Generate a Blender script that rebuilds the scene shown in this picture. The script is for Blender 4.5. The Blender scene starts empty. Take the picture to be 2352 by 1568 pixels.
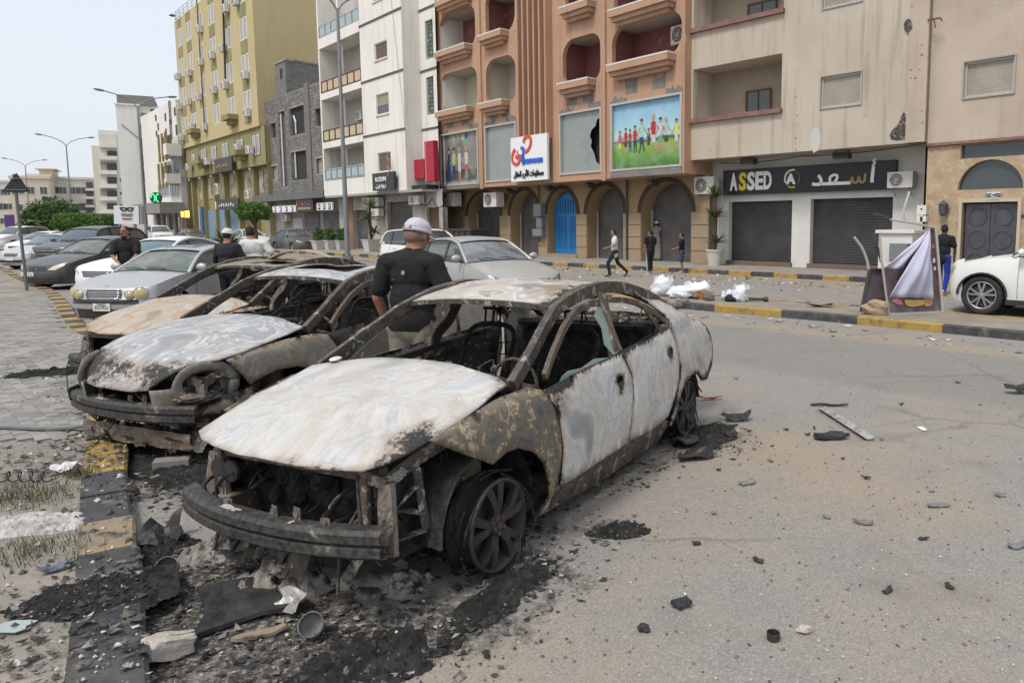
import bpy,math,random
import numpy as np
from mathutils import Vector,Matrix,noise
from mathutils.geometry import tessellate_polygon,delaunay_2d_cdt
random.seed(7)
scene=bpy.context.scene
COL=scene.collection
PI=math.pi
# ---------------------------------------------------------------- camera
FPX,XC,YC,HOR,ROLL,CH=1680.0,1380.0,690.0,513.0,0.005,1.82
pitch=math.atan((YC-(HOR-(XC-1176)*ROLL))/FPX)
cF=Vector((0,math.cos(pitch),-math.sin(pitch)))
_u=Vector((0,math.sin(pitch),math.cos(pitch)))
_r=Vector((1,0,0))
cR=_r*math.cos(ROLL)-_u*math.sin(ROLL)
cU=_r*math.sin(ROLL)+_u*math.cos(ROLL)
cO=Vector((0,0,CH))
cd=bpy.data.cameras.new('camera')
cam=bpy.data.objects.new('camera',cd)
COL.objects.link(cam)
scene.camera=cam
cam.matrix_world=Matrix(((cR.x,cU.x,-cF.x,cO.x),(cR.y,cU.y,-cF.y,cO.y),(cR.z,cU.z,-cF.z,cO.z),(0,0,0,1)))
cd.sensor_fit='HORIZONTAL'
cd.sensor_width=36.0
cd.lens=FPX/2352.0*36.0
cd.shift_x=-(XC-1176.0)/2352.0
cd.shift_y=-(784.0-YC)/2352.0
cd.clip_start=0.05
cd.clip_end=2000
# ---------------------------------------------------------------- sky and sun (bright overcast day)
world=bpy.data.worlds.new('World')
scene.world=world
world.use_nodes=True
wn=world.node_tree
wn.nodes.clear()
sun_el,sun_az=math.radians(57),math.radians(-142)
sky=wn.nodes.new('ShaderNodeTexSky')
sky.sky_type='NISHITA'
sky.sun_disc=False
sky.sun_elevation=sun_el
sky.sun_rotation=sun_az
sky.dust_density=6.0
sky.air_density=1.2
ovc=wn.nodes.new('ShaderNodeMix')
ovc.data_type='RGBA'
ovc.inputs[0].default_value=0.82
ovc.inputs[7].default_value=(5.6,6.0,6.5,1)
wn.links.new(sky.outputs[0],ovc.inputs[6])
bg=wn.nodes.new('ShaderNodeBackground')
bg.inputs[1].default_value=0.10
wo=wn.nodes.new('ShaderNodeOutputWorld')
wn.links.new(ovc.outputs[2],bg.inputs[0])
wn.links.new(bg.outputs[0],wo.inputs[0])
sl=bpy.data.lights.new('sun','SUN')
sl.energy=1.45
sl.angle=math.radians(14)
sl.color=(1.0,0.965,0.91)
sun=bpy.data.objects.new('sun',sl)
COL.objects.link(sun)
_sd=Vector((math.sin(sun_az)*math.cos(sun_el),math.cos(sun_az)*math.cos(sun_el),math.sin(sun_el)))
sun.rotation_euler=_sd.to_track_quat('Z','Y').to_euler()
scene.view_settings.view_transform='Standard'
scene.view_settings.look='None'
scene.view_settings.exposure=0.70
scene.view_settings.gamma=1.0
scene.cycles.max_bounces=5
scene.cycles.diffuse_bounces=2
scene.cycles.transparent_max_bounces=10
scene.cycles.use_denoising=True
scene.cycles.use_adaptive_sampling=True
scene.cycles.adaptive_threshold=.025
# ---------------------------------------------------------------- pixel -> place
def ray(x,y):
 return cF+cR*((x-XC)/FPX)+cU*((YC-y)/FPX)
def G(x,y,z=0.0):
 d=ray(x,y)
 return cO+d*((z-CH)/d.z)
def V(zm,x,y):
 return((zm[0]+x/zm[2])*0.71338,(zm[1]+y/zm[2])*0.71338)
def proj(P):
 v=Vector(P)-cO
 k=v.dot(cF)
 return(XC+FPX*v.dot(cR)/k,YC-FPX*v.dot(cU)/k)
z1,z2,z3=(0,0,1.96),(1000,0,1.742),(2150,0,1.742)
zC,z4,z5,z6,zB=(1380,300,2.613),(1000,0,1.742),(550,0,1.96),(0,350,2.851),(2400,600,2.622)
# ---------------------------------------------------------------- materials
MATS={}
def ramp(n,stops):
 cr=n.color_ramp
 while len(cr.elements)>1:
  cr.elements.remove(cr.elements[-1])
 cr.elements[0].position=stops[0][0]
 cr.elements[0].color=(*stops[0][1],1)if len(stops[0][1])==3 else stops[0][1]
 for p,c in stops[1:]:
  e=cr.elements.new(p)
  e.color=(*c,1)if len(c)==3 else c
class NT:
 def __init__(s,m):
  s.t=m.node_tree
 def n(s,typ,**kw):
  nd=s.t.nodes.new('ShaderNode'+typ)
  for k,v in kw.items():
   if k.startswith('i_'):
    nd.inputs[int(k[2:])].default_value=v
   else:
    setattr(nd,k,v)
  return nd
 def l(s,a,b):
  s.t.links.new(a,b)
 def noise(s,co,scale,detail=4,rough=.55,dist=0.0):
  nd=s.n('TexNoise')
  nd.inputs['Scale'].default_value=scale
  nd.inputs['Detail'].default_value=detail
  nd.inputs['Roughness'].default_value=rough
  nd.inputs['Distortion'].default_value=dist
  s.l(co,nd.inputs['Vector'])
  return nd
 def rmp(s,val,stops):
  r=s.n('ValToRGB')
  ramp(r,stops)
  s.l(val,r.inputs[0])
  return r
 def mix(s,fac,a,b,blend='MIX'):
  m=s.n('Mix',data_type='RGBA',blend_type=blend)
  for sock,v in((m.inputs[0],fac),(m.inputs[6],a),(m.inputs[7],b)):
   if hasattr(v,'is_linked')or hasattr(v,'links'):
    s.l(v,sock)
   elif isinstance(v,(int,float)):
    sock.default_value=v
   else:
    sock.default_value=(*v,1)if len(v)==3 else v
  return m.outputs[2]
 def math(s,op,a,b=None,clamp=False):
  m=s.n('Math',operation=op,use_clamp=clamp)
  for i,v in enumerate((a,b)):
   if v is None:
    continue
   if isinstance(v,(int,float)):
    m.inputs[i].default_value=v
   else:
    s.l(v,m.inputs[i])
  return m.outputs[0]
def newmat(name):
 m=bpy.data.materials.new(name)
 m.use_nodes=True
 nt=NT(m)
 p=m.node_tree.nodes['Principled BSDF']
 return m,nt,p
def mat(name,col,rough=.75,metal=0.0,var=None,bump=None,spec=.4,dirt=None,coord='Object',streak=None):
 """var=(scale, colour2, lo, hi); dirt=(scale, colour, lo, hi); streak = vertical rain stains (colour, amount)"""
 if name in MATS:
  return MATS[name]
 m,t,p=newmat(name)
 p.inputs['Roughness'].default_value=rough
 p.inputs['Metallic'].default_value=metal
 p.inputs['Specular IOR Level'].default_value=spec
 if coord=='World':
  co=t.n('NewGeometry').outputs['Position']
 else:
  co=t.n('TexCoord').outputs['Object']
 c=None
 if var:
  nz=t.noise(co,var[0],5)
  r=t.rmp(nz.outputs[0],[(var[2],(0,0,0)),(var[3],(1,1,1))])
  c=t.mix(r.outputs[0],col,var[1])
 if dirt:
  nz=t.noise(co,dirt[0],6,.65)
  r=t.rmp(nz.outputs[0],[(dirt[2],(0,0,0)),(dirt[3],(1,1,1))])
  c=t.mix(r.outputs[0],c if c is not None else col,dirt[1])
 if streak:
  mp=t.n('Mapping')
  mp.inputs['Scale'].default_value=(2.2,2.2,.16)
  t.l(co,mp.inputs[0])
  nz=t.noise(mp.outputs[0],1.4,5,.6)
  r=t.rmp(nz.outputs[0],[(.52,(0,0,0)),(.8,(streak[1],)*3)])
  c=t.mix(r.outputs[0],c if c is not None else col,streak[0])
 if c is None:
  p.inputs['Base Color'].default_value=(*col,1)
 else:
  t.l(c,p.inputs['Base Color'])
 if bump:
  nz=t.noise(co,bump[0],4,.6)
  b=t.n('Bump')
  b.inputs['Strength'].default_value=bump[1]
  b.inputs['Distance'].default_value=bump[2]if len(bump)>2 else .02
  t.l(nz.outputs[0],b.inputs['Height'])
  t.l(b.outputs[0],p.inputs['Normal'])
 MATS[name]=m
 return m
def glassmat(name,col,rough=.06,alpha=1.0,dust=None,metal=0.0):
 if name in MATS:
  return MATS[name]
 m,t,p=newmat(name)
 p.inputs['Base Color'].default_value=(*col,1)
 p.inputs['Roughness'].default_value=rough
 p.inputs['Metallic'].default_value=metal
 p.inputs['Specular IOR Level'].default_value=.8
 p.inputs['Alpha'].default_value=alpha
 if dust:
  co=t.n('TexCoord').outputs['Object']
  nz=t.noise(co,dust[0],5,.7)
  r=t.rmp(nz.outputs[0],[(.3,(0,0,0)),(.75,(1,1,1))])
  t.l(t.mix(r.outputs[0],col,dust[1]),p.inputs['Base Color'])
  a=t.math('MULTIPLY_ADD',r.outputs[0],.35)
  a.node.inputs[2].default_value=alpha
  t.l(a,p.inputs['Alpha'])
  rr=t.math('MULTIPLY_ADD',r.outputs[0],.4)
  rr.node.inputs[2].default_value=rough
  t.l(rr,p.inputs['Roughness'])
 MATS[name]=m
 return m
 # ---------------------------------------------------------------- meshes
class MB:
 def __init__(s):
  s.v,s.f,s.a=[],[],[]
 def add(s,vs,fs):
  o=len(s.v)
  s.v+=[Vector(p)for p in vs]
  s.f+=[tuple(i+o for i in f)for f in fs]
  return s
 def box(s,c,size,rot=None,taper=1.0):
  x,y,z=[k/2 for k in size]
  vs=[Vector((a*x*(taper if e>0 else 1),b*y*(taper if e>0 else 1),e*z))for e in(-1,1)for a,b in((-1,-1),(1,-1),(1,1),(-1,1))]
  if rot is not None:
   vs=[rot@p for p in vs]
  c=Vector(c)
  return s.add([p+c for p in vs],[(3,2,1,0),(4,5,6,7),(0,1,5,4),(1,2,6,5),(2,3,7,6),(3,0,4,7)])
 def bar(s,a,b,w,h=None,up=(0,0,1)):
  a,b=Vector(a),Vector(b)
  d=b-a
  L=d.length
  if L<1e-6:
   return s
  d/=L
  up=Vector(up)
  if abs(d.dot(up))>.98:
   up=Vector((0,1,0))if abs(d.y)<.9 else Vector((1,0,0))
  sx=d.cross(up).normalized()
  sy=sx.cross(d)
  h=h or w
  vs=[p+sx*(i*w/2)+sy*(j*h/2)for p in(a,b)for i,j in((-1,-1),(1,-1),(1,1),(-1,1))]
  return s.add(vs,[(3,2,1,0),(4,5,6,7),(0,1,5,4),(1,2,6,5),(2,3,7,6),(3,0,4,7)])
 def tube(s,pts,r,n=8,cap=True):
  pts=[Vector(p)for p in pts]
  rs=r if isinstance(r,(list,tuple))else[r]*len(pts)
  vs,fs=[],[]
  prev=None
  for i,p in enumerate(pts):
   d=(pts[min(i+1,len(pts)-1)]-pts[max(i-1,0)]).normalized()
   if prev is None:
    prev=d.orthogonal().normalized()
   sx=(prev-d*prev.dot(d))
   sx=sx.normalized()if sx.length>1e-6 else d.orthogonal().normalized()
   prev=sx
   sy=d.cross(sx)
   for k in range(n):
    a=2*PI*k/n
    vs.append(p+(sx*math.cos(a)+sy*math.sin(a))*rs[i])
  for i in range(len(pts)-1):
   for k in range(n):
    k2=(k+1)%n
    fs.append((i*n+k,i*n+k2,(i+1)*n+k2,(i+1)*n+k))
  if cap:
   fs.append(tuple(range(n))[::-1])
   fs.append(tuple((len(pts)-1)*n+k for k in range(n)))
  return s.add(vs,fs)
 def sweep(s,pts,w,h,up=(0,0,1)):
  """rectangular section along a path; w, h numbers or lists"""
  pts=[Vector(p)for p in pts]
  vs,fs=[],[]
  up=Vector(up)
  for i,p in enumerate(pts):
   d=(pts[min(i+1,len(pts)-1)]-pts[max(i-1,0)]).normalized()
   sx=d.cross(up).normalized()
   sy=sx.cross(d)
   ww=w[i]if isinstance(w,(list,tuple))else w
   hh=h[i]if isinstance(h,(list,tuple))else h
   vs+=[p+sx*(a*ww/2)+sy*(b*hh/2)for a,b in((-1,-1),(1,-1),(1,1),(-1,1))]
  for i in range(len(pts)-1):
   for k in range(4):
    k2=(k+1)%4
    fs.append((i*4+k,i*4+k2,i*4+4+k2,i*4+4+k))
  e=(len(pts)-1)*4
  fs+=[(3,2,1,0),(e,e+1,e+2,e+3)]
  return s.add(vs,fs)
 def lathe(s,prof,c=(0,0,0),axis='Z',n=20,cap=False):
  vs,fs=[],[]
  for r,h in prof:
   for k in range(n):
    a=2*PI*k/n
    x,y=r*math.cos(a),r*math.sin(a)
    vs.append(Vector(c)+Vector({'Z':(x,y,h),'Y':(x,h,y),'X':(h,x,y)}[axis]))
  for i in range(len(prof)-1):
   for k in range(n):
    k2=(k+1)%n
    fs.append((i*n+k,i*n+k2,(i+1)*n+k2,(i+1)*n+k))
  if cap:
   fs.append(tuple(range(n))[::-1])
   fs.append(tuple((len(prof)-1)*n+k for k in range(n)))
  return s.add(vs,fs)
 def ell(s,c,r,nu=12,nv=8,rot=None,nz=0.0,seed=0):
  vs,fs=[],[]
  for j in range(nv+1):
   b=PI*j/nv
   for i in range(nu):
    a=2*PI*i/nu
    p=Vector((math.sin(b)*math.cos(a),math.sin(b)*math.sin(a),math.cos(b)))
    k=1+nz*noise.noise(p*1.7+Vector((seed,seed*.7,0)))if nz else 1
    p=Vector((p.x*r[0],p.y*r[1],p.z*r[2]))*k
    vs.append((rot@p if rot is not None else p)+Vector(c))
  for j in range(nv):
   for i in range(nu):
    i2=(i+1)%nu
    fs.append((j*nu+i,(j+1)*nu+i,(j+1)*nu+i2,j*nu+i2))
  return s.add(vs,fs)
 def grid(s,fn,us,vs_):
  o=len(s.v)
  nu,nv=len(us),len(vs_)
  s.v+=[Vector(fn(u,v))for u in us for v in vs_]
  s.f+=[(o+i*nv+j,o+(i+1)*nv+j,o+(i+1)*nv+j+1,o+i*nv+j+1)for i in range(nu-1)for j in range(nv-1)]
  return s
 def poly(s,pts,d=None):
  """flat polygon (fan by tessellation), extruded by vector d if given"""
  pts=[Vector(p)for p in pts]
  tr=tessellate_polygon([pts])
  if d is None:
   return s.add(pts,tr)
  d=Vector(d)
  n=len(pts)
  fs=[tuple(t)for t in tr]+[tuple(i+n for i in t[::-1])for t in tr]+[(i,(i+1)%n,(i+1)%n+n,i+n)for i in range(n)]
  return s.add(pts+[p+d for p in pts],fs)
 def build(s,name,m,parent=None,smooth=False,local=False,attr=None):
  off=Vector((0,0,0))
  if parent is not None and not local:
   off=WLOC.get(parent.name,Vector((0,0,0)))
  me=bpy.data.meshes.new(name)
  me.from_pydata([tuple(p-off)for p in s.v],[],s.f)
  if m is not None:
   me.materials.append(m)
  if smooth:
   me.shade_smooth()
  if attr is not None:
   at=me.attributes.new('soot','FLOAT','POINT')
   at.data.foreach_set('value',[float(attr(p))for p in s.v])
  o=bpy.data.objects.new(name,me)
  COL.objects.link(o)
  if parent is not None:
   o.parent=parent
  return o
WLOC={}
def thing(name,label,cat,loc=(0,0,0),rz=0.0,group=None):
 o=bpy.data.objects.new(name,None)
 COL.objects.link(o)
 o.location=loc
 o.rotation_euler=(0,0,rz)
 o.empty_display_size=.2
 o['label']=label
 o['category']=cat
 if group:
  o['group']=group
 WLOC[o.name]=Vector(loc)
 return o
def tag(o,label,cat,group=None):
 o['label']=label
 o['category']=cat
 if group:
  o['group']=group
 return o
def struct(o):
 o['kind']='structure'
 return o
def grounded(mb,name,m,label,cat,group=None,smooth=False):
 """one-mesh thing whose origin sits at the base of its own geometry"""
 lo=Vector([min(p[i]for p in mb.v)for i in range(3)])
 hi=Vector([max(p[i]for p in mb.v)for i in range(3)])
 c=Vector(((lo.x+hi.x)/2,(lo.y+hi.y)/2,lo.z))
 mb.v=[p-c for p in mb.v]
 o=mb.build(name,m,smooth=smooth)
 o.location=c
 return tag(o,label,cat,group)
def dup(o,parent=None):
 c=o.copy()
 COL.objects.link(c)
 c.parent=parent
 for ch in o.children:
  dup(ch,c)
 return c
def text(body,m,parent,size,mtx,name='lettering',ext=.01,shear=0.0,bold=.0,align='CENTER',width=None):
 cu=bpy.data.curves.new(name,'FONT')
 cu.body=body
 cu.size=size
 cu.extrude=ext
 cu.offset=bold
 cu.shear=shear
 cu.align_x=align
 cu.align_y='CENTER'
 cu.resolution_u=3
 cu.materials.append(m)
 tmp=bpy.data.objects.new(name,cu)
 COL.objects.link(tmp)
 dg=bpy.context.evaluated_depsgraph_get()
 me=bpy.data.meshes.new_from_object(tmp.evaluated_get(dg))
 bpy.data.objects.remove(tmp)
 if width:
  xs_=[v.co.x for v in me.vertices]
  mtx=mtx@Matrix.Diagonal((width/max(max(xs_)-min(xs_),1e-3),1,1,1))
 if parent is not None:
  mtx=Matrix.Translation(-WLOC.get(parent.name,Vector()))@mtx
 me.transform(mtx)
 o=bpy.data.objects.new(name,me)
 COL.objects.link(o)
 o.parent=parent
 return o
def spl(pts,n):
 """Catmull-Rom through pts (any dimension), n samples per span"""
 P=[np.array(p,float)for p in pts]
 P=[2*P[0]-P[1]]+P+[2*P[-1]-P[-2]]
 out=[]
 for i in range(1,len(P)-2):
  for k in range(n):
   t=k/n
   a,b,c,d=P[i-1],P[i],P[i+1],P[i+2]
   out.append(tuple(.5*((2*b)+(c-a)*t+(2*a-5*b+4*c-d)*t*t+(3*b-a-3*c+d)*t**3)))
 out.append(tuple(P[-2]))
 return out
def nz(p,s=1.0,o=0.0):
 return noise.noise(Vector(p)*s+Vector((o,o*1.3,-o)))
 # ================================================================ GROUND
def ground_material():
 m,t,p=newmat('dusty asphalt')
 co=t.n('NewGeometry').outputs['Position']
 big=t.noise(co,.35,3,.6)
 mid=t.noise(co,2.2,4,.65)
 agg=t.n('TexVoronoi')
 agg.inputs['Scale'].default_value=120
 t.l(co,agg.inputs['Vector'])
 fine=t.noise(co,160,2,.6)
 aggc=t.rmp(agg.outputs['Color'],[(.0,(.10,.094,.086)),(.3,(.20,.188,.172)),(.7,(.29,.27,.245)),(1,(.52,.48,.43))])
 aggc=t.mix(.56,aggc.outputs[0],t.mix(mid.outputs[0],(.20,.192,.18),(.29,.272,.245)))
 # drifts of sand over the asphalt
 snd=t.math('ADD',t.math('MULTIPLY',big.outputs[0],.75),t.math('MULTIPLY',mid.outputs[0],.4))
 sx=t.n('SeparateXYZ')
 t.l(co,sx.inputs[0])
 snd=t.math('ADD',snd,t.n('Attribute',attribute_name='sand').outputs['Fac'])
 q=t.math('ADD',t.math('MULTIPLY',sx.outputs[0],.70),t.math('MULTIPLY',sx.outputs[1],.714))
 sr=t.rmp(snd,[(.55,(0,0,0)),(.86,(.85,.85,.85))])
 sandc=t.mix(fine.outputs[0],(.42,.33,.23),(.27,.21,.15))
 spk=t.rmp(agg.outputs['Color'],[(.25,(.25,.25,.25)),(.6,(1,1,1))])
 c=t.mix(t.math('MULTIPLY',sr.outputs[0],spk.outputs[0]),aggc,sandc)
 # smoother dark wheel lane of the carriageway
 lane=t.math('SUBTRACT',1.0,t.math('DIVIDE',t.math('ABSOLUTE',t.math('SUBTRACT',q,9.25)),1.75),True)
 lr=t.rmp(t.math('ADD',lane,t.math('MULTIPLY',mid.outputs[0],.3)),[(.2,(0,0,0)),(.42,(.8,.8,.8))])
 c=t.mix(lr.outputs[0],c,t.mix(fine.outputs[0],(.175,.167,.155),(.245,.235,.218)))
 wv=t.n('TexVoronoi',feature='DISTANCE_TO_EDGE')
 wv.inputs['Scale'].default_value=.42
 wj=t.mix(.22,co,mid.outputs[1],'ADD')
 t.l(wj,wv.inputs['Vector'])
 crk=t.rmp(wv.outputs['Distance'],[(.0,(.38,.38,.38)),(.005,(.2,.2,.2)),(.012,(0,0,0))])
 c=t.mix(t.math('MULTIPLY',crk.outputs[0],t.rmp(big.outputs[0],[(.45,(0,0,0)),(.6,(1,1,1))]).outputs[0]),c,(.06,.055,.05))
 st=t.noise(co,.9,4,.6)
 c=t.mix(t.rmp(st.outputs[0],[(.56,(0,0,0)),(.74,(.45,.45,.45))]).outputs[0],c,(.115,.108,.098))
 # soot, oil and ash from the burnt cars
 so=t.n('Attribute',attribute_name='soot').outputs['Fac']
 sm=t.math('ADD',so,t.math('MULTIPLY',t.math('SUBTRACT',mid.outputs[0],.5),1.1))
 n2=t.noise(co,9,4,.7)
 sm=t.math('ADD',sm,t.math('MULTIPLY',t.math('SUBTRACT',n2.outputs[0],.5),.9))
 srp=t.rmp(sm,[(.30,(0,0,0)),(.62,(.93,.93,.93))])
 n3=t.noise(co,26,3,.75)
 ash=t.rmp(n3.outputs[0],[(.38,(.018,.017,.016)),(.50,(.055,.049,.043)),(.58,(.155,.138,.12)),(.70,(.38,.36,.33))])
 c=t.mix(srp.outputs[0],c,ash.outputs[0])
 t.l(c,p.inputs['Base Color'])
 p.inputs['Roughness'].default_value=.92
 p.inputs['Specular IOR Level'].default_value=.25
 b=t.n('Bump')
 b.inputs['Strength'].default_value=.55
 b.inputs['Distance'].default_value=.012
 h=t.math('ADD',t.math('MULTIPLY',agg.outputs['Distance'],.5),t.math('ADD',t.math('MULTIPLY',n3.outputs[0],srp.outputs[0]),mid.outputs[0]))
 t.l(h,b.inputs['Height'])
 t.l(b.outputs[0],p.inputs['Normal'])
 return m
def carpt(cx,cy,h,x,y,z=0.0):
 return Vector((cx+math.sin(h)*x+math.cos(h)*y,cy-math.cos(h)*x+math.sin(h)*y,z))
MAIN=(-1.26,4.029,-.478)
CAR2=(-3.365,6.314,-.379)
CAR3=(-4.752,8.24,-.36)
SOOT=[]
for cc,pts in((MAIN,((.95,-.3,.95,1.15),(1.5,-.2,.9,1.1),(.9,.5,.75,1.0),(1.45,.5,.6,.9),(.5,.9,.55,.95),(-.5,0,1.1,1.2),(-1.8,0,1.2,1.2),(-2.75,.85,.75,1.0),(-.1,.95,.5,.95),(-.75,1.1,.3,.7),(2.0,-.2,.5,.7))),(CAR2,((.9,0,1.1,1.1),(-.6,0,1.2,1.1),(1.0,.9,.8,.9),(-2,0,1.3,1.1))),(CAR3,((.9,0,.9,.9),(-1,0,1.6,1.1)))):
 for x,y,r,k in pts:
  P=carpt(*cc,x,y)
  SOOT.append((P.x,P.y,r,k))
SAND=[]
for px,py,r,k in((1880,1080,1.5,.24),(1760,1030,1.0,.2),(1300,1500,.6,.12),(2150,1160,.9,.12),(330,1100,.5,.35),(1000,1540,.5,.25),(400,880,.8,.2)):
 P=G(px,py)
 SAND.append((P.x,P.y,r,k))
def gfac(blobs,x,y,mx):
 v=0.0
 for cx,cy,r,k in blobs:
  w=max(0.0,1-math.hypot(x-cx,y-cy)/r)*k
  v=max(v,w)if mx else v+w
 return v
mb=MB()
xs=sorted(set([-600,-300,-150,-80,-45,-30,-20]+[round(-14+i*.2,3)for i in range(130)]+[14,16,20,30,60,150,300,600]))
ys=sorted(set([-80,-30,-10,-4,0]+[round(1.6+i*.2,3)for i in range(60)]+[i*1.0 for i in range(14,30)]+[36,45,60,90,150,300,700,1100]))
mb.grid(lambda x,y:(x,y,.0),xs,ys)
GM=ground_material()
def sandf(p):
 v=gfac(SAND,p.x,p.y,False)
 q=.70*p.x+.714*p.y
 for qc,qw,k in((10.9,.75,.22),(20.6,3.0,.22),(13.6,1.0,.1)):
  v+=max(0.0,1-abs(q-qc)/qw)*k
 return v
road=struct(mb.build('road',GM,smooth=True,attr=lambda p:gfac(SOOT,p.x,p.y,True)))
at=road.data.attributes.new('sand','FLOAT','POINT')
at.data.foreach_set('value',[sandf(p)for p in mb.v])
# painted concrete kerbs -------------------------------------------------
M_KY=mat('kerb yellow paint',(.40,.255,.06),.8,var=(5,(.28,.19,.07),.35,.75),dirt=(9,(.12,.105,.09),.52,.68),coord='World',bump=(30,.4,.01))
M_KB=mat('kerb black paint',(.045,.047,.052),.8,var=(6,(.095,.09,.085),.4,.75),dirt=(8,(.2,.17,.135),.58,.75),coord='World',bump=(30,.4,.01))
M_KG=mat('kerb bare concrete',(.24,.215,.185),.9,var=(5,(.15,.13,.11),.35,.7),coord='World',bump=(25,.5,.01))
def resample(pts,step):
 out=[Vector(pts[0])]
 acc=0.0
 for a,b in zip(pts,pts[1:]):
  a,b=Vector(a),Vector(b)
  L=(b-a).length
  t=step-acc
  while t<=L:
   out.append(a.lerp(b,t/L))
   t+=step
  acc=(acc+L)%step
 return out
def kerb(name,pts,step,w,h,cols,parent,side=1,wob=.006):
 """pts: front (road side) edge; side=+1 body lies to the left of travel"""
 P=resample([Vector((p[0],p[1],0))for p in pts],step)
 for i in range(len(P)-1):
  a,b=P[i],P[i+1]
  d=(b-a).normalized()
  nn=Vector((-d.y,d.x,0))*side
  g=d*.004
  r=[random.uniform(-wob,wob)for _ in range(3)]
  q=[a+g,b-g,b-g+nn*w,a+g+nn*w]
  hh=h+r[0]
  bev=.018
  m=MB()
  m.add([q[0]+nn*r[1]+Vector((0,0,-.05)),q[1]+nn*r[2]+Vector((0,0,-.05)),q[2]+Vector((0,0,-.05)),q[3]+Vector((0,0,-.05)),q[0]+nn*r[1]+Vector((0,0,hh-bev)),q[1]+nn*r[2]+Vector((0,0,hh-bev)),q[2]+Vector((0,0,hh)),q[3]+Vector((0,0,hh)),q[0]+nn*(r[1]+bev)+Vector((0,0,hh)),q[1]+nn*(r[2]+bev)+Vector((0,0,hh))],[(0,1,5,4),(4,5,9,8),(8,9,6,7),(2,3,7,6),(1,2,6,9,5),(3,0,4,8,7)])
  c=cols(i)
  if c is not None:
   m.build('kerb_stone',c,parent)
 return P
 # pavement on the parking side -------------------------------------------
NK=[G(395,1760,.10)]+[G(*p,.10)for p in((345,1568),(322,1290),(290,1020))]+[Vector((-6.05,9.2,.1)),Vector((-7.4,11.0,.1))]+[G(*p,.10)for p in((200,745),(163,700),(128,668),(92,652),(48,634),(8,615))]
NK+=[NK[-1]+Vector((-.72,.70,0))*k for k in(15,60,160)]
NKs=[Vector(p)for p in spl([tuple(p)for p in NK],4)]
M_SW=mat('dusty pavement concrete',(.30,.265,.22),.92,var=(1.6,(.16,.145,.13),.35,.7),dirt=(7,(.06,.056,.05),.58,.72),coord='World',bump=(38,.6,.015))
kw=.27
def offs(P,w,side=1):
 out=[]
 for i,p in enumerate(P):
  d=(P[min(i+1,len(P)-1)]-P[max(i-1,0)])
  d.z=0
  d.normalize()
  out.append(p+Vector((-d.y,d.x,0))*side*w)
 return out
inner=offs(NKs,kw)
outer=offs(NKs,9.0)
mb=MB()
n=len(inner)
mb.grid(lambda i,k:(lambda a,b:(a.x+(b.x-a.x)*k,a.y+(b.y-a.y)*k,.095+.012*nz((a.x+(b.x-a.x)*k,a.y+(b.y-a.y)*k,0),1.3)))(inner[int(i)],outer[int(i)]),range(n),[0,.04,.08,.14,.2,.28,.36,.45,.6,.8,1])
PAVE=struct(mb.build('pavement',M_SW,smooth=True))
def near_col(i):
 y=proj(KP[i].lerp(KP[i+1],.5)+Vector((0,0,.1)))[1]
 for lim,m in((1345,M_KS),(1232,M_KS),(1180,M_KF),(1085,M_KB),(1000,M_KY)):
  if y>lim:
   return m
 return(M_KY,M_KB)[i%2]
KP=resample([Vector((p.x,p.y,0))for p in NKs if p.y<60],.5)
M_KS=mat('sooty kerb paint',(.035,.036,.04),.85,var=(4,(.10,.095,.088),.42,.7),dirt=(7,(.23,.2,.17),.56,.72),coord='World',bump=(24,.8,.015))
M_KF=mat('faded yellow kerb',(.30,.22,.11),.85,var=(5,(.20,.175,.14),.35,.6),dirt=(9,(.05,.045,.04),.52,.66),coord='World',bump=(24,.8,.015))
kerb('kerb',[tuple(p)for p in NKs if p.y<60],.5,kw,.105,near_col,PAVE,1,.012)
# interlocking pavers: the nearest as single bricks, the rest joined
M_PV=[mat('paver grey %d'%k,c,.9,var=(3,(c[0]*.7,c[1]*.7,c[2]*.7),.4,.7),coord='World',bump=(60,.5,.008))for k,c in enumerate(((.27,.255,.235),(.235,.222,.205),(.31,.292,.268)))]
pme=[]
for m in M_PV:
 q=MB().box((0,0,0),(.197,.0975,.05))
 me=bpy.data.meshes.new('paver')
 me.from_pydata([tuple(p)for p in q.v],[],q.f)
 me.materials.append(m)
 pme.append(me)
cand=[]
for i in range(-190,60):
 for j in range(-40,190):
  ang=math.radians(46)
  x=-5.6+(i*.2+(j%2)*.1)*math.cos(ang+PI/2)-j*.1*math.cos(ang)
  y=8.2+(i*.2+(j%2)*.1)*math.sin(ang+PI/2)-j*.1*math.sin(ang)
  p=Vector((x,y,.1))
  if y<5.2 or y>26 or x<-19:
   continue
  px=proj(p)
  if not(-30<px[0]<420 and 630<px[1]<1010):
   continue
  dmin=min(((p-a).length,k)for k,a in enumerate(NKs))
  k=min(dmin[1],len(NKs)-2)
  dd=(NKs[k+1]-NKs[k])
  sd=dd.x*(y-NKs[k].y)-dd.y*(x-NKs[k].x)
  if sd<0 or sd/max(dd.length,1e-6)<kw+.08:
   continue
  cand.append((p.length,p))
cand.sort(key=lambda c:c[0])
rest=MB()
pa=math.radians(46)+PI/2
for k,(dd,p)in enumerate(cand):
 zz=.088+.006*nz(p,2.0)+random.uniform(-.004,.004)
 if k<300:
  o=bpy.data.objects.new('paver',random.choice(pme))
  COL.objects.link(o)
  o.parent=PAVE
  o.location=(p.x,p.y,zz)
  o.rotation_euler=(random.uniform(-.02,.02),random.uniform(-.02,.02),pa+random.uniform(-.02,.02))
 elif k<14000:
  rest.box((p.x,p.y,zz),(.197,.0975,.05),Matrix.Rotation(pa,3,'Z'))
if rest.v:
 o=rest.build('paver_field',M_PV[0],PAVE)
 o['kind']='stuff'
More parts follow.
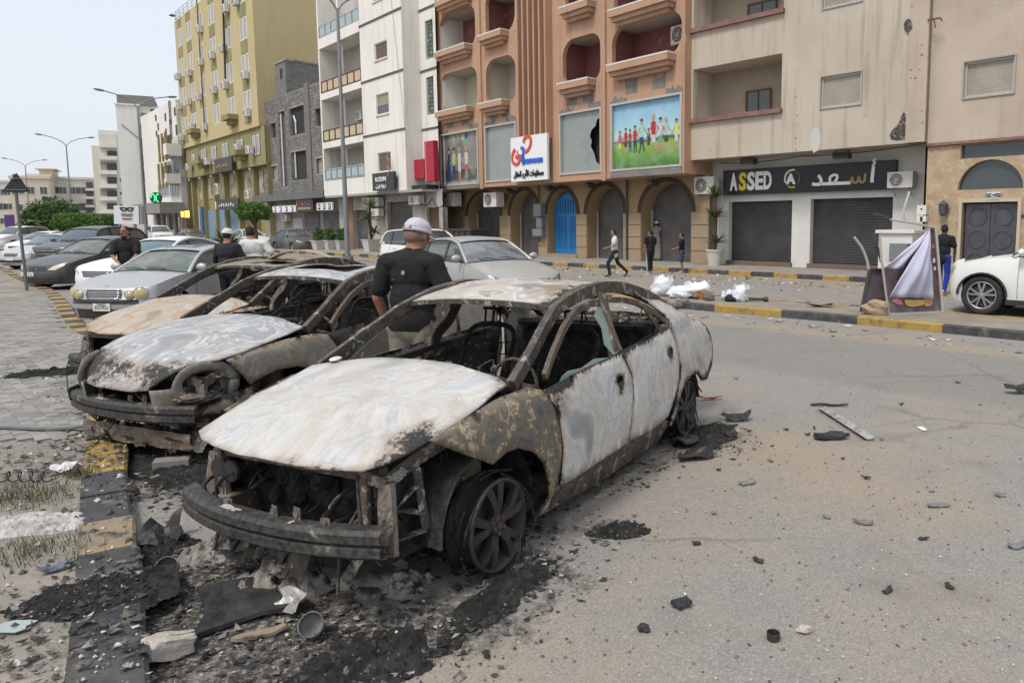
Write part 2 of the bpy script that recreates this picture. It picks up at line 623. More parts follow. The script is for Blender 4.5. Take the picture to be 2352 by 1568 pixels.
 # median strip with striped kerbs -----------------------------------------
MF=[(14,4.2),(8.55,9.15)]+[tuple(G(*p)[:2])for p in((2270,775),(1867,735.5),(1580,710.5))]+[(-1.9,19.3),(-7.0,25.2),(-12.9,33.3),(-38.9,60.7),(-95,120)]
MF=[tuple(p)for p in spl(MF,5)]
MFv=[Vector((p[0],p[1],0))for p in MF]
MBk=offs(MFv,1.75,-1)
M_MED=mat('median paving',(.27,.235,.19),.92,var=(2.0,(.19,.165,.135),.4,.7),dirt=(11,(.10,.09,.08),.6,.75),coord='World',bump=(22,.5,.015))
mb=MB()
mb.grid(lambda i,k:(MFv[int(i)].x+(MBk[int(i)].x-MFv[int(i)].x)*k,MFv[int(i)].y+(MBk[int(i)].y-MFv[int(i)].y)*k,.135),range(len(MFv)),[.06,.35,.65,.94])
MED=struct(mb.build('median_strip',M_MED))
ck=lambda off,per=2:(lambda i:M_KY if((i+off)//per)%2 else M_KB)
kerb('kerb',MF[3:],.74,.15,.145,ck(1),MED,-1)
kerb('kerb',[tuple(p)for p in MBk[3:]],.9,.15,.142,ck(0,2),MED,1)
# far pavement
FK=[(22,8.0),(13,16.9),(9.6,20.3)]+[tuple(G(*p)[:2])for p in((1922,645),(1601,627.5),(1256,610))]+[(-17.9,44.8),(-31,57.5),(-60,87),(-130,160)]
FKv=[Vector((p[0],p[1],0))for p in spl(FK,5)]
FB=offs(FKv,16,-1)
M_FP=mat('far pavement slabs',(.30,.275,.25),.9,var=(1.2,(.22,.2,.18),.4,.7),coord='World',bump=(14,.3,.01))
mb=MB()
mb.grid(lambda i,k:(FKv[int(i)].x+(FB[int(i)].x-FKv[int(i)].x)*k,FKv[int(i)].y+(FB[int(i)].y-FKv[int(i)].y)*k,.145),range(len(FKv)),[.01,.2,1])
FPV=struct(mb.build('far_pavement',M_FP))
kerb('kerb',[tuple(p)for p in FKv[6:42]],.88,.18,.15,ck(0,1),FPV,-1,.01)
# ================================================================ BUILDINGS
class Fac:
 """a vertical facade plane: origin on the ground, u to the right, n out to the street"""
 def __init__(s,O,ang):
  a=math.radians(ang)
  s.O=Vector((O[0],O[1],0))
  s.u=Vector((math.sin(a),-math.cos(a),0))
  s.n=Vector((-math.cos(a),-math.sin(a),0))
  s.d0=0.0
 def w(s,u,z,d=0.0):
  return s.O+s.u*u+s.n*(d+s.d0)+Vector((0,0,z))
 def uv(s,p,d=0.0):
  r=ray(*p)
  o=s.O+s.n*(d+s.d0)
  t=(o-cO).dot(s.n)/r.dot(s.n)
  P=cO+r*t-o
  return P.dot(s.u),P.z
 def rect(s,zm,x0,y0,x1,y1,d=0.0):
  a,b=s.uv(V(zm,x0,y0),d),s.uv(V(zm,x1,y1),d)
  return(a[0],b[0],b[1],a[1])
 def box(s,parent,name,m,u0,u1,z0,z1,d0,d1):
  c=[s.w(u,z,d)for z in(z0,z1)for u,d in((u0,d0),(u1,d0),(u1,d1),(u0,d1))]
  return MB().add(c,[(3,2,1,0),(4,5,6,7),(0,1,5,4),(1,2,6,5),(2,3,7,6),(3,0,4,7)]).build(name,m,parent)
 def abox(s,mb,u0,u1,z0,z1,d0,d1):
  c=[s.w(u,z,d)for z in(z0,z1)for u,d in((u0,d0),(u1,d0),(u1,d1),(u0,d1))]
  return mb.add(c,[(3,2,1,0),(4,5,6,7),(0,1,5,4),(1,2,6,5),(2,3,7,6),(3,0,4,7)])
 def wall(s,parent,name,m,outline,holes=(),d=0.0):
  """holes: (loop, depth); loops are lists of (u, z)"""
  mb=MB()
  loops=[outline]+[h[0]for h in holes]
  P=[[Vector((u,z,0))for u,z in lp]for lp in loops]
  tr=tessellate_polygon(P)
  flat=[p for lp in loops for p in lp]
  mb.add([s.w(u,z,d)for u,z in flat],tr)
  for lp,dep in holes:
   k=len(lp)
   mb.add([s.w(u,z,d)for u,z in lp]+[s.w(u,z,d-dep)for u,z in lp],[(i,(i+1)%k,(i+1)%k+k,i+k)for i in range(k)])
  return mb.build(name,m,parent)
 def shell(s,parent,m,u0,u1,z0,z1,d,depth,name='side_walls',front=False,mroof=None):
  c=[s.w(u,z,dd)for z in(z0,z1)for u,dd in((u0,d),(u1,d),(u1,d-depth),(u0,d-depth))]
  f=[(4,5,6,7),(1,2,6,5),(2,3,7,6),(3,0,4,7),(3,2,1,0)]
  if front:
   f.append((0,1,5,4))
  return MB().add(c,f).build(name,m,parent)
def rl(r):
 u0,u1,z0,z1=r
 return[(u0,z0),(u1,z0),(u1,z1),(u0,z1)]
def rnd(r,rad,n=6,corners=(1,1,1,1)):
 """rounded rectangle loop, corners BL BR TR TL; rad a number or four numbers"""
 u0,u1,z0,z1=r
 out=[]
 R4=rad if isinstance(rad,(tuple,list))else(rad,)*4
 for(cx,cz,a0),R,on in zip(((u0,z0,180),(u1,z0,270),(u1,z1,0),(u0,z1,90)),R4,corners):
  if not on or R<=0:
   out.append((cx,cz))
   continue
  ox=cx+(R if cx==u0 else-R)
  oz=cz+(R if cz==z0 else-R)
  for k in range(n+1):
   a=math.radians(a0+90*k/n)
   out.append((ox+R*math.cos(a),oz+R*math.sin(a)))
 return out
def archloop(u0,u1,z0,zs,ztop=None,n=14):
 c,r=(u0+u1)/2,(u1-u0)/2
 h=(ztop-zs)if ztop else r
 return[(u0,z0),(u1,z0)]+[(c+r*math.cos(PI*k/n),zs+h*math.sin(PI*k/n))for k in range(n+1)]
M_FRAME=mat('window frame aluminium',(.45,.44,.42),.5,.3)
M_FRW=mat('window frame white',(.62,.60,.56),.6)
M_BROWN=mat('brown painted wood',(.12,.065,.045),.6)
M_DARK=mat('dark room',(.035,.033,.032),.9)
M_PANE=glassmat('window glass',(.05,.06,.065),.08)
M_PANEG=glassmat('window glass green',(.10,.15,.14),.12)
M_SHUT=mat('shutter grey steel',(.105,.10,.098),.55,.3,var=(1.5,(.15,.14,.13),.4,.7),coord='World')
M_SHUTD=mat('shutter charcoal steel',(.05,.05,.053),.5,.3,var=(1.5,(.075,.073,.072),.4,.7),coord='World')
M_SHUTB=mat('shutter blue steel',(.17,.30,.46),.55,.2,var=(2,(.26,.36,.46),.4,.7),coord='World')
M_ROLL=mat('roller blind beige',(.36,.325,.27),.7,var=(1.0,(.27,.235,.19),.35,.7),coord='World',streak=((.22,.19,.15),.6))
M_AC=mat('air conditioner white',(.62,.60,.56),.6,dirt=(4,(.36,.33,.28),.5,.75))
M_GRILL=mat('dark grille',(.06,.06,.06),.6)
M_STEEL=mat('galvanised steel',(.33,.34,.35),.45,.7)
M_RUST=mat('rust brown steel',(.14,.075,.05),.8,dirt=(7,(.05,.03,.025),.5,.7))
def roll(f,parent,r,d,m,step=.085,name='shutter',amp=.012):
 """corrugated roller shutter: one slat after another, real relief"""
 u0,u1,z0,z1=r
 mb=MB()
 k=max(3,int((z1-z0)/step))
 zs,ds=[],[]
 for i in range(k):
  a=z0+(z1-z0)*i/k
  b=(z1-z0)/k
  zs+=[a,a+b*.12,a+b*.5,a+b*.88]
  ds+=[0,amp*.7,amp,amp*.7]
 zs.append(z1)
 ds.append(0)
 mb.grid(lambda u,i:f.w(u,zs[int(i)],d+ds[int(i)]),[u0,u1],range(len(zs)))
 return mb.build(name,m,parent)
def window(f,parent,r,d,depth=.12,kind='glass',fm=None,pm=None,split=2,sill=None,fw=None):
 """window part with frame bars as its mesh and pane / blind sub-parts, set back by depth"""
 u0,u1,z0,z1=r
 fm=fm or M_FRAME
 fw=fw or min(.06,(u1-u0)*.12)
 mb=MB()
 dd=d-depth
 for a,b,c,e in((u0,u0+fw,z0,z1),(u1-fw,u1,z0,z1),(u0+fw,u1-fw,z0,z0+fw),(u0+fw,u1-fw,z1-fw,z1)):
  f.abox(mb,a,b,c,e,dd,dd+.05)
 if kind=='glass':
  for k in range(1,split):
   c=u0+(u1-u0)*k/split
   f.abox(mb,c-fw/3,c+fw/3,z0+fw,z1-fw,dd,dd+.045)
 w=mb.build('window',fm,parent)
 inn=(u0+fw*.9,u1-fw*.9,z0+fw*.9,z1-fw*.9)
 if parent.name in WLOC:
  WLOC[w.name]=WLOC[parent.name]
 if kind=='glass':
  f.box(w,'pane',pm or M_PANE,*inn,dd-.01,dd+.012)
 elif kind=='blind':
  roll(f,w,inn,dd+.005,pm or M_ROLL,.07,'blind',.008)
 elif kind=='half':
  zm=z0+(z1-z0)*.45
  roll(f,w,(inn[0],inn[1],zm,inn[3]),dd+.012,pm or M_ROLL,.07,'blind',.008)
  f.box(w,'pane',M_PANE,inn[0],inn[1],inn[2],zm,dd-.01,dd+.006)
 if sill:
  f.box(w,'sill',sill,u0-.06,u1+.06,z0-.07,z0-.004,dd-.02,d+.07)
 return w
def ac_unit(f,u,z,d,w=.82,h=.56,dep=.32,label=None,group=None,parent=None,bracket=True,m=None):
 """split air conditioner outdoor unit: case, fan grille with ring and hub, bracket"""
 if parent is None:
  P=f.w(u,z,d)
  t=thing('air_conditioner',label,'air conditioner',P,0,group)
 else:
  t=parent
 case=f.box(t,'case' if parent is None else 'air_conditioner',m or M_AC,u-w/2,u+w/2,z,z+h,d+.06,d+.06+dep)
 if t.name in WLOC:
  WLOC[case.name]=WLOC[t.name]
 sub=t if parent is None else case
 if parent is None:
  WLOC[sub.name]=WLOC[t.name]
 c=f.w(u-w*.14,z+h*.5,d+.065+dep)
 mb=MB()
 rr=h*.4
 ring=[c+(f.u*math.cos(2*PI*k/18)+Vector((0,0,1))*math.sin(2*PI*k/18))*rr for k in range(18)]
 mb.add(ring,[tuple(range(18))])
 mb.build('fan',M_GRILL,sub)
 mb=MB()
 for q in(1.0,.68,.36):
  mb.tube([c+f.n*.012+(f.u*math.cos(2*PI*k/18)+Vector((0,0,1))*math.sin(2*PI*k/18))*rr*q for k in range(19)],.009,5,False)
 for k in range(6):
  e=(f.u*math.cos(PI*k/6)+Vector((0,0,1))*math.sin(PI*k/6))*rr
  mb.bar(c+f.n*.014-e,c+f.n*.014+e,.009)
 mb.build('grille',M_AC,sub)
 if bracket:
  mb=MB()
  for q in(-.32,.32):
   mb.bar(f.w(u+q*w,z-.02,d),f.w(u+q*w,z-.02,d+dep+.05),.035)
   mb.bar(f.w(u+q*w,z-.3,d),f.w(u+q*w,z-.02,d+dep*.8),.025)
  mb.build('bracket',M_STEEL,sub)
 return t
def sgn(f,name,label,r,d,m,th=.12,cat='sign'):
 t=thing(name,label,cat,f.w((r[0]+r[1])/2,r[2],d))
 f.box(t,'panel',m,*r,d+.01,d+.01+th)
 return t
def ftxt(f,t,body,m,u,z,d,size,**kw):
 mt=Matrix.Translation(f.w(u,z,d))@Matrix(((f.u.x,0,f.n.x,0),(f.u.y,0,f.n.y,0),(0,1,0,0),(0,0,0,1)))
 return text(body,m,t,size,mt,**kw)
def cable(pts,r,m,parent,name='cable',sag=0.0):
 P=[Vector(p)for p in pts]
 out=[]
 for a,b in zip(P,P[1:]):
  for k in range(6):
   q=a.lerp(b,k/6)
   q.z-=sag*4*(k/6)*(1-k/6)
   out.append(q)
 out.append(P[-1])
 return MB().tube(out,r,5).build(name,m,parent)
M_WIRE=mat('black cable',(.03,.03,.03),.7)
M_WHT=mat('white lettering',(.78,.78,.76),.5)
M_RED=mat('red lettering',(.62,.075,.03),.5)
M_BLU=mat('blue lettering',(.03,.13,.52),.5)
M_YEL=mat('yellow lettering',(.72,.52,.04),.5)
M_BLK=mat('black lettering',(.02,.02,.022),.5)
M_SGB=mat('black sign panel',(.018,.018,.02),.35)
# ---------------------------------------------------------------- beige block with the black shop sign
P=G(1816.5,613,.15)
FA=Fac(P,45.5)
OA=1.35
M_BEIGE=mat('beige render',(.50,.44,.36),.9,var=(.5,(.43,.37,.30),.35,.7),dirt=(2.2,(.37,.31,.25),.6,.8),coord='World',bump=(24,.55,.02),streak=((.25,.195,.15),.85))
M_BEIGE2=mat('pale pink render',(.50,.42,.345),.9,var=(.7,(.40,.325,.26),.35,.7),coord='World',bump=(24,.5,.02),streak=((.3,.24,.19),.5))
M_WHITER=mat('white shop render',(.66,.645,.61),.85,var=(.8,(.56,.54,.5),.4,.75),coord='World',bump=(20,.3,.01),dirt=(3,(.45,.42,.37),.62,.8))
M_LEDGE=mat('maroon ledge',(.19,.095,.08),.7,var=(3,(.26,.16,.13),.4,.7),coord='World')
M_WSR=mat('grey stone surround',(.36,.32,.27),.85)
BA=thing('apartment_building','beige rendered apartment block above the shop with the black sign','building',FA.w(0,0,0))
uL,zb=FA.uv(V(z3,112,892),OA)
uR,zb2=FA.uv(V(z3,1442,806),OA)
zb=(zb+zb2)/2
ZT=15.5
o1=FA.rect(z3,143,392,636,612,OA)
o2=FA.rect(z3,148,-120,650,52,OA)
w1=FA.rect(z3,862,435,1082,583,OA)
w2=FA.rect(z3,875,-170,1090,5,OA)
uc=FA.uv(V(z3,1335,790),OA)[0]
FA.wall(BA,'front_wall',M_BEIGE,rl((uL,uc,zb,ZT)),[(rl(o1),1.3),(rl(o2),1.3),(rl(w1),.16),(rl(w2),.16)],OA)
FA.box(BA,'corner_pier',M_BEIGE2,uc+.002,uR,zb,ZT,OA-.3,OA+.06)
FA.shell(BA,M_BEIGE,uL,uR,zb,ZT,OA-.01,12)
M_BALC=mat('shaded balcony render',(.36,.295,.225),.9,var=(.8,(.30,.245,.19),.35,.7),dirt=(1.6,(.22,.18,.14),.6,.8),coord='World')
for o,wn_ in((o1,(445,515,583,640)),(o2,(455,30,615,92))):
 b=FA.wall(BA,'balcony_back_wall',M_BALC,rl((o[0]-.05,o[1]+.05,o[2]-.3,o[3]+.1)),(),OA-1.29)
 wr=FA.rect(z3,*wn_,OA-1.28)
 window(FA,BA,(wr[0],wr[1],max(wr[2],o[2]-.2),wr[3]),OA-1.2,.02,'glass',M_BROWN,M_PANE,2)
 lz=FA.uv(V(z3,140,690 if o is o1 else 180),OA)[1]
 FA.box(BA,'ledge',M_LEDGE,o[0]-.12,o[1]+.05,o[2]-.13,o[2]+.03,OA-.02,OA+.14)
for r_ in(w1,w2):
 window(FA,BA,r_,OA,.1,'blind',M_FRAME)
 mb=MB()
 for a,b,c,e in((r_[0]-.035,r_[0],r_[2]-.035,r_[3]+.035),(r_[1],r_[1]+.035,r_[2]-.035,r_[3]+.035),(r_[0],r_[1],r_[2]-.035,r_[2]-.002),(r_[0],r_[1],r_[3]+.002,r_[3]+.035)):
  FA.abox(mb,a,b,c,e,OA-.02,OA+.035)
 mb.build('window_surround',M_WSR,BA)
 # shell hole and bullet scars
mb=MB()
hu,hz=FA.uv(V(z3,1305,735),OA)
hole=[(-.35,-.3),(-.1,-.36),(.2,-.33),(.4,-.2),(.33,.05),(.18,.2),(.22,.55),(.1,.72),(.0,.5),(-.1,.25),(-.28,.1),(-.42,-.12)]
mb.poly([FA.w(hu+a*.8,hz+b*.8,OA+.012)for a,b in hole])
mb.build('shell_hole',mat('broken hollow block',(.07,.06,.052),.95,var=(9,(.25,.22,.19),.5,.62),coord='World',bump=(12,1,.06)),BA)
mb=MB()
for x,y in((715,545),(722,648),(712,775),(716,840),(1365,395),(1425,310),(1365,440),(1412,392),(1425,625),(1428,690),(1388,440),(240,850),(250,330),(1370,38),(1425,255),(1430,800),(700,700)):
 u,z=FA.uv(V(z3,x,y),OA+.06)
 k=random.uniform(.018,.035)
 mb.poly([FA.w(u+k*math.cos(2*PI*q/7)*random.uniform(.7,1.3),z+k*math.sin(2*PI*q/7)*random.uniform(.7,1.3),OA+(.064 if x>1335 else .004))for q in range(7)])
mb.build('bullet_scars',mat('bullet scar',(.17,.14,.12),.95),BA)['kind']='stuff'
u,z=FA.uv(V(z3,828,785),OA)
MB().poly([FA.w(u+.2*math.cos(2*PI*q/14),z+.42*math.sin(2*PI*q/14)+.03*math.sin(q*3),OA+.004)for q in range(14)]).build('plaster_patch',mat('pale plaster patch',(.52,.50,.46),.9),BA)
u,z=FA.uv(V(z3,1350,145),OA+.06)
MB().poly([FA.w(u+.13*math.cos(2*PI*q/9)*(1+.3*math.sin(q*5)),z+.2*math.sin(2*PI*q/9),OA+.066)for q in range(9)]).build('plaster_scar',MATS['broken hollow block'],BA)
# ground floor: white piers, soffit, roller shutters
s1=FA.rect(z3,373,1132,688,1478)
s2=FA.rect(z3,838,1120,1247,1490)
g0=FA.uv(V(z3,232,1300))[0]
g1=FA.uv(V(z3,1428,1300))[0]
zlow=.30
r1=(s1[0]-.25,s1[1]+.02,zlow,s1[3]+.0)
r2=(s2[0]-.25,s2[1]+.02,zlow,s1[3]+.02)
FA.wall(BA,'shop_wall',M_WHITER,rl((g0,g1,.13,zb)),[(rl(r1),.32),(rl(r2),.32)])
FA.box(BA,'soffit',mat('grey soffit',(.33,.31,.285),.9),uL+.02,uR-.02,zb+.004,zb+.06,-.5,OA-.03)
FA.box(BA,'side_pier',M_WHITER,g0-1.25,g0+.01,zb-.42,zb-.004,-.4,OA-.02)
for r_ in(r1,r2):
 roll(FA,BA,(r_[0],r_[1],r_[2]+.02,r_[3]),-.24,M_SHUTD,.095)
 FA.box(BA,'step',mat('brown tile step',(.16,.115,.09),.7),r_[0]-.05,r_[1]+.05,.14,.31,-.3,.1)
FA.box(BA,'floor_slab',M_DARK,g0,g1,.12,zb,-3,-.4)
SR=FA.rect(z3,322,958,1282,1062,.1)
SG=sgn(FA,'shop_sign','long black shop sign reading ASSED beside an Arabic name',SR,.02,M_SGB,.2)
sh=SR[3]-SR[2]
sw=SR[1]-SR[0]
zc=(SR[3]+SR[2])/2
for ch,fx,m in(('A',.075,M_WHT),('S',.135,M_YEL),('S',.19,M_WHT),('E',.242,M_WHT),('D',.296,M_WHT)):
 ftxt(FA,SG,ch,m,SR[0]+sw*fx,zc-.02*sh,.24,sh*.93,bold=.035,ext=.025,width=sw*.05)
AR=SR[0]+sw*.45
mb,mc,md=MB(),MB(),MB()
ar_pt=lambda a,r,dd=.25:FA.w(AR+r*math.cos(a),zc+.03+r*math.sin(a),dd)
mb.tube([ar_pt(math.radians(a),sh*.33)for a in range(75,215,10)],.035,5)
mb.build('emblem_arc',M_WHT,SG)
mc.tube([ar_pt(math.radians(a),sh*.33)for a in range(240,300,10)],.03,5).build('emblem_arc',M_YEL,SG)
md.tube([ar_pt(math.radians(a),sh*.33)for a in range(215,240,8)],.03,5)
md.build('emblem_arc',M_BLU,SG)
MB().tube([ar_pt(math.radians(a),sh*.30)for a in range(-40,70,10)],.035,5).build('emblem_arc',mat('faded grey red mark',(.15,.11,.11),.6),SG)
ftxt(FA,SG,'A',M_WHT,AR-.08*sh,zc,.245,sh*.5,bold=.03,ext=.02)
# Arabic name built stroke by stroke (visual order: dal, ain, sin, alif with hamza)
def stroke(f,t,pts,m,w,d,u0,z0,k,name='lettering'):
 return MB().sweep([f.w(u0+a*k,z0+b*k,d)for a,b in spl(pts,4)],w,.04,up=f.n).build(name,m,t)
k=sh
u0,z0=SR[0]+sw*.565,zc-sh*.22
stroke(FA,SG,[(0,.02),(.12,.0),(.3,.0),(.36,.1),(.33,.22),(.24,.32)],M_WHT,.11,.25,u0,z0,k)
stroke(FA,SG,[(.34,.01),(.6,.0),(.9,.0),(1.2,.0),(1.5,.0)],M_WHT,.11,.25,u0,z0,k)
stroke(FA,SG,[(.72,.04),(.7,.2),(.82,.3),(.98,.28),(.95,.12),(.85,.03)],M_WHT,.09,.25,u0,z0,k)
M_GOLD=mat('gold lettering',(.33,.22,.10),.5)
stroke(FA,SG,[(1.5,.0),(1.55,.2),(1.6,.02),(1.75,.02),(1.8,.2),(1.86,.02),(2.0,.03),(2.04,.3)],M_GOLD,.085,.25,u0,z0,k)
stroke(FA,SG,[(2.28,-.02),(2.3,.3),(2.32,.55)],M_WHT,.11,.25,u0,z0,k)
stroke(FA,SG,[(2.42,.78),(2.3,.72),(2.38,.64),(2.28,.58)],M_WHT,.06,.25,u0,z0,k)
r_=FA.rect(z3,192,1000,285,1082,.1)
ac_unit(FA,(r_[0]+r_[1])/2+.1,r_[2]-.05,.25,.95,.68,.36,'dusty white air conditioner left of the black ASSED sign')
r_=FA.rect(z3,1262,970,1400,1052,.1)
ac_unit(FA,(r_[0]+r_[1])/2,r_[2],.1,r_[1]-r_[0],r_[3]-r_[2],.36,'white air conditioner with round fan right of the ASSED sign')
for x,y,lb in((455,905,'left'),(978,872,'right')):
 u,z=FA.uv(V(z3,x,y),.7)
 t=thing('floodlight','hanging floodlight above the %s half of the ASSED sign'%lb,'floodlight',FA.w(u,z,.7))
 mb=MB()
 FA.abox(mb,u-.28,u+.28,z-.1,z+.1,.55,.85)
 mb.build('housing',M_GRILL,t)
 FA.box(t,'lens',M_PANE,u-.25,u+.25,z-.125,z-.105,.57,.83)
 MB().bar(FA.w(u-.25,z+.1,.7),FA.w(u-.25,zb,.7),.03).bar(FA.w(u+.25,z+.1,.7),FA.w(u+.25,zb,.7),.03).build('hanger',M_GRILL,t)
cable([FA.w(uL+1,zb-.12,.6),FA.w((uL+uR)/2,zb-.1,.8),FA.w(uR,zb-.05,OA)],.018,M_WIRE,BA,sag=.08)
# ---------------------------------------------------------------- stone-clad neighbour on the right
P=FA.w(uR,0,OA-.25)
FS=Fac(P,43.5)
M_STONE=mat('split travertine cladding',(.44,.335,.225),.85,var=(3.0,(.35,.25,.155),.35,.65),dirt=(6,(.52,.43,.32),.5,.7),coord='World',bump=(7,.9,.03))
BS=thing('apartment_building','beige block with stone ground floor and half-round window at right edge','building',FS.w(0,0,0))
UE=16
zl=FS.uv(V(z3,1445,808))[1]
ww=FS.rect(z3,1672,355,1943,520)
FS.wall(BS,'front_wall',M_BEIGE2,rl((.0,UE,zl,ZT)),[(rl(ww),.16)],.06)
FS.shell(BS,M_BEIGE2,0,UE,.1,ZT,-.5,12)
window(FS,BS,ww,.06,.1,'blind',M_FRAME)
mb=MB()
for a,b,c,e in((ww[0]-.04,ww[0],ww[2]-.04,ww[3]+.04),(ww[1],ww[1]+.04,ww[2]-.04,ww[3]+.04),(ww[0],ww[1],ww[2]-.04,ww[2]-.002),(ww[0],ww[1],ww[3]+.002,ww[3]+.04)):
 FS.abox(mb,a,b,c,e,.03,.1)
mb.build('window_surround',M_WSR,BS)
FS.box(BS,'lintel_band',M_LEDGE,.0,UE,zl-.09,zl-.003,-.1,.1)
gt=FS.rect(z3,1655,1137,1952,1425)
gt=(gt[0],gt[1],.17,gt[3])
fa=FS.rect(z3,1632,905,1994,1055)
sl=FS.rect(z3,1645,815,2300,850)
FS.wall(BS,'stone_front',M_STONE,rl((.0,UE,.12,zl-.1)),[(rl(gt),.2),(archloop(fa[0],fa[1],fa[2],fa[2]+.004,fa[3])[2:],.2),(rl(sl),.2)],0)
MB().poly([FS.w(u,z,-.15)for u,z in archloop(fa[0],fa[1],fa[2],fa[2]+.004,fa[3])[2:]]).build('half_round_window',M_PANE,BS)
FS.box(BS,'slot_window',M_PANE,sl[0],sl[1],sl[2],sl[3],-.2,-.15)
M_GATE=mat('grey metal gate',(.085,.09,.10),.45,.5,var=(4,(.12,.12,.13),.4,.7),coord='World')
gm=(gt[0]+gt[1])/2
for a,b in((gt[0]+.06,gm-.008),(gm+.008,gt[1]-.06)):
 lf=FS.box(BS,'gate_leaf',M_GATE,a,b,gt[2]+.02,gt[3]-.05,-.15,-.1)
 WLOC[lf.name]=WLOC[BS.name]
 mb=MB()
 for q in range(3):
  zz0=gt[2]+.15+q*(gt[3]-gt[2]-.2)/3
  zz1=zz0+(gt[3]-gt[2]-.2)/3-.1
  mb.tube([FS.w((a+b)/2+(b-a)*.36*math.cos(2*PI*k/20),(zz0+zz1)/2+(zz1-zz0)*.45*math.sin(2*PI*k/20),-.09)for k in range(21)],.014,5,False)
 mb.build('scrollwork',M_GATE,lf)
mb=MB()
for a,b,c,e in((gt[0]-.09,gt[0],gt[2],gt[3]+.1),(gt[1],gt[1]+.09,gt[2],gt[3]+.1),(gt[0],gt[1],gt[3]+.002,gt[3]+.1)):
 FS.abox(mb,a,b,c,e,-.05,.06)
mb.build('gate_frame',mat('cream stone trim',(.5,.42,.32),.8),BS)
r_=FS.rect(z3,1790,1078,1868,1125,.02)
t=sgn(FS,'plaque','small white and grey plaque with crescent above the metal gate',r_,.01,M_FRW,.04,'plaque')
FS.box(t,'stripe',mat('plaque grey',(.14,.14,.14),.6),r_[0],r_[1],r_[2]+(r_[3]-r_[2])*.33,r_[3]-.04,.052,.06)
MB().tube([FS.w((r_[0]+r_[1])/2+.05*math.cos(a),(r_[2]+r_[3])/2+.03+.05*math.sin(a),.065)for a in[math.radians(x)for x in range(40,330,20)]],.012,5).build('crescent',M_WHT,t)
r_=FS.rect(z3,1412,1152,1460,1243,.02)
t=thing('meter_box','white electricity meter box beside the stone wall','meter box',FS.w((r_[0]+r_[1])/2,r_[2],.02))
zm=r_[2]+(r_[3]-r_[2])*.42
FS.box(t,'upper_case',M_FRW,r_[0],r_[1],zm,r_[3],.02,.2)
FS.box(t,'lower_case',M_FRW,r_[0],r_[1],r_[2],zm-.03,.02,.18)
FS.box(t,'dial',M_BLK,r_[0]+.12,r_[1]-.12,zm+.2,r_[3]-.14,.2,.215)
FS.box(t,'breaker',M_BLK,r_[0]+.18,r_[1]-.18,r_[2]+.15,zm-.2,.18,.195)
u,z=FS.uv(V(z3,1550,1170),.1)
t=thing('wall_lantern','grey wall lantern on the stone front left of the gate','lantern',FS.w(u,z-.25,.1))
MB().lathe([(.05,-.22),(.12,-.16),(.14,.1),(.16,.12),(.02,.24)],FS.w(u,z,.17),'Z',8,True).build('lantern_body',M_GATE,t)
MB().bar(FS.w(u,z+.05,0),FS.w(u,z+.05,.15),.03).build('arm',M_GATE,t)
r_=FS.rect(z3,1963,1203,2010,1217,.02)
sgn(FS,'street_name_plate','small purple plate right of the grey metal gate',(r_[0],r_[1]+.2,r_[2],r_[3]),.01,mat('purple plate',(.08,.03,.14),.6),.02,'sign')
mb=MB()
u,z=FS.uv(V(z3,1465,135))
mb.tube([FS.w(u,z,.06),FS.w(u+.12,z+.03,.35),FS.w(u+.5,z,.4),FS.w(u+.55,z-.1,.4)],.025,6).tube([FS.w(u+.3,z,.37),FS.w(u+.36,z-.25,.4)],.02,6)
mb.build('pipe_bracket',M_RUST,BS)
# ---------------------------------------------------------------- orange block with arches
P=G(*V(zC,2320,1437),.15)
FO=Fac(P,42.5)
OO=1.25
M_OR=mat('orange render',(.475,.29,.195),.9,var=(.6,(.42,.25,.165),.35,.7),dirt=(1.3,(.30,.19,.13),.62,.8),coord='World',bump=(26,.5,.02),streak=((.22,.15,.11),.55))
M_ORD=mat('grey repaired render',(.22,.205,.19),.9,var=(2,(.15,.14,.13),.4,.7),coord='World',bump=(14,.6,.03))
M_TAN=mat('tan arcade render',(.32,.225,.125),.88,var=(.8,(.28,.195,.11),.35,.7),coord='World',bump=(30,.3,.01))
M_TANS=mat('speckled tan stone tile',(.34,.255,.165),.8,var=(40,(.27,.2,.13),.4,.7),coord='World')
M_BRN=mat('brown arch trim',(.07,.048,.036),.7)
M_PINK=mat('maroon balcony wall',(.24,.10,.088),.9,dirt=(1.4,(.30,.22,.18),.62,.68),coord='World')
M_CREAM=mat('cream balcony wall',(.55,.50,.40),.9,dirt=(1.8,(.30,.19,.13),.66,.7),coord='World')
BO=thing('apartment_building','orange rendered block with rounded balconies above an arcade','building',FO.w(0,0,0))
uL,zl0=FO.uv(V(zC,72,822),OO)
uR,zr0=FO.uv(V(zC,2152,672),OO)
zb=(zl0+zr0)/2
ZT=15.4
R=lambda *a:FO.rect(*a,OO)
balc=[(R(z2,726,425,936,600),(.9,.6,.62,.62),M_CREAM),(R(z2,980,345,1152,560),(.5,.5,.75,.75),M_CREAM),(R(z2,722,100,925,250),(.25,.6,.62,.62),M_PINK),(R(z2,978,-10,1147,165),(.5,.8,.4,.4),M_PINK),(R(z2,1412,235,1626,445),(.55,.55,.6,.75),M_PINK),(R(z2,1690,160,2082,300),(.2,.8,.6,.75),M_PINK),(R(z2,1425,-110,1626,5),(.5,.5,.5,.5),M_PINK),(R(z2,1700,-240,2085,-30),(.2,.7,.6,.7),M_PINK),(R(z2,722,-230,925,-50),(.25,.5,.5,.5),M_PINK)]
fins=R(z2,1172,-200,1362,768)
pan=dict(p1=R(zC,95,362,420,752),p2=R(zC,480,292,738,722),p3=R(zC,1110,188,1450,650),p4=R(zC,1543,108,2120,600))
holes=[]
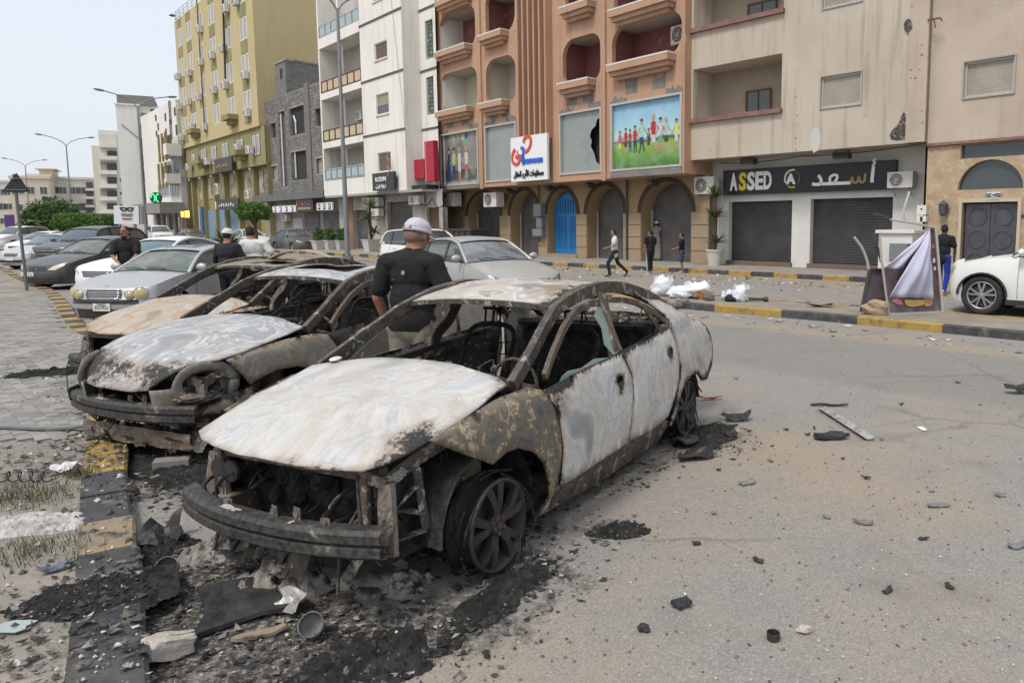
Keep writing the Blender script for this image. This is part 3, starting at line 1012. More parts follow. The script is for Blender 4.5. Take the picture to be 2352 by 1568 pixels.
for r_,rad,m in balc:
 h_=min(r_[1]-r_[0],r_[3]-r_[2])*.48
 holes.append((rnd(r_,tuple(min(q,h_)for q in rad)),.22))
for r_ in pan.values():
 holes.append((rl(r_),.14))
FO.wall(BO,'front_wall',M_OR,rl((uL,uR,zb,ZT)),holes,OO)
FO.shell(BO,M_OR,uL,uR,zb,ZT,OO-.02,13)
FO.box(BO,'soffit',mat('dark soffit',(.17,.14,.115),.9),uL+.02,uR-.02,zb+.004,zb+.07,-.6,OO-.04)
for i,(r_,rad,m)in enumerate(balc):
 u0,u1,z0,z1_=r_
 q=[FO.w(u,z,d)for d in(OO-.2,OO-1.5)for u,z in((u0-.12,z0-.1),(u1+.12,z0-.1),(u1+.12,z1_+.03),(u0-.12,z1_+.03))]
 MB().add(q,[(4,5,6,7),(0,3,7,4),(1,5,6,2),(0,4,5,1)]).build('balcony_room',m,BO)
 FO.box(BO,'balcony_ceiling',mat('balcony ceiling',(.40,.37,.33),.9),u0-.05,u1+.05,z1_+.005,z1_+.05,OO-1.5,OO-.1)
 # moulded window box ledge
 a,b=(u0+.15,u1-.3)if i not in(1,3)else(u0-.05,u1-.55)
 mb=MB()
 FO.abox(mb,a,b,z0-.22,z0+.02,OO+.01,OO+.5)
 FO.abox(mb,a+.08,b-.08,z0-.4,z0-.225,OO+.01,OO+.38)
 FO.abox(mb,a+.22,b-.22,z0-.56,z0-.403,OO+.01,OO+.22)
 lg=mb.build('balcony_ledge',M_OR,BO)
 WLOC[lg.name]=WLOC[BO.name]
 FO.box(lg,'coping',M_FRW,a-.01,b+.01,z0+.022,z0+.09,OO-.05,OO+.51)
 wz=z0+(z1_-z0)*.62
 wu=(u0+u1)/2+(u1-u0)*.22
 if i<6:
  window(FO,BO,(wu-.5,wu+.5,z0+.15,wz),OO-1.4,.03,'glass',M_FRW if m is M_CREAM else M_BROWN,M_PANE,2)
  # vertical fins over the sign
fr=fins
FO.box(BO,'fin_recess',mat('fin recess',(.30,.16,.09),.9),fr[0],fr[1],fr[2],ZT,OO+.002,OO+.02)
for k in range(6):
 c=fr[0]+(fr[1]-fr[0])*(.06+.88*k/5)
 mb=MB()
 FO.abox(mb,c-.055,c+.055,fr[2]+.02,ZT,OO+.02,OO+.34)
 FO.abox(mb,c-.09,c+.09,fr[2]-.06,fr[2]+.018,OO+.02,OO+.36)
 mb.build('fin',M_OR,BO)
for x in(955,1648):
 u=FO.uv(V(z2,x,500),OO)[0]
 mb=MB()
 FO.abox(mb,u-.14,u-.03,zb-.05,ZT,OO+.002,OO+.1)
 FO.abox(mb,u+.03,u+.14,zb-.05,ZT,OO+.002,OO+.1)
 mb.build('pilaster',M_OR,BO)
 MB().tube([FO.w(u,zb-.1,OO+.06),FO.w(u,ZT,OO+.06)],.035,6).build('drain_pipe',mat('cream pipe',(.5,.42,.32),.6),BO)
for x in(66,):
 u=uL+.08
 MB().tube([FO.w(u,.2,OO+.05),FO.w(u,ZT,OO+.05)],.05,6).build('drain_pipe',M_RUST,BO)
 # grey patched render round the shop windows
mb=MB()
random.seed(3)
for kname,r_ in pan.items():
 u0,u1,z0,z1_=r_
 def jag(ua,ub,za,zb_,n=9):
  top=[(ua+(ub-ua)*q/n,zb_+random.uniform(-.12,.12))for q in range(n+1)]
  return[(ua,za)]+[(ub,za)]+top[::-1]
 for lp in(jag(u0-.1,u0+.9,z1_+.07,z1_+.28),jag(u1-.8,u1+.08,z1_+.07,z1_+.3)):
  mb.poly([FO.w(u,z,OO+.005)for u,z in lp])
 if kname in('p1','p4'):
  FO.abox(mb,u0-.1,u1+.1,zb+.01,z0-.08,OO+.003,OO+.03)
 c=FO.rect(z2,0,0,1,1)
 for q in range(2):
  uu=u0+(u1-u0)*(.3+.4*q)
  mb.poly([FO.w(u,z,OO+.004)for u,z in jag(uu-.35,uu+.35,z1_+.35,z1_+random.uniform(.8,1.1))])
mb.build('patched_render',M_ORD,BO)['kind']='stuff'
random.seed(11)
M_TRIM=mat('aluminium window trim',(.48,.46,.42),.5,.3)
for r_ in pan.values():
 u0,u1,z0,z1_=r_
 mb=MB()
 for a,b,c,e in((u0-.07,u0+.02,z0-.07,z1_+.07),(u1-.02,u1+.07,z0-.07,z1_+.07),(u0+.02,u1-.02,z0-.07,z0+.02),(u0+.02,u1-.02,z1_-.02,z1_+.07)):
  FO.abox(mb,a,b,c,e,OO-.08,OO+.05)
 mb.build('shop_window_frame',M_TRIM,BO)
 # printed window posters (children playing on a lawn / four girls) as flat prints behind glass
def poster_mat(name,stops):
 m,t,p=newmat(name)
 g=t.n('TexCoord').outputs['Generated']
 s_=t.n('SeparateXYZ')
 t.l(g,s_.inputs[0])
 nzv=t.noise(g,9,5,.7)
 v=t.math('ADD',s_.outputs[2],t.math('MULTIPLY',t.math('SUBTRACT',nzv.outputs[0],.5),.16))
 r=t.rmp(v,stops)
 n2=t.noise(g,3.2,4,.6)
 c=t.mix(t.rmp(n2.outputs[0],[(.45,(0,0,0)),(.75,(.35,.35,.35))]).outputs[0],r.outputs[0],(.6,.68,.7))
 t.l(c,p.inputs['Base Color'])
 p.inputs['Roughness'].default_value=.25
 return m
PM1=poster_mat('lawn poster print',[(0,(.04,.12,.012)),(.18,(.12,.27,.03)),(.36,(.2,.38,.05)),(.42,(.03,.07,.03)),(.47,(.42,.62,.66)),(.8,(.25,.47,.6)),(1,(.17,.38,.56))])
PM2=poster_mat('wall poster print',[(0,(.35,.36,.33)),(.1,(.05,.042,.035)),(.27,(.06,.05,.042)),(.3,(.2,.19,.165)),(1,(.16,.155,.135))])
skin_c=[(.45,.25,.17),(.5,.3,.2),(.36,.2,.13)]
def figure(f,t,u,z,h,cols,d,pose=0.0):
 """printed child: flat head, hair, torso, skirt or trousers, legs and arms, all in the print plane"""
 sk=mat('print skin',skin_c[0],.5)
 C1,C2,HR=[mat('print colour %d'%c,PC[c],.5)for c in cols]
 def pg(pts,m,nm,dd):
  return MB().poly([f.w(u+a*h,z+b*h,d+dd)for a,b in pts]).build(nm,m,t)
 s_=pose
 pg([(-.07,.45),(.07,.45),(.1,.78),(.04,.83),(-.04,.83),(-.1,.78)],C1,'printed_figure',.004)
 pg([(-.075,.27),(.085,.27),(.07,.47),(-.07,.47)],C2,'printed_figure',.006)
 pg([(-.06-s_*.18,.0),(-.015-s_*.18,.0),(.0,.3),(-.065,.3)],sk if cols[1]>3 else C2,'printed_figure',.003)
 pg([(.03+s_*.18,.03),(.075+s_*.18,.05),(.075,.3),(.01,.3)],sk if cols[1]>3 else C2,'printed_figure',.003)
 pg([(-.09,.77),(-.06,.72),(-.2,.5-s_*.1),(-.23,.53-s_*.1)],sk,'printed_figure',.005)
 pg([(.09,.77),(.06,.72),(.2,.5+s_*.1),(.23,.53+s_*.1)],sk,'printed_figure',.005)
 pg([(.06*math.cos(a),.91+.075*math.sin(a))for a in[2*PI*k/10 for k in range(10)]],sk,'printed_figure',.008)
 pg([(.068*math.cos(a),.935+.07*math.sin(a))for a in[PI*k/8 for k in range(9)]],HR,'printed_figure',.010)
PC=[(.35,.03,.04),(.04,.05,.09),(.3,.5,.52),(.03,.05,.18),(.6,.6,.1),(.5,.5,.52),(.5,.08,.12),(.12,.35,.2),(.02,.015,.012),(.08,.04,.02),(.45,.3,.1),(.28,.55,.22)]
r_=pan['p4']
t4=thing('window_poster','large window poster of children running across a green lawn','poster',FO.w((r_[0]+r_[1])/2,r_[2],OO-.1))
FO.box(t4,'print',PM1,*r_,OO-.13,OO-.1)
for fx,hh,cols,ps in((.10,.36,(6,4,8),.5),(.19,.40,(0,9,8),.2),(.255,.37,(0,3,8),.1),(.33,.42,(0,1,8),.1),(.43,.52,(2,1,9),.3),(.53,.34,(3,9,8),.3),(.60,.56,(0,5,10),.6),(.70,.50,(5,7,8),.4),(.78,.48,(2,9,10),.2),(.92,.44,(4,5,9),.5)):
 figure(FO,t4,r_[0]+(r_[1]-r_[0])*fx,r_[2]+(r_[3]-r_[2])*(.24-.12*(hh-.34)),hh*(r_[3]-r_[2]),cols,OO-.098,ps)
for k in range(1,4):
 FO.box(t4,'sheet_joint',mat('poster joint',(.3,.42,.45),.5),r_[0]+(r_[1]-r_[0])*k/4-.006,r_[0]+(r_[1]-r_[0])*k/4+.006,r_[2]+(r_[3]-r_[2])*.45,r_[3],OO-.1,OO-.098)
r_=pan['p1']
t1=thing('window_poster','dusty window poster of four girls with balloons in a row','poster',FO.w((r_[0]+r_[1])/2,r_[2],OO-.1))
FO.box(t1,'print',PM2,*r_,OO-.13,OO-.1)
for fx,cols,bc in((.2,(3,3,8),6),(.33,(11,3,8),11),(.48,(5,5,10),6),(.66,(5,6,10),3)):
 uu=r_[0]+(r_[1]-r_[0])*fx
 figure(FO,t1,uu,r_[2]+(r_[3]-r_[2])*.07,.66*(r_[3]-r_[2]),cols,OO-.098,0)
for fx,fz,c in((.33,.93,11),(.46,.95,10),(.58,.9,11),(.68,.93,3),(.62,.83,7)):
 uu,zz=r_[0]+(r_[1]-r_[0])*fx,r_[2]+(r_[3]-r_[2])*fz
 MB().poly([FO.w(uu+.13*math.cos(2*PI*k/12),zz+.17*math.sin(2*PI*k/12),OO-.094)for k in range(12)]).build('printed_balloon',mat('print colour %d'%c,PC[c],.5),t1)
M_SGL=glassmat('dusty shop glass',(.20,.235,.225),.12,.92,dust=(.7,(.30,.32,.30)))
r_=pan['p2']
FO.box(BO,'shop_window_glass',M_SGL,*r_,OO-.1,OO-.085)
FO.box(BO,'shop_room',mat('grey blind behind glass',(.13,.14,.135),.8,var=(.6,(.2,.21,.2),.35,.7),coord='World'),*r_,OO-.3,OO-.25)
r_=pan['p3']
u0,u1,z0,z1_=r_
uu=lambda k:u0+(u1-u0)*k
zz=lambda k:z0+(z1_-z0)*k
MB().poly([FO.w(uu(a),zz(b),OO-.09)for a,b in((0,0),(.96,0),(.93,.1),(.85,.16),(.8,.3),(.72,.42),(.75,.5),(.7,.58),(.74,.68),(.84,.74),(.88,.84),(.97,.87),(.99,1),(0,1))]).build('broken_shop_window',M_SGL,BO)
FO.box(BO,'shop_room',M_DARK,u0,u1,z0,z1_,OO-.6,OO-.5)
# shop sign: stylised Arabic word with a red loop, latin name, Arabic line below
SR=R(zC,742,385,1054,728)
T=sgn(FO,'shop_sign','square white shop sign with red and blue lettering on the orange block',SR,OO+.25,mat('white sign panel',(.74,.75,.76),.4),.12)
su,sz,SW,SH=SR[0],SR[2],SR[1]-SR[0],SR[3]-SR[2]
D_=OO+.4
def st(pts,m,w):
 return MB().sweep([FO.w(su+a*SW,sz+b*SH,D_)for a,b in spl(pts,5)],w*SW,.05,up=FO.n).build('lettering',m,T)
st([(.38,.86),(.41,.95),(.50,.985),(.575,.93),(.57,.80),(.50,.69),(.42,.64)],M_RED,.05)
st([(.13,.74),(.06,.62),(.06,.47),(.14,.395),(.23,.42),(.275,.52),(.28,.60)],M_RED,.05)
st([(.15,.60),(.18,.53),(.22,.56),(.24,.62)],M_RED,.04)
st([(.185,.66),(.21,.665)],M_RED,.04)
st([(.30,.75),(.37,.72),(.37,.62),(.33,.52),(.35,.42)],M_BLU,.055)
ftxt(FO,T,'haneen',M_BLU,su+.63*SW,sz+.45*SH,D_,SH*.2,bold=.02,ext=.025,width=SW*.52)
st([(.36,.6),(.365,.36)],M_BLU,.05)
AR_TXT='\ufede\ufed4\ufec4\ufedf\ufe8d\u0020\ufeed\u0020\ufee1\ufef7\ufe8d\u0020\ufe95\ufe8e\ufee3\ufeb0\ufee0\ufe98\ufeb4\ufee3'
ftxt(FO,T,AR_TXT,M_BLK,su+.5*SW,sz+.16*SH,D_,SH*.17,bold=.012,ext=.02,width=SW*.82)
# arcade on the street
zg=.14
arch=[(332,600,1035,850),(692,925,1030,825),(1003,1245,1020,815),(1335,1640,1015,785),(1792,2212,1005,752)]
holes,info=[],[]
for x0,x1,ys_,yt in arch:
 a,zs=FO.uv(V(zC,x0,ys_))
 b=FO.uv(V(zC,x1,ys_))[0]
 zt=FO.uv(V(zC,(x0+x1)/2,yt))[1]
 wd=.02 if x0!=1003 else .0
 info.append((a,b,zs,zt))
 holes.append((archloop(a,b,zg,zs,zt),.75))
ug0=FO.uv(V(zC,160,1000))[0]
ug1=FO.uv(V(zC,2365,1000))[0]
FO.wall(BO,'arcade_wall',M_TAN,rl((ug0,ug1,.12,zb+.05)),holes)
M_DOOR=mat('blue painted door',(.012,.165,.44),.45,var=(3,(.02,.21,.5),.4,.7),coord='World')
for k,(a,b,zs,zt)in enumerate(info):
 mb=MB()
 c,rr,hh=(a+b)/2,(b-a)/2,zt-zs
 for q in(.05,.13,.2):
  mb.sweep([FO.w(c+(rr+q)*math.cos(PI*i/18),zs+(hh+q)*math.sin(PI*i/18),.02+.0*q)for i in range(19)],.05,.06,up=FO.n)
 mb.build('arch_moulding',M_BRN if k!=4 else M_BRN,BO)
 if k==2:
  dr=MB().poly([FO.w(u,z,-.45)for u,z in archloop(a+.12,b-.05,zg+.16,zs,zt-.12)],FO.n*.08).build('door',M_DOOR,BO)
  WLOC[dr.name]=WLOC[BO.name]
  FO.box(dr,'door_joint',mat('pale blue',(.12,.32,.55),.5),c+.02,c+.05,zg+.2,zs,-.37,-.355)
  for q in(0,1):
   for s_ in(0,1):
    x0,x1=(a+.3,c-.08)if s_==0 else(c+.15,b-.2)
    z0=zg+.45+q*(zs-zg-.5)*.5
    pp=FO.box(dr,'door_panel',mat('darker blue door panel',(.01,.13,.36),.5),x0,x1,z0,z0+(zs-zg)*.36,-.368,-.35)
  mb=MB()
  for i in range(9):
   uu=a+.35+(b-a-.6)*i/8
   top=zs+(hh-.35)*math.sqrt(max(0,1-((uu-c)/(rr))**2))*.9
   mb.bar(FO.w(uu,zs+.05,-.35),FO.w(uu,top,-.35),.03)
  mb.build('fanlight_bars',mat('dark fanlight',(.02,.05,.10),.5),dr)
  FO.box(BO,'door_step',M_TANS,a-.1,b+.05,.13,.3,-.6,.12)
 else:
  roll(FO,BO,(a-.3,b+.3,zg,zt+.05),-.72,M_SHUT,.09)
  FO.box(BO,'shutter_guide',M_FRAME,a+.02,a+.1,zg,zs+.1,-.66,-.58)
  # speckled stone pier facings, each course a tile
edges=[ug0]+[v for i in info for v in i[:2]]+[ug1]
for k in range(0,len(edges)-1,2):
 a,b=edges[k],edges[k+1]
 if k==0:
  a=b-.5
 zs=info[min(k//2,4)][2]
 for q in range(4):
  z0=zg+(zs-zg)*q/4
  FO.box(BO,'pier_tile',M_TANS,a+.02,b-.02,z0+.015,z0+(zs-zg)/4-.015,.005,.045)
for x in(1680,):
 u=FO.uv(V(zC,x,1000))[0]
 MB().tube([FO.w(u,.2,.1),FO.w(u,zb,.1)],.05,6).build('drain_pipe',M_GRILL,BO)
u=FO.uv(V(zC,935,850))[0]
MB().tube([FO.w(u,.9,.08),FO.w(u,zb,.08)],.035,6).build('conduit',M_RUST,BO)
for x0,y0,x1,y1,nm,lb in((915,932,985,1038,'electric_cabinet','scribbled grey electric cabinet high left of the blue door'),(940,1048,990,1135,'electric_cabinet','narrow grey electric cabinet halfway up left of the blue door'),(908,1140,990,1205,'electric_cabinet','wide low grey electric cabinet left of the blue door')):
 r_=FO.rect(zC,x0,y0,x1,y1,.05)
 t=thing(nm,lb,'cabinet',FO.w(r_[0],r_[2],.05))
 FO.box(t,'case',mat('grey cabinet',(.19,.205,.22),.6,.2),r_[0],r_[1],r_[2],r_[3],.05,.32)
 FO.box(t,'door',mat('grey cabinet door',(.215,.23,.245),.6,.2),r_[0]+.04,r_[1]-.04,r_[2]+.05,r_[3]-.05,.322,.34)
for x0,y0,x1,y1,lb in((162,845,292,950,'boxy white air conditioner at the left end of the arcade'),(528,842,650,955,'tilted white air conditioner beside the second arch')):
 r_=FO.rect(zC,x0,y0,x1,y1,.3)
 ac_unit(FO,(r_[0]+r_[1])/2,r_[2],.3,(r_[1]-r_[0])*.9,(r_[3]-r_[2]),.5,lb)
for i,(x,y)in enumerate(((680,825),(1020,800),(1360,775),(1890,755))):
 u,z=FO.uv(V(zC,x,y),.6)
 t=thing('floodlight','black floodlight under the overhang, number %s from the left arch'%('first','second','third','fourth')[i],'floodlight',FO.w(u,z,.6))
 MB().box((0,0,0),(.5,.3,.16),Matrix.Rotation(.8,3,'Z')@Matrix.Rotation(.4,3,'X')).build('housing',M_GRILL,t,local=True)
 MB().bar((0,0,.05),(0,0,zb-z),.04).build('hanger',M_GRILL,t,local=True)
r_=balc[5][0]
ac_unit(FO,r_[1]-.75,r_[3]-1.05,OO-1.2,1.0,.72,.4,'white air conditioner in the big maroon balcony of the orange block')
r_=balc[1][0]
ac_unit(FO,r_[1]-.45,r_[3]-1.2,OO-1.2,.8,.6,.4,'white air conditioner in the cream balcony above the shop glass')
# rubbish skip by the first arch
u,z=FO.uv(V(zC,360,1160),1.0)
t=thing('rubbish_skip','dark steel rubbish skip in front of the first arch','skip',FO.w(u,.15,1.2))
mb=MB()
FO.abox(mb,u-1.6,u+1.4,.25,1.45,.8,1.9)
mb.build('body',mat('dark skip steel',(.06,.06,.06),.6,.4,dirt=(3,(.1,.07,.05),.5,.7),coord='World'),t)
mb=MB()
for k in range(6):
 FO.abox(mb,u-1.6+k*.58,u-1.54+k*.58,.3,1.4,1.905,1.96)
FO.abox(mb,u-1.66,u+1.46,1.455,1.53,.75,1.98)
mb.build('rib',M_GRILL,t)
# ---------------------------------------------------------------- white block with railed balconies
P=G(*V(z4,325,1400),.15)
FW=Fac(P,42.5)
OW=.9
M_WH=mat('white weathered render',(.76,.735,.68),.88,var=(.5,(.68,.655,.60),.4,.75),coord='World',bump=(18,.3,.015),streak=((.42,.38,.31),.55))
M_WHD=mat('dark band',(.10,.09,.08),.8)
BW=thing('apartment_building','white weathered block with railed balconies and dark storey lines','building',FW.w(0,0,0))
RW=lambda *a:FW.rect(z4,*a,OW)
uB0=FW.uv(V(z4,62,600),OW)[0]
uB1=FW.uv(V(z4,290,600),OW)[0]
uC=FW.uv(V(z4,525,600),OW)[0]
zb=FW.uv(V(z4,320,1082),OW)[1]
zl=[FW.uv(V(z4,300,y),OW)[1]for y in(768,463,140)]
ZT=zl[2]+(zl[2]-zl[1])+1.0
wr=[RW(357,250,430,318),RW(365,535,440,632),RW(375,860,452,958)]
wr.append((wr[0][0],wr[0][1],wr[0][2]+zl[2]-zl[1],wr[0][3]+zl[2]-zl[1]))
FW.wall(BW,'front_wall',M_WH,rl((uB1,uC,zb,ZT)),[(rl(r_),.14)for r_ in wr],OW)
for k,r_ in enumerate(wr):
 window(FW,BW,r_,OW,.1,'half' if k==1 else 'blind',M_FRW,mat('brown blind',(.15,.10,.08),.7)if k!=1 else None,sill=M_WH)
SB=1.1
FW.box(BW,'return_wall',M_WH,uC-.3,uC,zb,ZT,OW-SB-.3,OW-.003)
uD=FW.uv(V(z4,712,600),OW-SB)[0]
gb=[FW.rect(z4,640,122,690,322,OW-SB),FW.rect(z4,647,437,694,638,OW-SB)]
FW.wall(BW,'recessed_wall',M_WH,rl((uC-.05,uD,zb,ZT)),[(rl(r_),.15)for r_ in gb],OW-SB)
for r_ in gb:
 mb,mg=MB(),MB()
 for i in range(3):
  for j in range(9):
   a,b=r_[0]+(r_[1]-r_[0])*i/3,r_[2]+(r_[3]-r_[2])*j/9
   q=[FW.w(u,z,OW-SB-.1)for u,z in((a+.02,b+.02),(a+(r_[1]-r_[0])/3-.02,b+.02),(a+(r_[1]-r_[0])/3-.02,b+(r_[3]-r_[2])/9-.02),(a+.02,b+(r_[3]-r_[2])/9-.02))]
   (mg if(i*7+j*5)%4==0 else mb).add(q,[(0,1,2,3)])
 o=mb.build('glass_block',M_PANEG,BW)
 o['kind']='stuff'
 o=mg.build('glass_block',glassmat('grey glass block',(.22,.23,.22),.2),BW)
 o['kind']='stuff'
 FW.box(BW,'glass_block_back',M_DARK,r_[0],r_[1],r_[2],r_[3],OW-SB-.4,OW-SB-.14)
for z in zl:
 for a,b,d in((uB1,uC+.02,OW),(uC,uD,OW-SB)):
  FW.box(BW,'storey_line',M_WHD,a,b,z-.05,z+.05,d+.001,d+.05)
FW.shell(BW,M_WH,uB0,uD,zb,ZT,OW-SB-.3,12)
FW.box(BW,'soffit',MATS['grey soffit'],uB0,uD,zb-.14,zb-.002,OW-2.4,OW+.03)
# balcony bay
bw_back=OW-1.5
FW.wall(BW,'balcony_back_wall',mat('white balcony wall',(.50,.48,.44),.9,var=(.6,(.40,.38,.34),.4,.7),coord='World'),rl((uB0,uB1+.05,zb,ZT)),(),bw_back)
FW.box(BW,'bay_side_wall',M_WH,uB0-.2,uB0,zb,ZT,bw_back,OW)
mid=FW.uv(V(z4,168,600),OW)[0]
FW.box(BW,'bay_column',M_WH,mid-.12,mid+.12,zb,ZT,OW-.28,OW-.02)
lv=[zb]+[z-.15 for z in zl]
M_RR=mat('red painted rail',(.22,.045,.03),.6)
M_RBR=mat('brown painted rail',(.10,.055,.035),.6)
M_CRP=mat('cream rail panel',(.50,.42,.27),.7)
M_GLR=glassmat('pale glass rail',(.30,.38,.40),.1)
for k,z in enumerate(lv):
 solid=k in(0,3)
 h0=1.0 if k==0 else(.55 if k==3 else .3)
 FW.box(BW,'balcony_parapet',M_WH,uB0,uB1-.003,z-.12,z+h0,OW-.1,OW+.02)
 FW.box(BW,'balcony_slab',M_WH,uB0+.01,uB1,z-.1,z+.02,bw_back+.01,OW-.104)
 rm=(M_FRAME,M_RBR,M_RR,M_FRAME)[k]
 pm=(M_GLR,M_CRP,M_CRP,M_GLR)[k]
 for a,b in((uB0+.06,mid-.13),(mid+.13,uB1-.06)):
  rail=MB()
  zr0,zr1=z+h0+.04,z+h0+.8
  FW.abox(rail,a,b,zr1-.06,zr1,OW-.06,OW)
  FW.abox(rail,a,b,zr0,zr0+.05,OW-.06,OW)
  for i in range(4):
   c=a+(b-a)*i/3
   FW.abox(rail,c-.03,c+.03,zr0,zr1,OW-.07,OW+.01)
  ro=rail.build('railing',rm,BW)
  WLOC[ro.name]=WLOC[BW.name]
  for i in range(3):
   c,e=a+(b-a)*i/3+.08,a+(b-a)*(i+1)/3-.08
   FW.box(ro,'rail_panel',pm,c,e,zr0+.1,zr1-.1,OW-.05,OW-.03)
 if k<3:
  FW.box(BW,'balcony_door',M_BROWN if k else M_DARK,mid+.5,mid+1.2,z+.05,z+2.1,bw_back+.005,bw_back+.06)
 if k in(0,1):
  ac_unit(FW,mid+.55,z+1.55,bw_back+.2,.8,.55,.3,'white air conditioner on the %s balcony of the white block'%('lowest' if k==0 else 'second lowest'))
  # red signs on the ledge
r_=FW.rect(z4,560,903,646,1000,OW-SB+.5)
t=thing('red_sign_box','squat red metal box on the ledge of the white block','sign',FW.w((r_[0]+r_[1])/2,r_[2],OW-SB+.5))
M_REDB=mat('red sign metal',(.36,.015,.035),.45,dirt=(5,(.14,.01,.02),.62,.72),coord='World')
FW.box(t,'panel',M_REDB,*r_,OW-SB+.3,OW-SB+.6)
r_=FW.rect(z4,645,797,703,1015,OW-SB+.5)
t=thing('red_sign_box','tall red metal sign beside the orange drain pipe','sign',FW.w((r_[0]+r_[1])/2,r_[2],OW-SB+.5))
FW.box(t,'panel',M_REDB,*r_,OW-SB+.3,OW-SB+.6)
FW.box(t,'stripe',mat('pink sign stripe',(.5,.12,.14),.5),r_[0]+.02,r_[0]+.22,r_[2],r_[3]-.05,OW-SB+.602,OW-SB+.61)
FW.box(BW,'sign_ledge',M_DARK,uC+.0,uD-.1,zb+.05,zb+.25,OW-SB+.002,OW-SB+.8)
SR=FW.rect(z4,346,975,470,1062,OW+.3)
T=sgn(FW,'shop_sign','small black sign reading RODIN above the grey shutters',SR,OW+.15,M_SGB,.15)
sw,sh=SR[1]-SR[0],SR[3]-SR[2]
ftxt(FW,T,'RODIN',M_WHT,SR[0]+sw*.4,SR[2]+sh*.62,OW+.32,sh*.36,width=sw*.5,bold=.004)
ftxt(FW,T,'\ufee6\ufef3\u062f\u0648\u0631',M_WHT,SR[0]+sw*.4,SR[2]+sh*.28,OW+.32,sh*.36,width=sw*.46,bold=.004)
stroke(FW,T,[(.78,.75),(.72,.68),(.8,.6),(.72,.5),(.82,.4),(.74,.28)],M_GOLD,.06,OW+.32,SR[0],SR[2]+0*sh,sh*1.0 if sh>sw else sw)
# street level
s1=FW.rect(z4,240,1180,328,1400)
s2=FW.rect(z4,428,1135,578,1372)
d1=FW.rect(z4,650,1165,724,1330)
hol=[(s1[0],s1[1],.16,s1[3]),(s2[0],s2[1],.16,s2[3]),(d1[0],d1[1],.16,d1[3])]
M_SHOPW=mat('grimy shop front',(.42,.39,.35),.9,var=(.9,(.28,.25,.22),.4,.7),coord='World',dirt=(3,(.18,.15,.13),.6,.75))
FW.wall(BW,'shop_wall',M_SHOPW,rl((uB0,uD+.6,.12,zb)),[(rl(r_),.3)for r_ in hol])
FW.box(BW,'pink_pier',mat('pink brick tile',(.30,.17,.12),.9,var=(5,(.22,.13,.1),.4,.7),coord='World'),s1[0]-.9,s1[0]-.02,.14,s1[3]+1.2,.003,.04)
for r_ in hol[:2]:
 roll(FW,BW,r_,-.25,M_SHUT,.09)
FW.box(BW,'door',M_BROWN,*hol[2],-.25,-.2)
for x0,y0,x1,y1,lb in((303,1112,345,1160,'left air conditioner of the pair above the white block shutters'),(348,1110,395,1155,'upper white air conditioner between the two grey shutters'),(348,1172,395,1212,'lower white air conditioner between the two grey shutters'),(562,1100,622,1146,'white air conditioner beside the narrow brown door')):
 r_=FW.rect(z4,x0,y0,x1,y1,.3)
 ac_unit(FW,(r_[0]+r_[1])/2,r_[2],.05,r_[1]-r_[0],r_[3]-r_[2],.35,lb)
cable([FW.w(uC,zb-.3,.3),FW.w(uD,zb-.5,.3),FW.w(uD+2,zb-.6,.6)],.03,M_WIRE,BW,sag=.5)
cable([FW.w(uC-1.6,ZT,OW+.06),FW.w(uC+.3,zl[0]-1,OW+.06)],.012,mat('grey cable',(.3,.29,.27),.7),BW,sag=.2)
# ---------------------------------------------------------------- unfinished grey block house
FG=Fac(FW.w(0,0,0),42.5)
FG.d0=-1.2
M_MORT=mat('cement mortar',(.33,.31,.285),.95,var=(2,(.15,.14,.13),.4,.7),coord='World')
M_BLK1=mat('grey cement block',(.185,.178,.168),.95,var=(.9,(.14,.135,.128),.35,.7),coord='World',bump=(30,.5,.01))
M_BLK2=mat('light cement block',(.235,.225,.21),.95,var=(.9,(.18,.172,.16),.35,.7),coord='World',bump=(30,.5,.01))
BG=thing('block_house','unfinished grey cement-block house beside the yellow hotel','building',FG.w(0,0,0))
u0=FG.uv(V(z5,566,650))[0]
u1=FG.uv(V(z5,985,900))[0]
zt=FG.uv(V(z5,566,652))[1]
zb=FG.uv(V(z5,592,1240))[1]
ops=[FG.rect(z5,*q)for q in((628,782,665,868),(908,692,948,793),(588,800,603,862),(635,1052,676,1133),(918,1002,960,1098),(745,690,846,838),(757,965,862,1128))]
rec=FG.rect(z5,676,712,742,1178)
allo=ops+[rec]
FG.wall(BG,'front_wall',M_MORT,rl((u0,u1,zb,zt)),[(rl(r_),.22)for r_ in allo])
FG.shell(BG,M_MORT,u0,u1,.1,zt,-.3,11,mroof=None)
for k,r_ in enumerate(allo):
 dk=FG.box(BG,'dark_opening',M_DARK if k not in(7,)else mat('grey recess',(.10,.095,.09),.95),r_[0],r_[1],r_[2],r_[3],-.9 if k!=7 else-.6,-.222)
 if k in(3,4):
  mb=MB()
  for a,b,c,e in((r_[0]-.08,r_[0],r_[2]-.08,r_[3]+.08),(r_[1],r_[1]+.08,r_[2]-.08,r_[3]+.08),(r_[0],r_[1],r_[2]-.08,r_[2]-.002),(r_[0],r_[1],r_[3]+.002,r_[3]+.08)):
   FG.abox(mb,a,b,c,e,-.05,.05)
  mb.build('window_surround',mat('cream surround',(.42,.38,.32),.85),BG)
  FG.box(BG,'board',mat('grey board',(.28,.27,.25),.8),r_[0]+.05,r_[1]-.25,r_[2]+.05,r_[3]-.05,-.2,-.15)
M_PIPE=mat('white plastic pipe',(.62,.61,.58),.5)
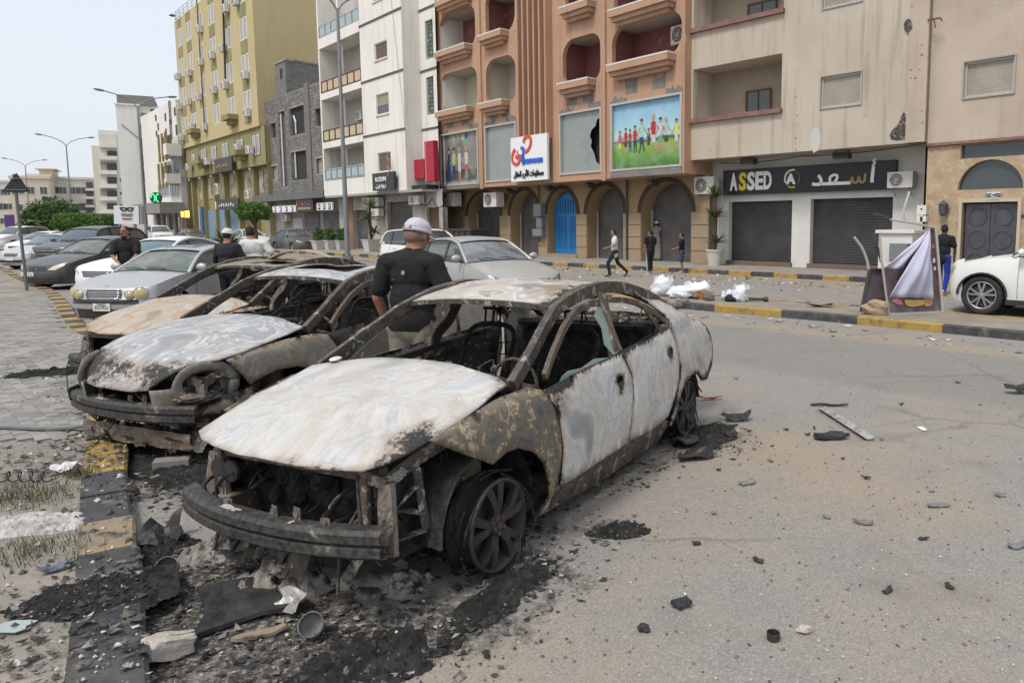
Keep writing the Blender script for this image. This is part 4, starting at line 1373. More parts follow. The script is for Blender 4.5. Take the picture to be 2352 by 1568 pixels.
for x,y0,y1 in((712,715,1178),(795,730,845),(795,965,1126)):
 ua=FG.uv(V(z5,x,(y0+y1)/2),-.2)[0]
 za,zc_=FG.uv(V(z5,x,y1),-.2)[1],FG.uv(V(z5,x,y0),-.2)[1]
 pts=[FG.w(ua,za,-.12),FG.w(ua,zc_-.5,-.12),FG.w(ua-.35,zc_,-.12)]if y0==730 else[FG.w(ua,za,-.12),FG.w(ua,zc_,-.12)]
 MB().tube(pts,.075,7).build('waste_pipe',M_PIPE,BG)
random.seed(5)
cells=[]
bl,bh=.52,.27
nrow=int((zt-zb)/bh)
for j in range(nrow):
 z=zb+j*bh
 i=0
 u=u0+(-.21 if j%2 else 0)
 while u<u1-.02:
  a,b=max(u,u0),min(u+bl,u1)
  cut=False
  for r_ in allo:
   if a<r_[1]and b>r_[0]and z<r_[3]and z+bh>r_[2]:
    if a<r_[0]-.08:
     b=r_[0]
    elif b>r_[1]+.08:
     a=r_[1]
    else:
     cut=True
  if not cut and b-a>.06:
   cells.append((a+.02,b-.02,z+.024,z+bh-.024))
  u+=bl
rest1,rest2=MB(),MB()
cells.sort(key=lambda c:abs(c[2]-(zb+zt)/2)*.3-c[0])
for k,c in enumerate(cells):
 d=.012+random.uniform(0,.02)
 m=random.choice((M_BLK1,M_BLK1,M_BLK2))
 if k<300:
  FG.box(BG,'cement_block',m,*c,.0005,d)
 else:
  FG.abox(rest1 if m is M_BLK1 else rest2,*c,.0005,d)
for q,m in((rest1,M_BLK1),(rest2,M_BLK2)):
 q.build('cement_blocks',m,BG)['kind']='stuff'
 # stair tower on the roof
ta,tz=FG.uv(V(z5,655,412))
tb=FG.uv(V(z5,725,500))[0]
tw=mat('tower cement blocks',(.19,.182,.17),.95,var=(3,(.14,.135,.125),.4,.65),coord='World',bump=(9,.8,.03))
FG.shell(BG,tw,ta,tb,zt-.01,tz,-.01,7.5,'stair_tower',True)
r_=FG.rect(z5,688,437,704,495)
FG.box(BG,'tower_slit',M_DARK,*r_,-.005,.01)
FG.box(BG,'tower_coping',M_MORT,ta-.05,tb+.05,tz+.002,tz+.15,-7.6,.05)
for a,b in((FG.uv(V(z5,848,600))[0],FG.uv(V(z5,862,600))[0]),(FG.uv(V(z5,880,1000))[0],FG.uv(V(z5,893,1000))[0])):
 FG.box(BG,'concrete_column',mat('rough concrete',(.17,.16,.15),.95,coord='World'),a,b,zb,zt+.25,.03,.09)
 # fascia and shops
M_FASC=mat('grey shop fascia',(.13,.13,.135),.6,.2,var=(1.5,(.17,.17,.17),.4,.7),coord='World')
FG.box(BG,'fascia',M_FASC,u0-.1,u1+1.6,zb-.55,zb-.01,-.2,1.1)
FG.wall(BG,'shop_wall',mat('grey shop wall',(.29,.28,.265),.85,var=(1,(.2,.19,.18),.4,.7),coord='World'),rl((u0,u1+1.5,.12,zb-.5)),(),-.1)
for q,m,lb,tx,tm in(((638,1303,785,1336),M_WHT,'long white car-badge sign on the grey house','o  o  o  o',M_BLU),((786,1262,896,1330),M_SGB,'dark sign with orange lettering on the grey house','ZIAD',mat('orange lettering',(.65,.14,.04),.5)),((916,1282,1016,1324),M_WHT,'short white car-badge sign at the end of the grey house','o  o  o',M_BLU)):
 r_=FG.rect(z5,*q,.9)
 T=sgn(FG,'shop_sign',lb,r_,.75,m,.1)
 if tx=='ZIAD':
  for k in range(5):
   FG.box(T,'letter_stroke',tm,r_[0]+.15+k*(r_[1]-r_[0])*.17,r_[0]+.15+k*(r_[1]-r_[0])*.17+.22,r_[2]+.45+.1*(k%2),r_[3]-.18-.12*(k%3==1),.87,.89)
  FG.box(T,'letter_stroke',M_GOLD,r_[0]+.4,r_[1]-.4,r_[2]+.12,r_[2]+.3,.87,.89)
 else:
  nb=4 if len(tx)>8 else 3
  for k in range(nb):
   c=r_[0]+(r_[1]-r_[0])*(k+.5)/nb
   h=(r_[3]-r_[2])
   FG.box(T,'badge',mat('badge navy',(.03,.04,.09),.5),c-h*.42,c+h*.42,r_[2]+h*.12,r_[3]-h*.12,.87,.885)
   MB().tube([FG.w(c+h*.25*math.cos(2*PI*i/12),(r_[2]+r_[3])/2+h*.2*math.sin(2*PI*i/12),.89)for i in range(13)],.03,5).build('badge_ring',M_WHT,T)
for q,m in(((845,1345,948,1535),M_SHUT),((965,1340,1078,1530),M_SHUT)):
 r_=FG.rect(z5,*q,-.1)
 roll(FG,BG,(r_[0],r_[1],.16,r_[3]),-.06,m,.1)
r_=FG.rect(z5,776,1378,842,1540,-.1)
FG.box(BG,'door',mat('pale grey door',(.40,.40,.39),.6),r_[0],r_[1],.16,r_[3],-.09,-.04)
r_=FG.rect(z5,712,1355,748,1395,.1)
ac_unit(FG,(r_[0]+r_[1])/2,r_[2],-.1,r_[1]-r_[0],r_[3]-r_[2],.35,'white air conditioner over the shop of the grey house')
# steps railing
t=thing('stair_railing','dark metal stair railing before the grey house shutters','railing',FG.w(FG.uv(V(z5,860,1500),1.5)[0],.15,1.5))
ua,ub=FG.uv(V(z5,812,1500),1.5)[0],FG.uv(V(z5,915,1500),1.5)[0]
mb=MB()
for d in(1.3,2.3):
 mb.tube([FG.w(ua,.15,d),FG.w(ua,.75,d),FG.w(ua+(ub-ua)*.45,1.5,d),FG.w(ub,1.5,d),FG.w(ub,.15,d)],.03,6)
 for k in range(1,6):
  uu=ua+(ub-ua)*k/6
  mb.bar(FG.w(uu,.15,d),FG.w(uu,min(1.5,.75+(uu-ua)/(ub-ua)*1.6),d),.025)
mb.build('rail',M_GRILL,t)
# ---------------------------------------------------------------- yellow hotel
FY=Fac(FW.w(0,0,0),42.5)
FY.d0=-.6
M_YE=mat('yellow render',(.51,.42,.235),.9,var=(.25,(.46,.375,.20),.35,.7),coord='World',bump=(12,.25,.02),streak=((.34,.25,.12),.45))
M_OL=mat('olive render',(.29,.255,.12),.9,var=(.4,(.245,.215,.10),.35,.7),coord='World',bump=(12,.25,.02),streak=((.14,.12,.06),.5))
BY=thing('hotel','tall yellow and olive hotel with rows of paired white windows','building',FY.w(0,0,0))
u0=FY.uv(V(z5,72,930))[0]
u1,zm=FY.uv(V(z5,556,787))
zt=FY.uv(V(z5,30,135))[1]
z2f=FY.uv(V(z5,106,1115))[1]
cols=[FY.uv(V(z5,*q))[0]for q in((80,610),(135,585),(203,550),(278,510),(370,460),(470,410))]
rows=[FY.uv(V(z5,203,y))[1]for y in(750,550,340,135)]
dz=(rows[2]-rows[0])/2
rows=[rows[0]+k*dz for k in range(5)]
wins=[]
for c in cols:
 for r in rows:
  for s_ in(-.52,.52):
   wins.append((c+s_-.40,c+s_+.40,r-.95,r+.95))
wins=[w_ for w_ in wins if w_[3]<zt-.3]
FY.wall(BY,'front_wall',M_YE,rl((u0,u1,zm,zt)),[(rl(w_),.2)for w_ in wins])
FY.shell(BY,M_YE,u0,u1,zm,zt,-.01,17)
for w_ in wins:
 window(FY,BY,w_,.05,.1,'glass',M_FRW,glassmat('grey hotel glass',(.30,.32,.33),.15),1,fw=.13)
mb=MB()
for k in(0,1,3,4,5):
 c=cols[k]
 for j in range(-1,len(rows)):
  a=(rows[j]+1.0)if j>=0 else zm+.4
  b=(rows[j+1]-1.0)if j+1<len(rows)else zt-.02
  if j==-1 and k==3:
   continue
  if b>a:
   FY.box(BY,'olive_panel',M_OL,c-.9,c+.9,a,min(b,zt-.02),.002,.03)
zl2=zm-z2f
FY.wall(BY,'olive_front',M_OL,rl((u0+.15,u1+.9,z2f,zm-.12)),[],-.15)
FY.shell(BY,M_OL,u0+.15,u1+.9,.1,zm-.12,-.2,16)
FY.box(BY,'string_course',M_YE,u0-.05,u1+.02,zm-.118,zm-.002,-.2,.06)
for k,x in enumerate((200,264,337,432,535)):
 c=FY.uv(V(z5,x,950))[0]
 z=(z2f+zm)/2
 for s_ in(-.5,.5):
  window(FY,BY,(c+s_-.36,c+s_+.36,z-.85,z+.85),-.05,.06,'glass',M_FRW,MATS['grey hotel glass'],1,fw=.11)
for x,y,up in((137,838,1),(367,752,1),(182,1030,0),(417,975,0)):
 u,z=FY.uv(V(z5,x,y),.5)
 mb=MB()
 FY.abox(mb,u-1.1,u+1.1,z-.1,z+.35,-.1,.9)
 FY.abox(mb,u-.8,u+.8,z-.5,z-.102,-.1,.5)
 mb.build('balcony_box',M_OL,BY)
for x,y in((182,185),(188,392),(260,350),(330,305),(348,55),(410,10),(342,540),(272,568),(470,475),(482,712),(212,800),(178,612),(112,642),(45,485),(55,672),(70,865),(135,800),(232,1018),(500,945),(115,1052),(155,995),(425,935),(115,460)):
 u,z=FY.uv(V(z5,x,y),.2)
 ac_unit(FY,u,z-.35,0,.95,.68,.4,parent=BY,bracket=False)
 # colonnade floor and street shops
FY.d0-=.9
FY.wall(BY,'lower_front',M_OL,rl((u0+.3,u1+1.2,.12,z2f)),())
FY.box(BY,'olive_soffit',M_OL,u0+.2,u1+.9,z2f-.15,z2f-.003,.0,.75)
z3f=FY.uv(V(z5,170,1262))[1]
for q in((178,1128,218,1258),(238,1125,282,1252),(312,1100,352,1235),(375,1095,425,1240),(465,1085,540,1225),(560,1080,592,1218)):
 r_=FY.rect(z5,*q)
 FY.box(BY,'shop_poster',mat('faded shop poster',(.42,.36,.27),.6,var=(1.1,(.20,.13,.11),.5,.62),coord='World'),r_[0],r_[1],r_[2],r_[3],.01,.06)
for x in(160,228,300,363,450,552):
 u=FY.uv(V(z5,x,1200))[0]
 FY.box(BY,'pilaster',M_OL,u-.25,u+.25,.14,z2f-.16,.01,.45)
 MB().lathe([(.12,-.1),(.16,.1),(.1,.14)],FY.w(u,z2f-.35,.6),'Z',8,True).build('pier_lamp',M_FRW,BY)
for q in((235,1330,290,1500),(305,1325,362,1500),(380,1322,445,1500)):
 r_=FY.rect(z5,*q)
 roll(FY,BY,(r_[0],r_[1],.16,r_[3]),.1,M_SHUTB,.11)
r_=FY.rect(z5,190,1305,216,1500,.5)
FY.box(BY,'blue_column',mat('blue white column',(.06,.16,.3),.6),r_[0],r_[1],.15,r_[3],.2,.7)
FY.box(BY,'white_column',M_FRW,r_[0]-.25,r_[0]-.02,.15,r_[3]+.05,.2,.7)
for q,lb,m in(((268,1010,388,1072),'dark hotel sign with gold lettering over the olive storey',M_GOLD),((278,1262,428,1318),'dark sign with white Arabic lettering over the blue shutters',M_WHT)):
 r_=FY.rect(z5,*q,1.2)
 T=sgn(FY,'hotel_sign',lb,r_,1.05,mat('charcoal sign',(.045,.043,.04),.5),.15)
 a,h=r_[0],r_[3]-r_[2]
 for k in range(7):
  c=a+(r_[1]-r_[0])*(.2+.1*k)
  stroke(FY,T,[(0,.3+.1*(k%3)),(.12,.2),(.22,.35+.15*(k%2)),(.3,.3)],m,.09,1.23,c-.15,r_[2]+.1*h,h)
 FY.box(T,'end_mark',MATS['gold lettering']if m is M_GOLD else M_WHT,r_[0]+.1,r_[0]+.4,r_[2]+.1,r_[3]-.15,1.205,1.22)
for x,y in((325,1228),(520,1255)):
 u,z=FY.uv(V(z5,x,y),.3)
 ac_unit(FY,u,z,.4,1.0,1.1 if x==325 else .75,.4,parent=BY,bracket=False)
FY.d0+=.9
mb=MB()
for k in range(12):
 mb.bar(FY.w(u0+k*1.7,zt,-.15),FY.w(u0+k*1.7,zt+1.1,-.15),.06)
for h in(.4,.75,1.1):
 mb.bar(FY.w(u0,zt+h,-.15),FY.w(u0+19,zt+h,-.15),.05)
 mb.bar(FY.w(u0,zt+h,-.15),FY.w(u0,zt+h,-15),.05)
mb.build('roof_railing',mat('pale rail',(.45,.47,.46),.6),BY)
u,z=FY.uv(V(z5,25,97),0)
MB().lathe([(.05,0),(.35,.1),(.1,.3)],FY.w(u-.2,zt+.5,.2),'Z',8,True).build('roof_siren',M_GRILL,BY)
cable([FY.w(cols[2],rows[3]+3,.1),FY.w(cols[2]+.2,rows[0]-1.5,.12)],.05,M_WIRE,BY)
cable([FY.w(cols[4]-.2,rows[3]+2,.12),FY.w(cols[4]-.3,rows[1]-.5,.3)],.09,M_WIRE,BY)
# ---------------------------------------------------------------- buildings farther down the street
M_FW1=mat('far white render',(.74,.725,.68),.9,var=(.3,(.66,.645,.60),.4,.75),coord='World',streak=((.5,.47,.41),.4))
M_FW2=mat('far cream render',(.68,.63,.54),.9,var=(.3,(.6,.55,.47),.4,.75),coord='World',streak=((.4,.35,.28),.5))
M_FW3=mat('far pale ochre render',(.62,.54,.43),.9,var=(.3,(.55,.48,.38),.4,.75),coord='World')
M_RAIL=mat('dark balcony screen',(.09,.085,.08),.8)
class Blk:
 """far block whose camera-facing front is a plane seen square on: frame in pixels at a given depth"""
 def __init__(s,x,depth,ang):
  r=ray(x,513)
  P=cO+r*(depth/r.y)
  s.f=Fac(P,ang)
  # white block with balconies left of the hotel (street front), grey shop canopy
FE=Fac(FY.w(u0-.3,0,0),42.5)
FE.d0=.3
BE=thing('apartment_building','white block with stacked corner balconies left of the yellow hotel','building',FE.w(0,0,0))
uA=FE.uv(V(z1,905,1000))[0]
uB=-.1
zE=FE.uv(V(z1,1130,615))[1]
zc=FE.uv(V(z1,1150,1270))[1]
FE.shell(BE,M_FW1,uA,uB,.1,zE,0,14,'side_walls',True)
for x,y,w_,h_ in((1075,710,.9,2.6),(1080,815,.9,2.2),(1105,705,.5,.9),(1115,820,.5,1.1),(1045,740,.5,.9),(1050,840,.5,1),(985,745,.6,.7),(990,845,.6,.7),(1000,800,.5,.8)):
 u,z=FE.uv(V(z1,x,y))
 window(FE,BE,(u-w_/2,u+w_/2,z-h_/2,z+h_/2),.04,.03,'glass',M_BROWN,M_PANE,1)
for x0,y0,x1,y1 in((1060,905,1165,945),(1060,1095,1170,1130)):
 r_=FE.rect(z1,x0,y0,x1,y1,1.3)
 bx=FE.box(BE,'balcony',M_FW1,r_[0],min(r_[1],-.2),r_[2],r_[3],0,1.5)
 bx=FE.box(BE,'balcony_rail',M_RAIL,r_[0]-4.5,r_[0]-.1,r_[2]+.3,r_[3]+1.0,.9,1.0)
 FE.box(BE,'balcony_slab',M_FW1,r_[0]-5,r_[0]-.003,r_[2]-.1,r_[2]+.5,.0,1.2)
 for k in range(3):
  FE.box(BE,'ochre_fin',mat('ochre fin',(.35,.26,.12),.8),r_[0]-4.4+k*1.6,r_[0]-4.1+k*1.6,r_[2]-.6,r_[3]+1.3,1.21,1.4)
for q in((1000,1165,1070,1235),(1075,1150,1130,1235),(1040,1025,1080,1070),(1100,1020,1125,1075),(1130,990,1148,1055)):
 r_=FE.rect(z1,*q)
 window(FE,BE,(r_[0],r_[1],r_[2],r_[3]),.06,.03,'glass',M_FRW,M_PANE,3)
CA=thing('shop_canopy','long grey shop canopy with a glowing yellow sign under it','canopy',FE.w(uA,0,2))
r_=FE.rect(z1,870,1290,1195,1335,2.2)
FE.box(CA,'fascia',mat('grey canopy',(.22,.22,.215),.7,var=(.5,(.27,.27,.25),.4,.7),coord='World'),r_[0]-3,min(r_[1],.6),r_[2],r_[3],0.01,2.4)
for k in range(5):
 uu=r_[0]+(min(r_[1],0)-r_[0])*k/4
 FE.box(CA,'shopfront_pier',mat('beige shop pier',(.33,.27,.22),.8),uu-.5,uu+.5,.1,r_[2]-.01,.02,.3)
 FE.box(CA,'shop_window',M_PANE if k%2 else M_BROWN,uu+.55,uu+2.0,.3,r_[2]-.4,.02,.15)
m,t_,p_=newmat('glowing yellow sign')
p_.inputs['Emission Color'].default_value=(1,.55,.05,1)
p_.inputs['Emission Strength'].default_value=2.2
p_.inputs['Base Color'].default_value=(.8,.5,.05,1)
T=thing('lit_sign','small glowing yellow sign under the grey canopy','sign',FE.w(-1.5,0,1.8))
for k,(a,b,c,e)in enumerate(((1148,1335,1160,1370),(1172,1332,1182,1372),(1186,1330,1196,1372))):
 r2_=FE.rect(z1,a,b,c,e,2.5)
 FE.box(T,'glowing_letter',m,r2_[0],r2_[1],r2_[2],r2_[3],2.5,2.6)
m,t_,p_=newmat('pharmacy green light')
p_.inputs['Emission Color'].default_value=(.05,1,.25,1)
p_.inputs['Emission Strength'].default_value=1.6
p_.inputs['Base Color'].default_value=(.05,.3,.1,1)
c=FE.uv(V(z1,985,1250),3.0)
T=thing('pharmacy_sign','round green pharmacy sign glowing beside the lamp post','sign',FE.w(c[0],c[1]-1,3))
MB().lathe([(.62,-.1),(.62,.1)],(0,0,1),'Y',18,True).build('disc',mat('dark sign disc',(.02,.06,.04),.5),T,local=True)
mb=MB()
for s_ in(-1,1):
 mb.tube([(s_*.27+.2*math.cos(a),-.13,1+.42*math.sin(a))for a in[2*PI*k/14+s_ for k in range(10)]],.04,5)
mb.build('tube_light',m,T,local=True)
# tall white slab with a blank end wall
def facing(x,depth):
 r=ray(x,513)
 return math.degrees(math.atan2(-r.x,r.y))
bt=Blk(315,98,42.5)
FT=bt.f
n_=FT.n.copy()
# its end wall looks down the street towards us: swap axes
FT.u,FT.n=Vector((math.cos(math.radians(28)),math.sin(math.radians(28)),0)),Vector((math.sin(math.radians(28)),-math.cos(math.radians(28)),0))
BT=thing('apartment_building','tall white slab block with a blank end wall and grey rooftop','building',FT.w(0,0,0))
a,zt=FT.uv(V(z1,728,660))
b=FT.uv(V(z1,890,900))[0]
e=FT.uv(V(z1,1000,900),-1)[0]
FT.shell(BT,M_FW1,a,b,.1,zt,0,15,'blank_end_wall',True)
FT.shell(BT,M_FW1,b+.02,e+1,.1,zt+.2,-1.2,14,'window_wing',True)
zt2=FT.uv(V(z1,735,588))[1]
FT.shell(BT,mat('grey rooftop block',(.20,.19,.18),.95,coord='World'),a+.1,e-.2,zt+.21,zt2,-1.0,12,'rooftop_storey',True)
FT.box(BT,'parapet',M_FW1,a-.1,b+.1,zt+.002,zt+.2,-.8,.15)
for y0,y1,k in((712,770,0),(808,855,1),(905,960,2),(1000,1050,3),(1100,1150,4)):
 r_=FT.rect(z1,892,y0,965,y1,-1.2)
 FT.box(BT,'loggia',M_BALC if k==0 else M_RAIL,r_[0],r_[1],r_[2],r_[3],-1.25,-1.15)
 window(FT,BT,(r_[0]+1.6,r_[1]-.2,r_[2]+.1,r_[2]+1.6),-1.05,.03,'glass',M_BROWN,M_PANE,2)
 FT.box(BT,'loggia_slab',M_FW1,r_[0]-.2,r_[1]+.2,r_[2]-.5,r_[2]-.002,-1.2,-.2)
cable([FT.w(a+4.2,4,.06),FT.w(a+4.2,zt-6,.06),FT.w(a+.5,zt-2.5,.06)],.06,MATS['grey cable'],BT)
# mid white block with stacked loggias
FM=Blk(235,118,42.5).f
FM.u,FM.n=Vector((math.cos(math.radians(30)),math.sin(math.radians(30)),0)),Vector((math.sin(math.radians(30)),-math.cos(math.radians(30)),0))
BM=thing('apartment_building','narrow white block with five stacked loggias left of the tall slab','building',FM.w(0,0,0))
a,zt=FM.uv(V(z1,617,820))
b=FM.uv(V(z1,745,1000))[0]
FM.shell(BM,M_FW1,a,b,.1,zt,0,12,'front_wall',True)
a2=FM.uv(V(z1,572,915))
FM.shell(BM,M_FW2,a2[0],a-.02,.1,a2[1],-1,10,'side_wing',True)
for y0,y1 in((845,908),(938,985),(1020,1075),(1105,1160),(1190,1240),(1270,1320)):
 r_=FM.rect(z1,632,y0,735,y1)
 FM.box(BM,'loggia',M_BALC if y0 in(1020,1190)else M_FW2,r_[0],r_[1],r_[2],r_[3],-.4,.02)
 window(FM,BM,(r_[0]+2.6,r_[0]+4.3,r_[2]+.3,r_[3]-.5),.05,.01,'glass',M_BROWN,M_PANE,2)
 FM.box(BM,'loggia_slab',M_FW1,r_[0]-.2,r_[1]+.1,r_[2]-.7,r_[2]-.1,-.3,.9)
 if y0>900:
  FM.box(BM,'loggia_screen',M_RAIL,r_[1]-1.2,r_[1]+.1,r_[2],r_[3]-.3,.03,.1)
  # three cream blocks at the end of the street
for nm,lb,x0,x1,yt,dep,m,cols_,rws in(('apartment_building','long cream block with square windows at the end of the street',300,590,1130,150,M_FW2,5,4),('apartment_building','pale ochre stepped building behind the garden trees',60,305,1125,140,M_FW3,3,4),('apartment_building','far cream building at the left edge behind the road sign',-60,58,1150,170,M_FW2,3,5)):
 px=V(z1,(x0+x1)/2,yt)
 f=Blk(px[0],dep,42.5).f
 q=math.radians(30)
 f.u,f.n=Vector((math.cos(q),math.sin(q),0)),Vector((math.sin(q),-math.cos(q),0))
 B=thing(nm,lb,'building',f.w(0,0,0))
 a,zt=f.uv(V(z1,x0,yt))
 b=f.uv(V(z1,x1,yt))[0]
 f.shell(B,m,a,b,.1,zt,0,14,'front_wall',True)
 f.box(B,'parapet',m,a-.2,b+.2,zt+.003,zt+.5,-13,.2)
 for i in range(cols_):
  for j in range(rws):
   c=a+(b-a)*(i+.55)/cols_
   z=zt-2.2-j*3.3
   if z>1.5:
    wv=1.2 if(i+j)%3 else 2.0
    window(f,B,(c-wv/2,c+wv/2,z-.7,z+.7),.04,.02,'glass',M_BROWN if(i*j)%2 else M_FRW,M_PANE,2)
 if x0==60:
  r_=f.rect(z1,150,1108,320,1130)
  f.shell(B,m,r_[0],r_[1],zt+.5,zt+.95,-1,10,'upper_storey',True)
  r_=f.rect(z1,235,1070,325,1100)
  f.shell(B,m,r_[0],r_[1],zt+.95,zt+1.9,-2,8,'stair_house',True)
  f.box(B,'cornice',M_FW3,r_[0]-.6,r_[1]+.6,zt+1.9,zt+2.1,-9,-1.5)
 if x0==300:
  for j in range(4):
   r_=f.rect(z1,545,1150+j*52,588,1190+j*52)
   f.box(B,'balcony',M_RAIL,r_[0],r_[1],r_[2],r_[3],.02,.8)
   f.box(B,'balcony_slab',m,r_[0]-.2,r_[1]+.2,r_[2]-.5,r_[2]-.003,.02,1.0)
   # ================================================================ BURNT CARS
def burnt_mat(name,stops,soot_bias=0.0,rust=(.20,.105,.05),scale=1.0,rustamt=.5,warp=1.0,flaky=False,smoke=.0):
 if name in MATS:
  return MATS[name]
 m,t,p=newmat(name)
 co=t.n('TexCoord').outputs['Object']
 w1=t.noise(co,1.1*scale,2,.5)
 mixv=t.n('Mix',data_type='RGBA',blend_type='LINEAR_LIGHT')
 mixv.inputs[0].default_value=.55*warp
 t.l(co,mixv.inputs[6])
 t.l(w1.outputs[1],mixv.inputs[7])
 sw=t.noise(mixv.outputs[2],1.0*scale,5,.5,1.3)
 if flaky:
  sw=t.noise(co,9.0*scale,6,.68,.4)
 col=t.rmp(sw.outputs[0],stops).outputs[0]
 if smoke:
  sk_=t.noise(co,2.3,5,.62,.6)
  col=t.mix(t.rmp(sk_.outputs[0],[(.47,(0,0,0)),(.72,(smoke,)*3)]).outputs[0],col,(.24,.205,.17))
 fine=t.noise(co,34,4,.7)
 mid=t.noise(co,6.5,5,.68)
 col=t.mix(t.rmp(fine.outputs[0],[(.35,(0,0,0)),(.8,(.3,.3,.3))]).outputs[0],col,(.30,.27,.23))
 so=t.n('Attribute',attribute_name='soot').outputs['Fac']
 s_=t.math('ADD',t.math('ADD',so,soot_bias),t.math('MULTIPLY',t.math('SUBTRACT',mid.outputs[0],.5),1.0))
 rst=t.rmp(s_,[(.22,(0,0,0)),(.42,(rustamt,)*3),(.8,(rustamt,)*3)])
 rc=t.mix(fine.outputs[0],rust,(.33,.24,.15))
 col=t.mix(rst.outputs[0],col,rc)
 flake=t.math('ADD',s_,t.math('MULTIPLY',t.math('SUBTRACT',fine.outputs[0],.5),.9))
 chr_=t.rmp(flake,[(.46,(0,0,0)),(.62,(1,1,1))])
 cc=t.rmp(fine.outputs[0],[(.35,(.012,.011,.011)),(.6,(.03,.027,.025)),(.72,(.11,.10,.09)),(.8,(.36,.34,.31))])
 col=t.mix(chr_.outputs[0],col,cc.outputs[0])
 t.l(col,p.inputs['Base Color'])
 p.inputs['Roughness'].default_value=.62
 p.inputs['Metallic'].default_value=.0
 p.inputs['Specular IOR Level'].default_value=.35
 b=t.n('Bump')
 b.inputs['Strength'].default_value=.35
 b.inputs['Distance'].default_value=.01
 t.l(t.math('ADD',mid.outputs[0],t.math('MULTIPLY',fine.outputs[0],.35)),b.inputs['Height'])
 t.l(b.outputs[0],p.inputs['Normal'])
 MATS[name]=m
 return m
WA,CRM,BLG,GRY,DGR=(.58,.57,.55),(.47,.43,.37),(.385,.41,.445),(.25,.25,.26),(.12,.115,.11)
BM1=burnt_mat('ash white burnt panel',[(.28,GRY),(.36,(.38,.385,.40)),(.41,WA),(.45,CRM),(.47,WA),(.485,BLG),(.505,WA),(.535,(.54,.50,.44)),(.555,WA),(.57,BLG),(.59,WA),(.64,CRM),(.70,(.33,.31,.29))],0,rustamt=.35,smoke=.5)
BM1H=burnt_mat('chalky burnt hood',[(.28,(.30,.285,.265)),(.36,(.42,.41,.39)),(.42,(.52,.51,.495)),(.455,(.45,.42,.37)),(.475,(.52,.51,.495)),(.488,(.40,.415,.44)),(.505,(.53,.52,.505)),(.54,(.46,.43,.385)),(.56,(.53,.525,.51)),(.573,(.40,.415,.435)),(.59,(.52,.51,.495)),(.65,(.40,.365,.315)),(.70,(.31,.285,.255))],.02,rustamt=.4,smoke=.62)
BM1R=burnt_mat('brown grey burnt roof',[(.30,(.2,.18,.16)),(.40,(.36,.33,.29)),(.46,WA),(.5,(.40,.365,.32)),(.55,(.5,.47,.42)),(.6,(.3,.27,.235)),(.68,WA)],.05,rustamt=.45,smoke=.7,scale=1.6)
BM1B=burnt_mat('flaking rust burnt panel',[(.30,(.05,.05,.06)),(.40,(.085,.085,.095)),(.48,(.13,.11,.075)),(.53,(.10,.09,.07)),(.56,(.27,.20,.13)),(.60,(.46,.37,.27)),(.63,(.16,.13,.09)),(.7,(.10,.095,.09))],.04,(.20,.14,.09),1.5,.3,flaky=True)
BM2=burnt_mat('blue grey burnt panel',[(.30,GRY),(.37,(.32,.335,.355)),(.41,(.52,.51,.495)),(.44,(.27,.28,.295)),(.48,(.34,.355,.375)),(.50,(.54,.53,.51)),(.53,(.24,.25,.265)),(.57,(.33,.345,.365)),(.60,(.5,.49,.47)),(.65,(.27,.275,.285)),(.70,CRM)],.04,rustamt=.4,scale=1.25,smoke=.5)
BM2B=burnt_mat('dark grey burnt panel',[(.30,(.12,.115,.11)),(.42,(.22,.21,.19)),(.48,(.16,.14,.11)),(.54,(.26,.25,.235)),(.62,(.17,.15,.11)),(.7,(.42,.41,.39))],.08,(.20,.14,.08),.8,.5,flaky=True)
BM3=burnt_mat('cream rust burnt panel',[(.30,(.26,.20,.15)),(.38,(.40,.36,.29)),(.43,(.42,.34,.25)),(.47,(.34,.215,.14)),(.51,(.45,.40,.32)),(.56,(.33,.325,.32)),(.62,(.42,.345,.255)),(.7,(.30,.18,.11))],.10,(.33,.17,.08),1.2,.5,smoke=.45)
BMC=burnt_mat('charred structure',[(.35,(.018,.016,.015)),(.45,(.042,.037,.033)),(.55,(.026,.023,.021)),(.575,(.09,.078,.068)),(.60,(.38,.36,.32)),(.63,(.12,.105,.09)),(.67,(.42,.39,.36)),(.7,(.06,.053,.047))],.06,(.11,.065,.04),1.3,.3,flaky=True)
BMK=mat('black char',(.014,.013,.013),.85,var=(14,(.05,.045,.04),.45,.7),bump=(18,.9,.03),dirt=(24,(.22,.2,.18),.66,.74))
BMR=mat('charred wheel',(.028,.028,.03),.6,.2,var=(9,(.05,.05,.052),.4,.7),bump=(40,.4,.006),dirt=(14,(.10,.095,.09),.62,.75))
M_SHARD=glassmat('green glass shard',(.32,.44,.40),.15,.55)
M_DUSTGL=glassmat('smoke-stained glass',(.12,.11,.10),.3,.30,dust=(3,(.3,.28,.25)))
def dist_poly(p,loop):
 best=9.0
 for(ax,ay),(bx,by)in zip(loop,loop[1:]+loop[:1]):
  dx,dy=bx-ax,by-ay
  L=dx*dx+dy*dy
  t=0 if L<1e-12 else max(0,min(1,((p[0]-ax)*dx+(p[1]-ay)*dy)/L))
  best=min(best,math.hypot(p[0]-ax-t*dx,p[1]-ay-t*dy))
 return best
def inside(p,lp):
 c=False
 j=len(lp)-1
 for i in range(len(lp)):
  if(lp[i][1]>p[1])!=(lp[j][1]>p[1])and p[0]<(lp[j][0]-lp[i][0])*(p[1]-lp[i][1])/(lp[j][1]-lp[i][1])+lp[i][0]:
   c=not c
  j=i
 return c
def densify(lp,s):
 out=[]
 for a,b in zip(lp,lp[1:]+lp[:1]):
  n=max(1,int(math.hypot(b[0]-a[0],b[1]-a[1])/s))
  out+=[(a[0]+(b[0]-a[0])*k/n,a[1]+(b[1]-a[1])*k/n)for k in range(n)]
 return out
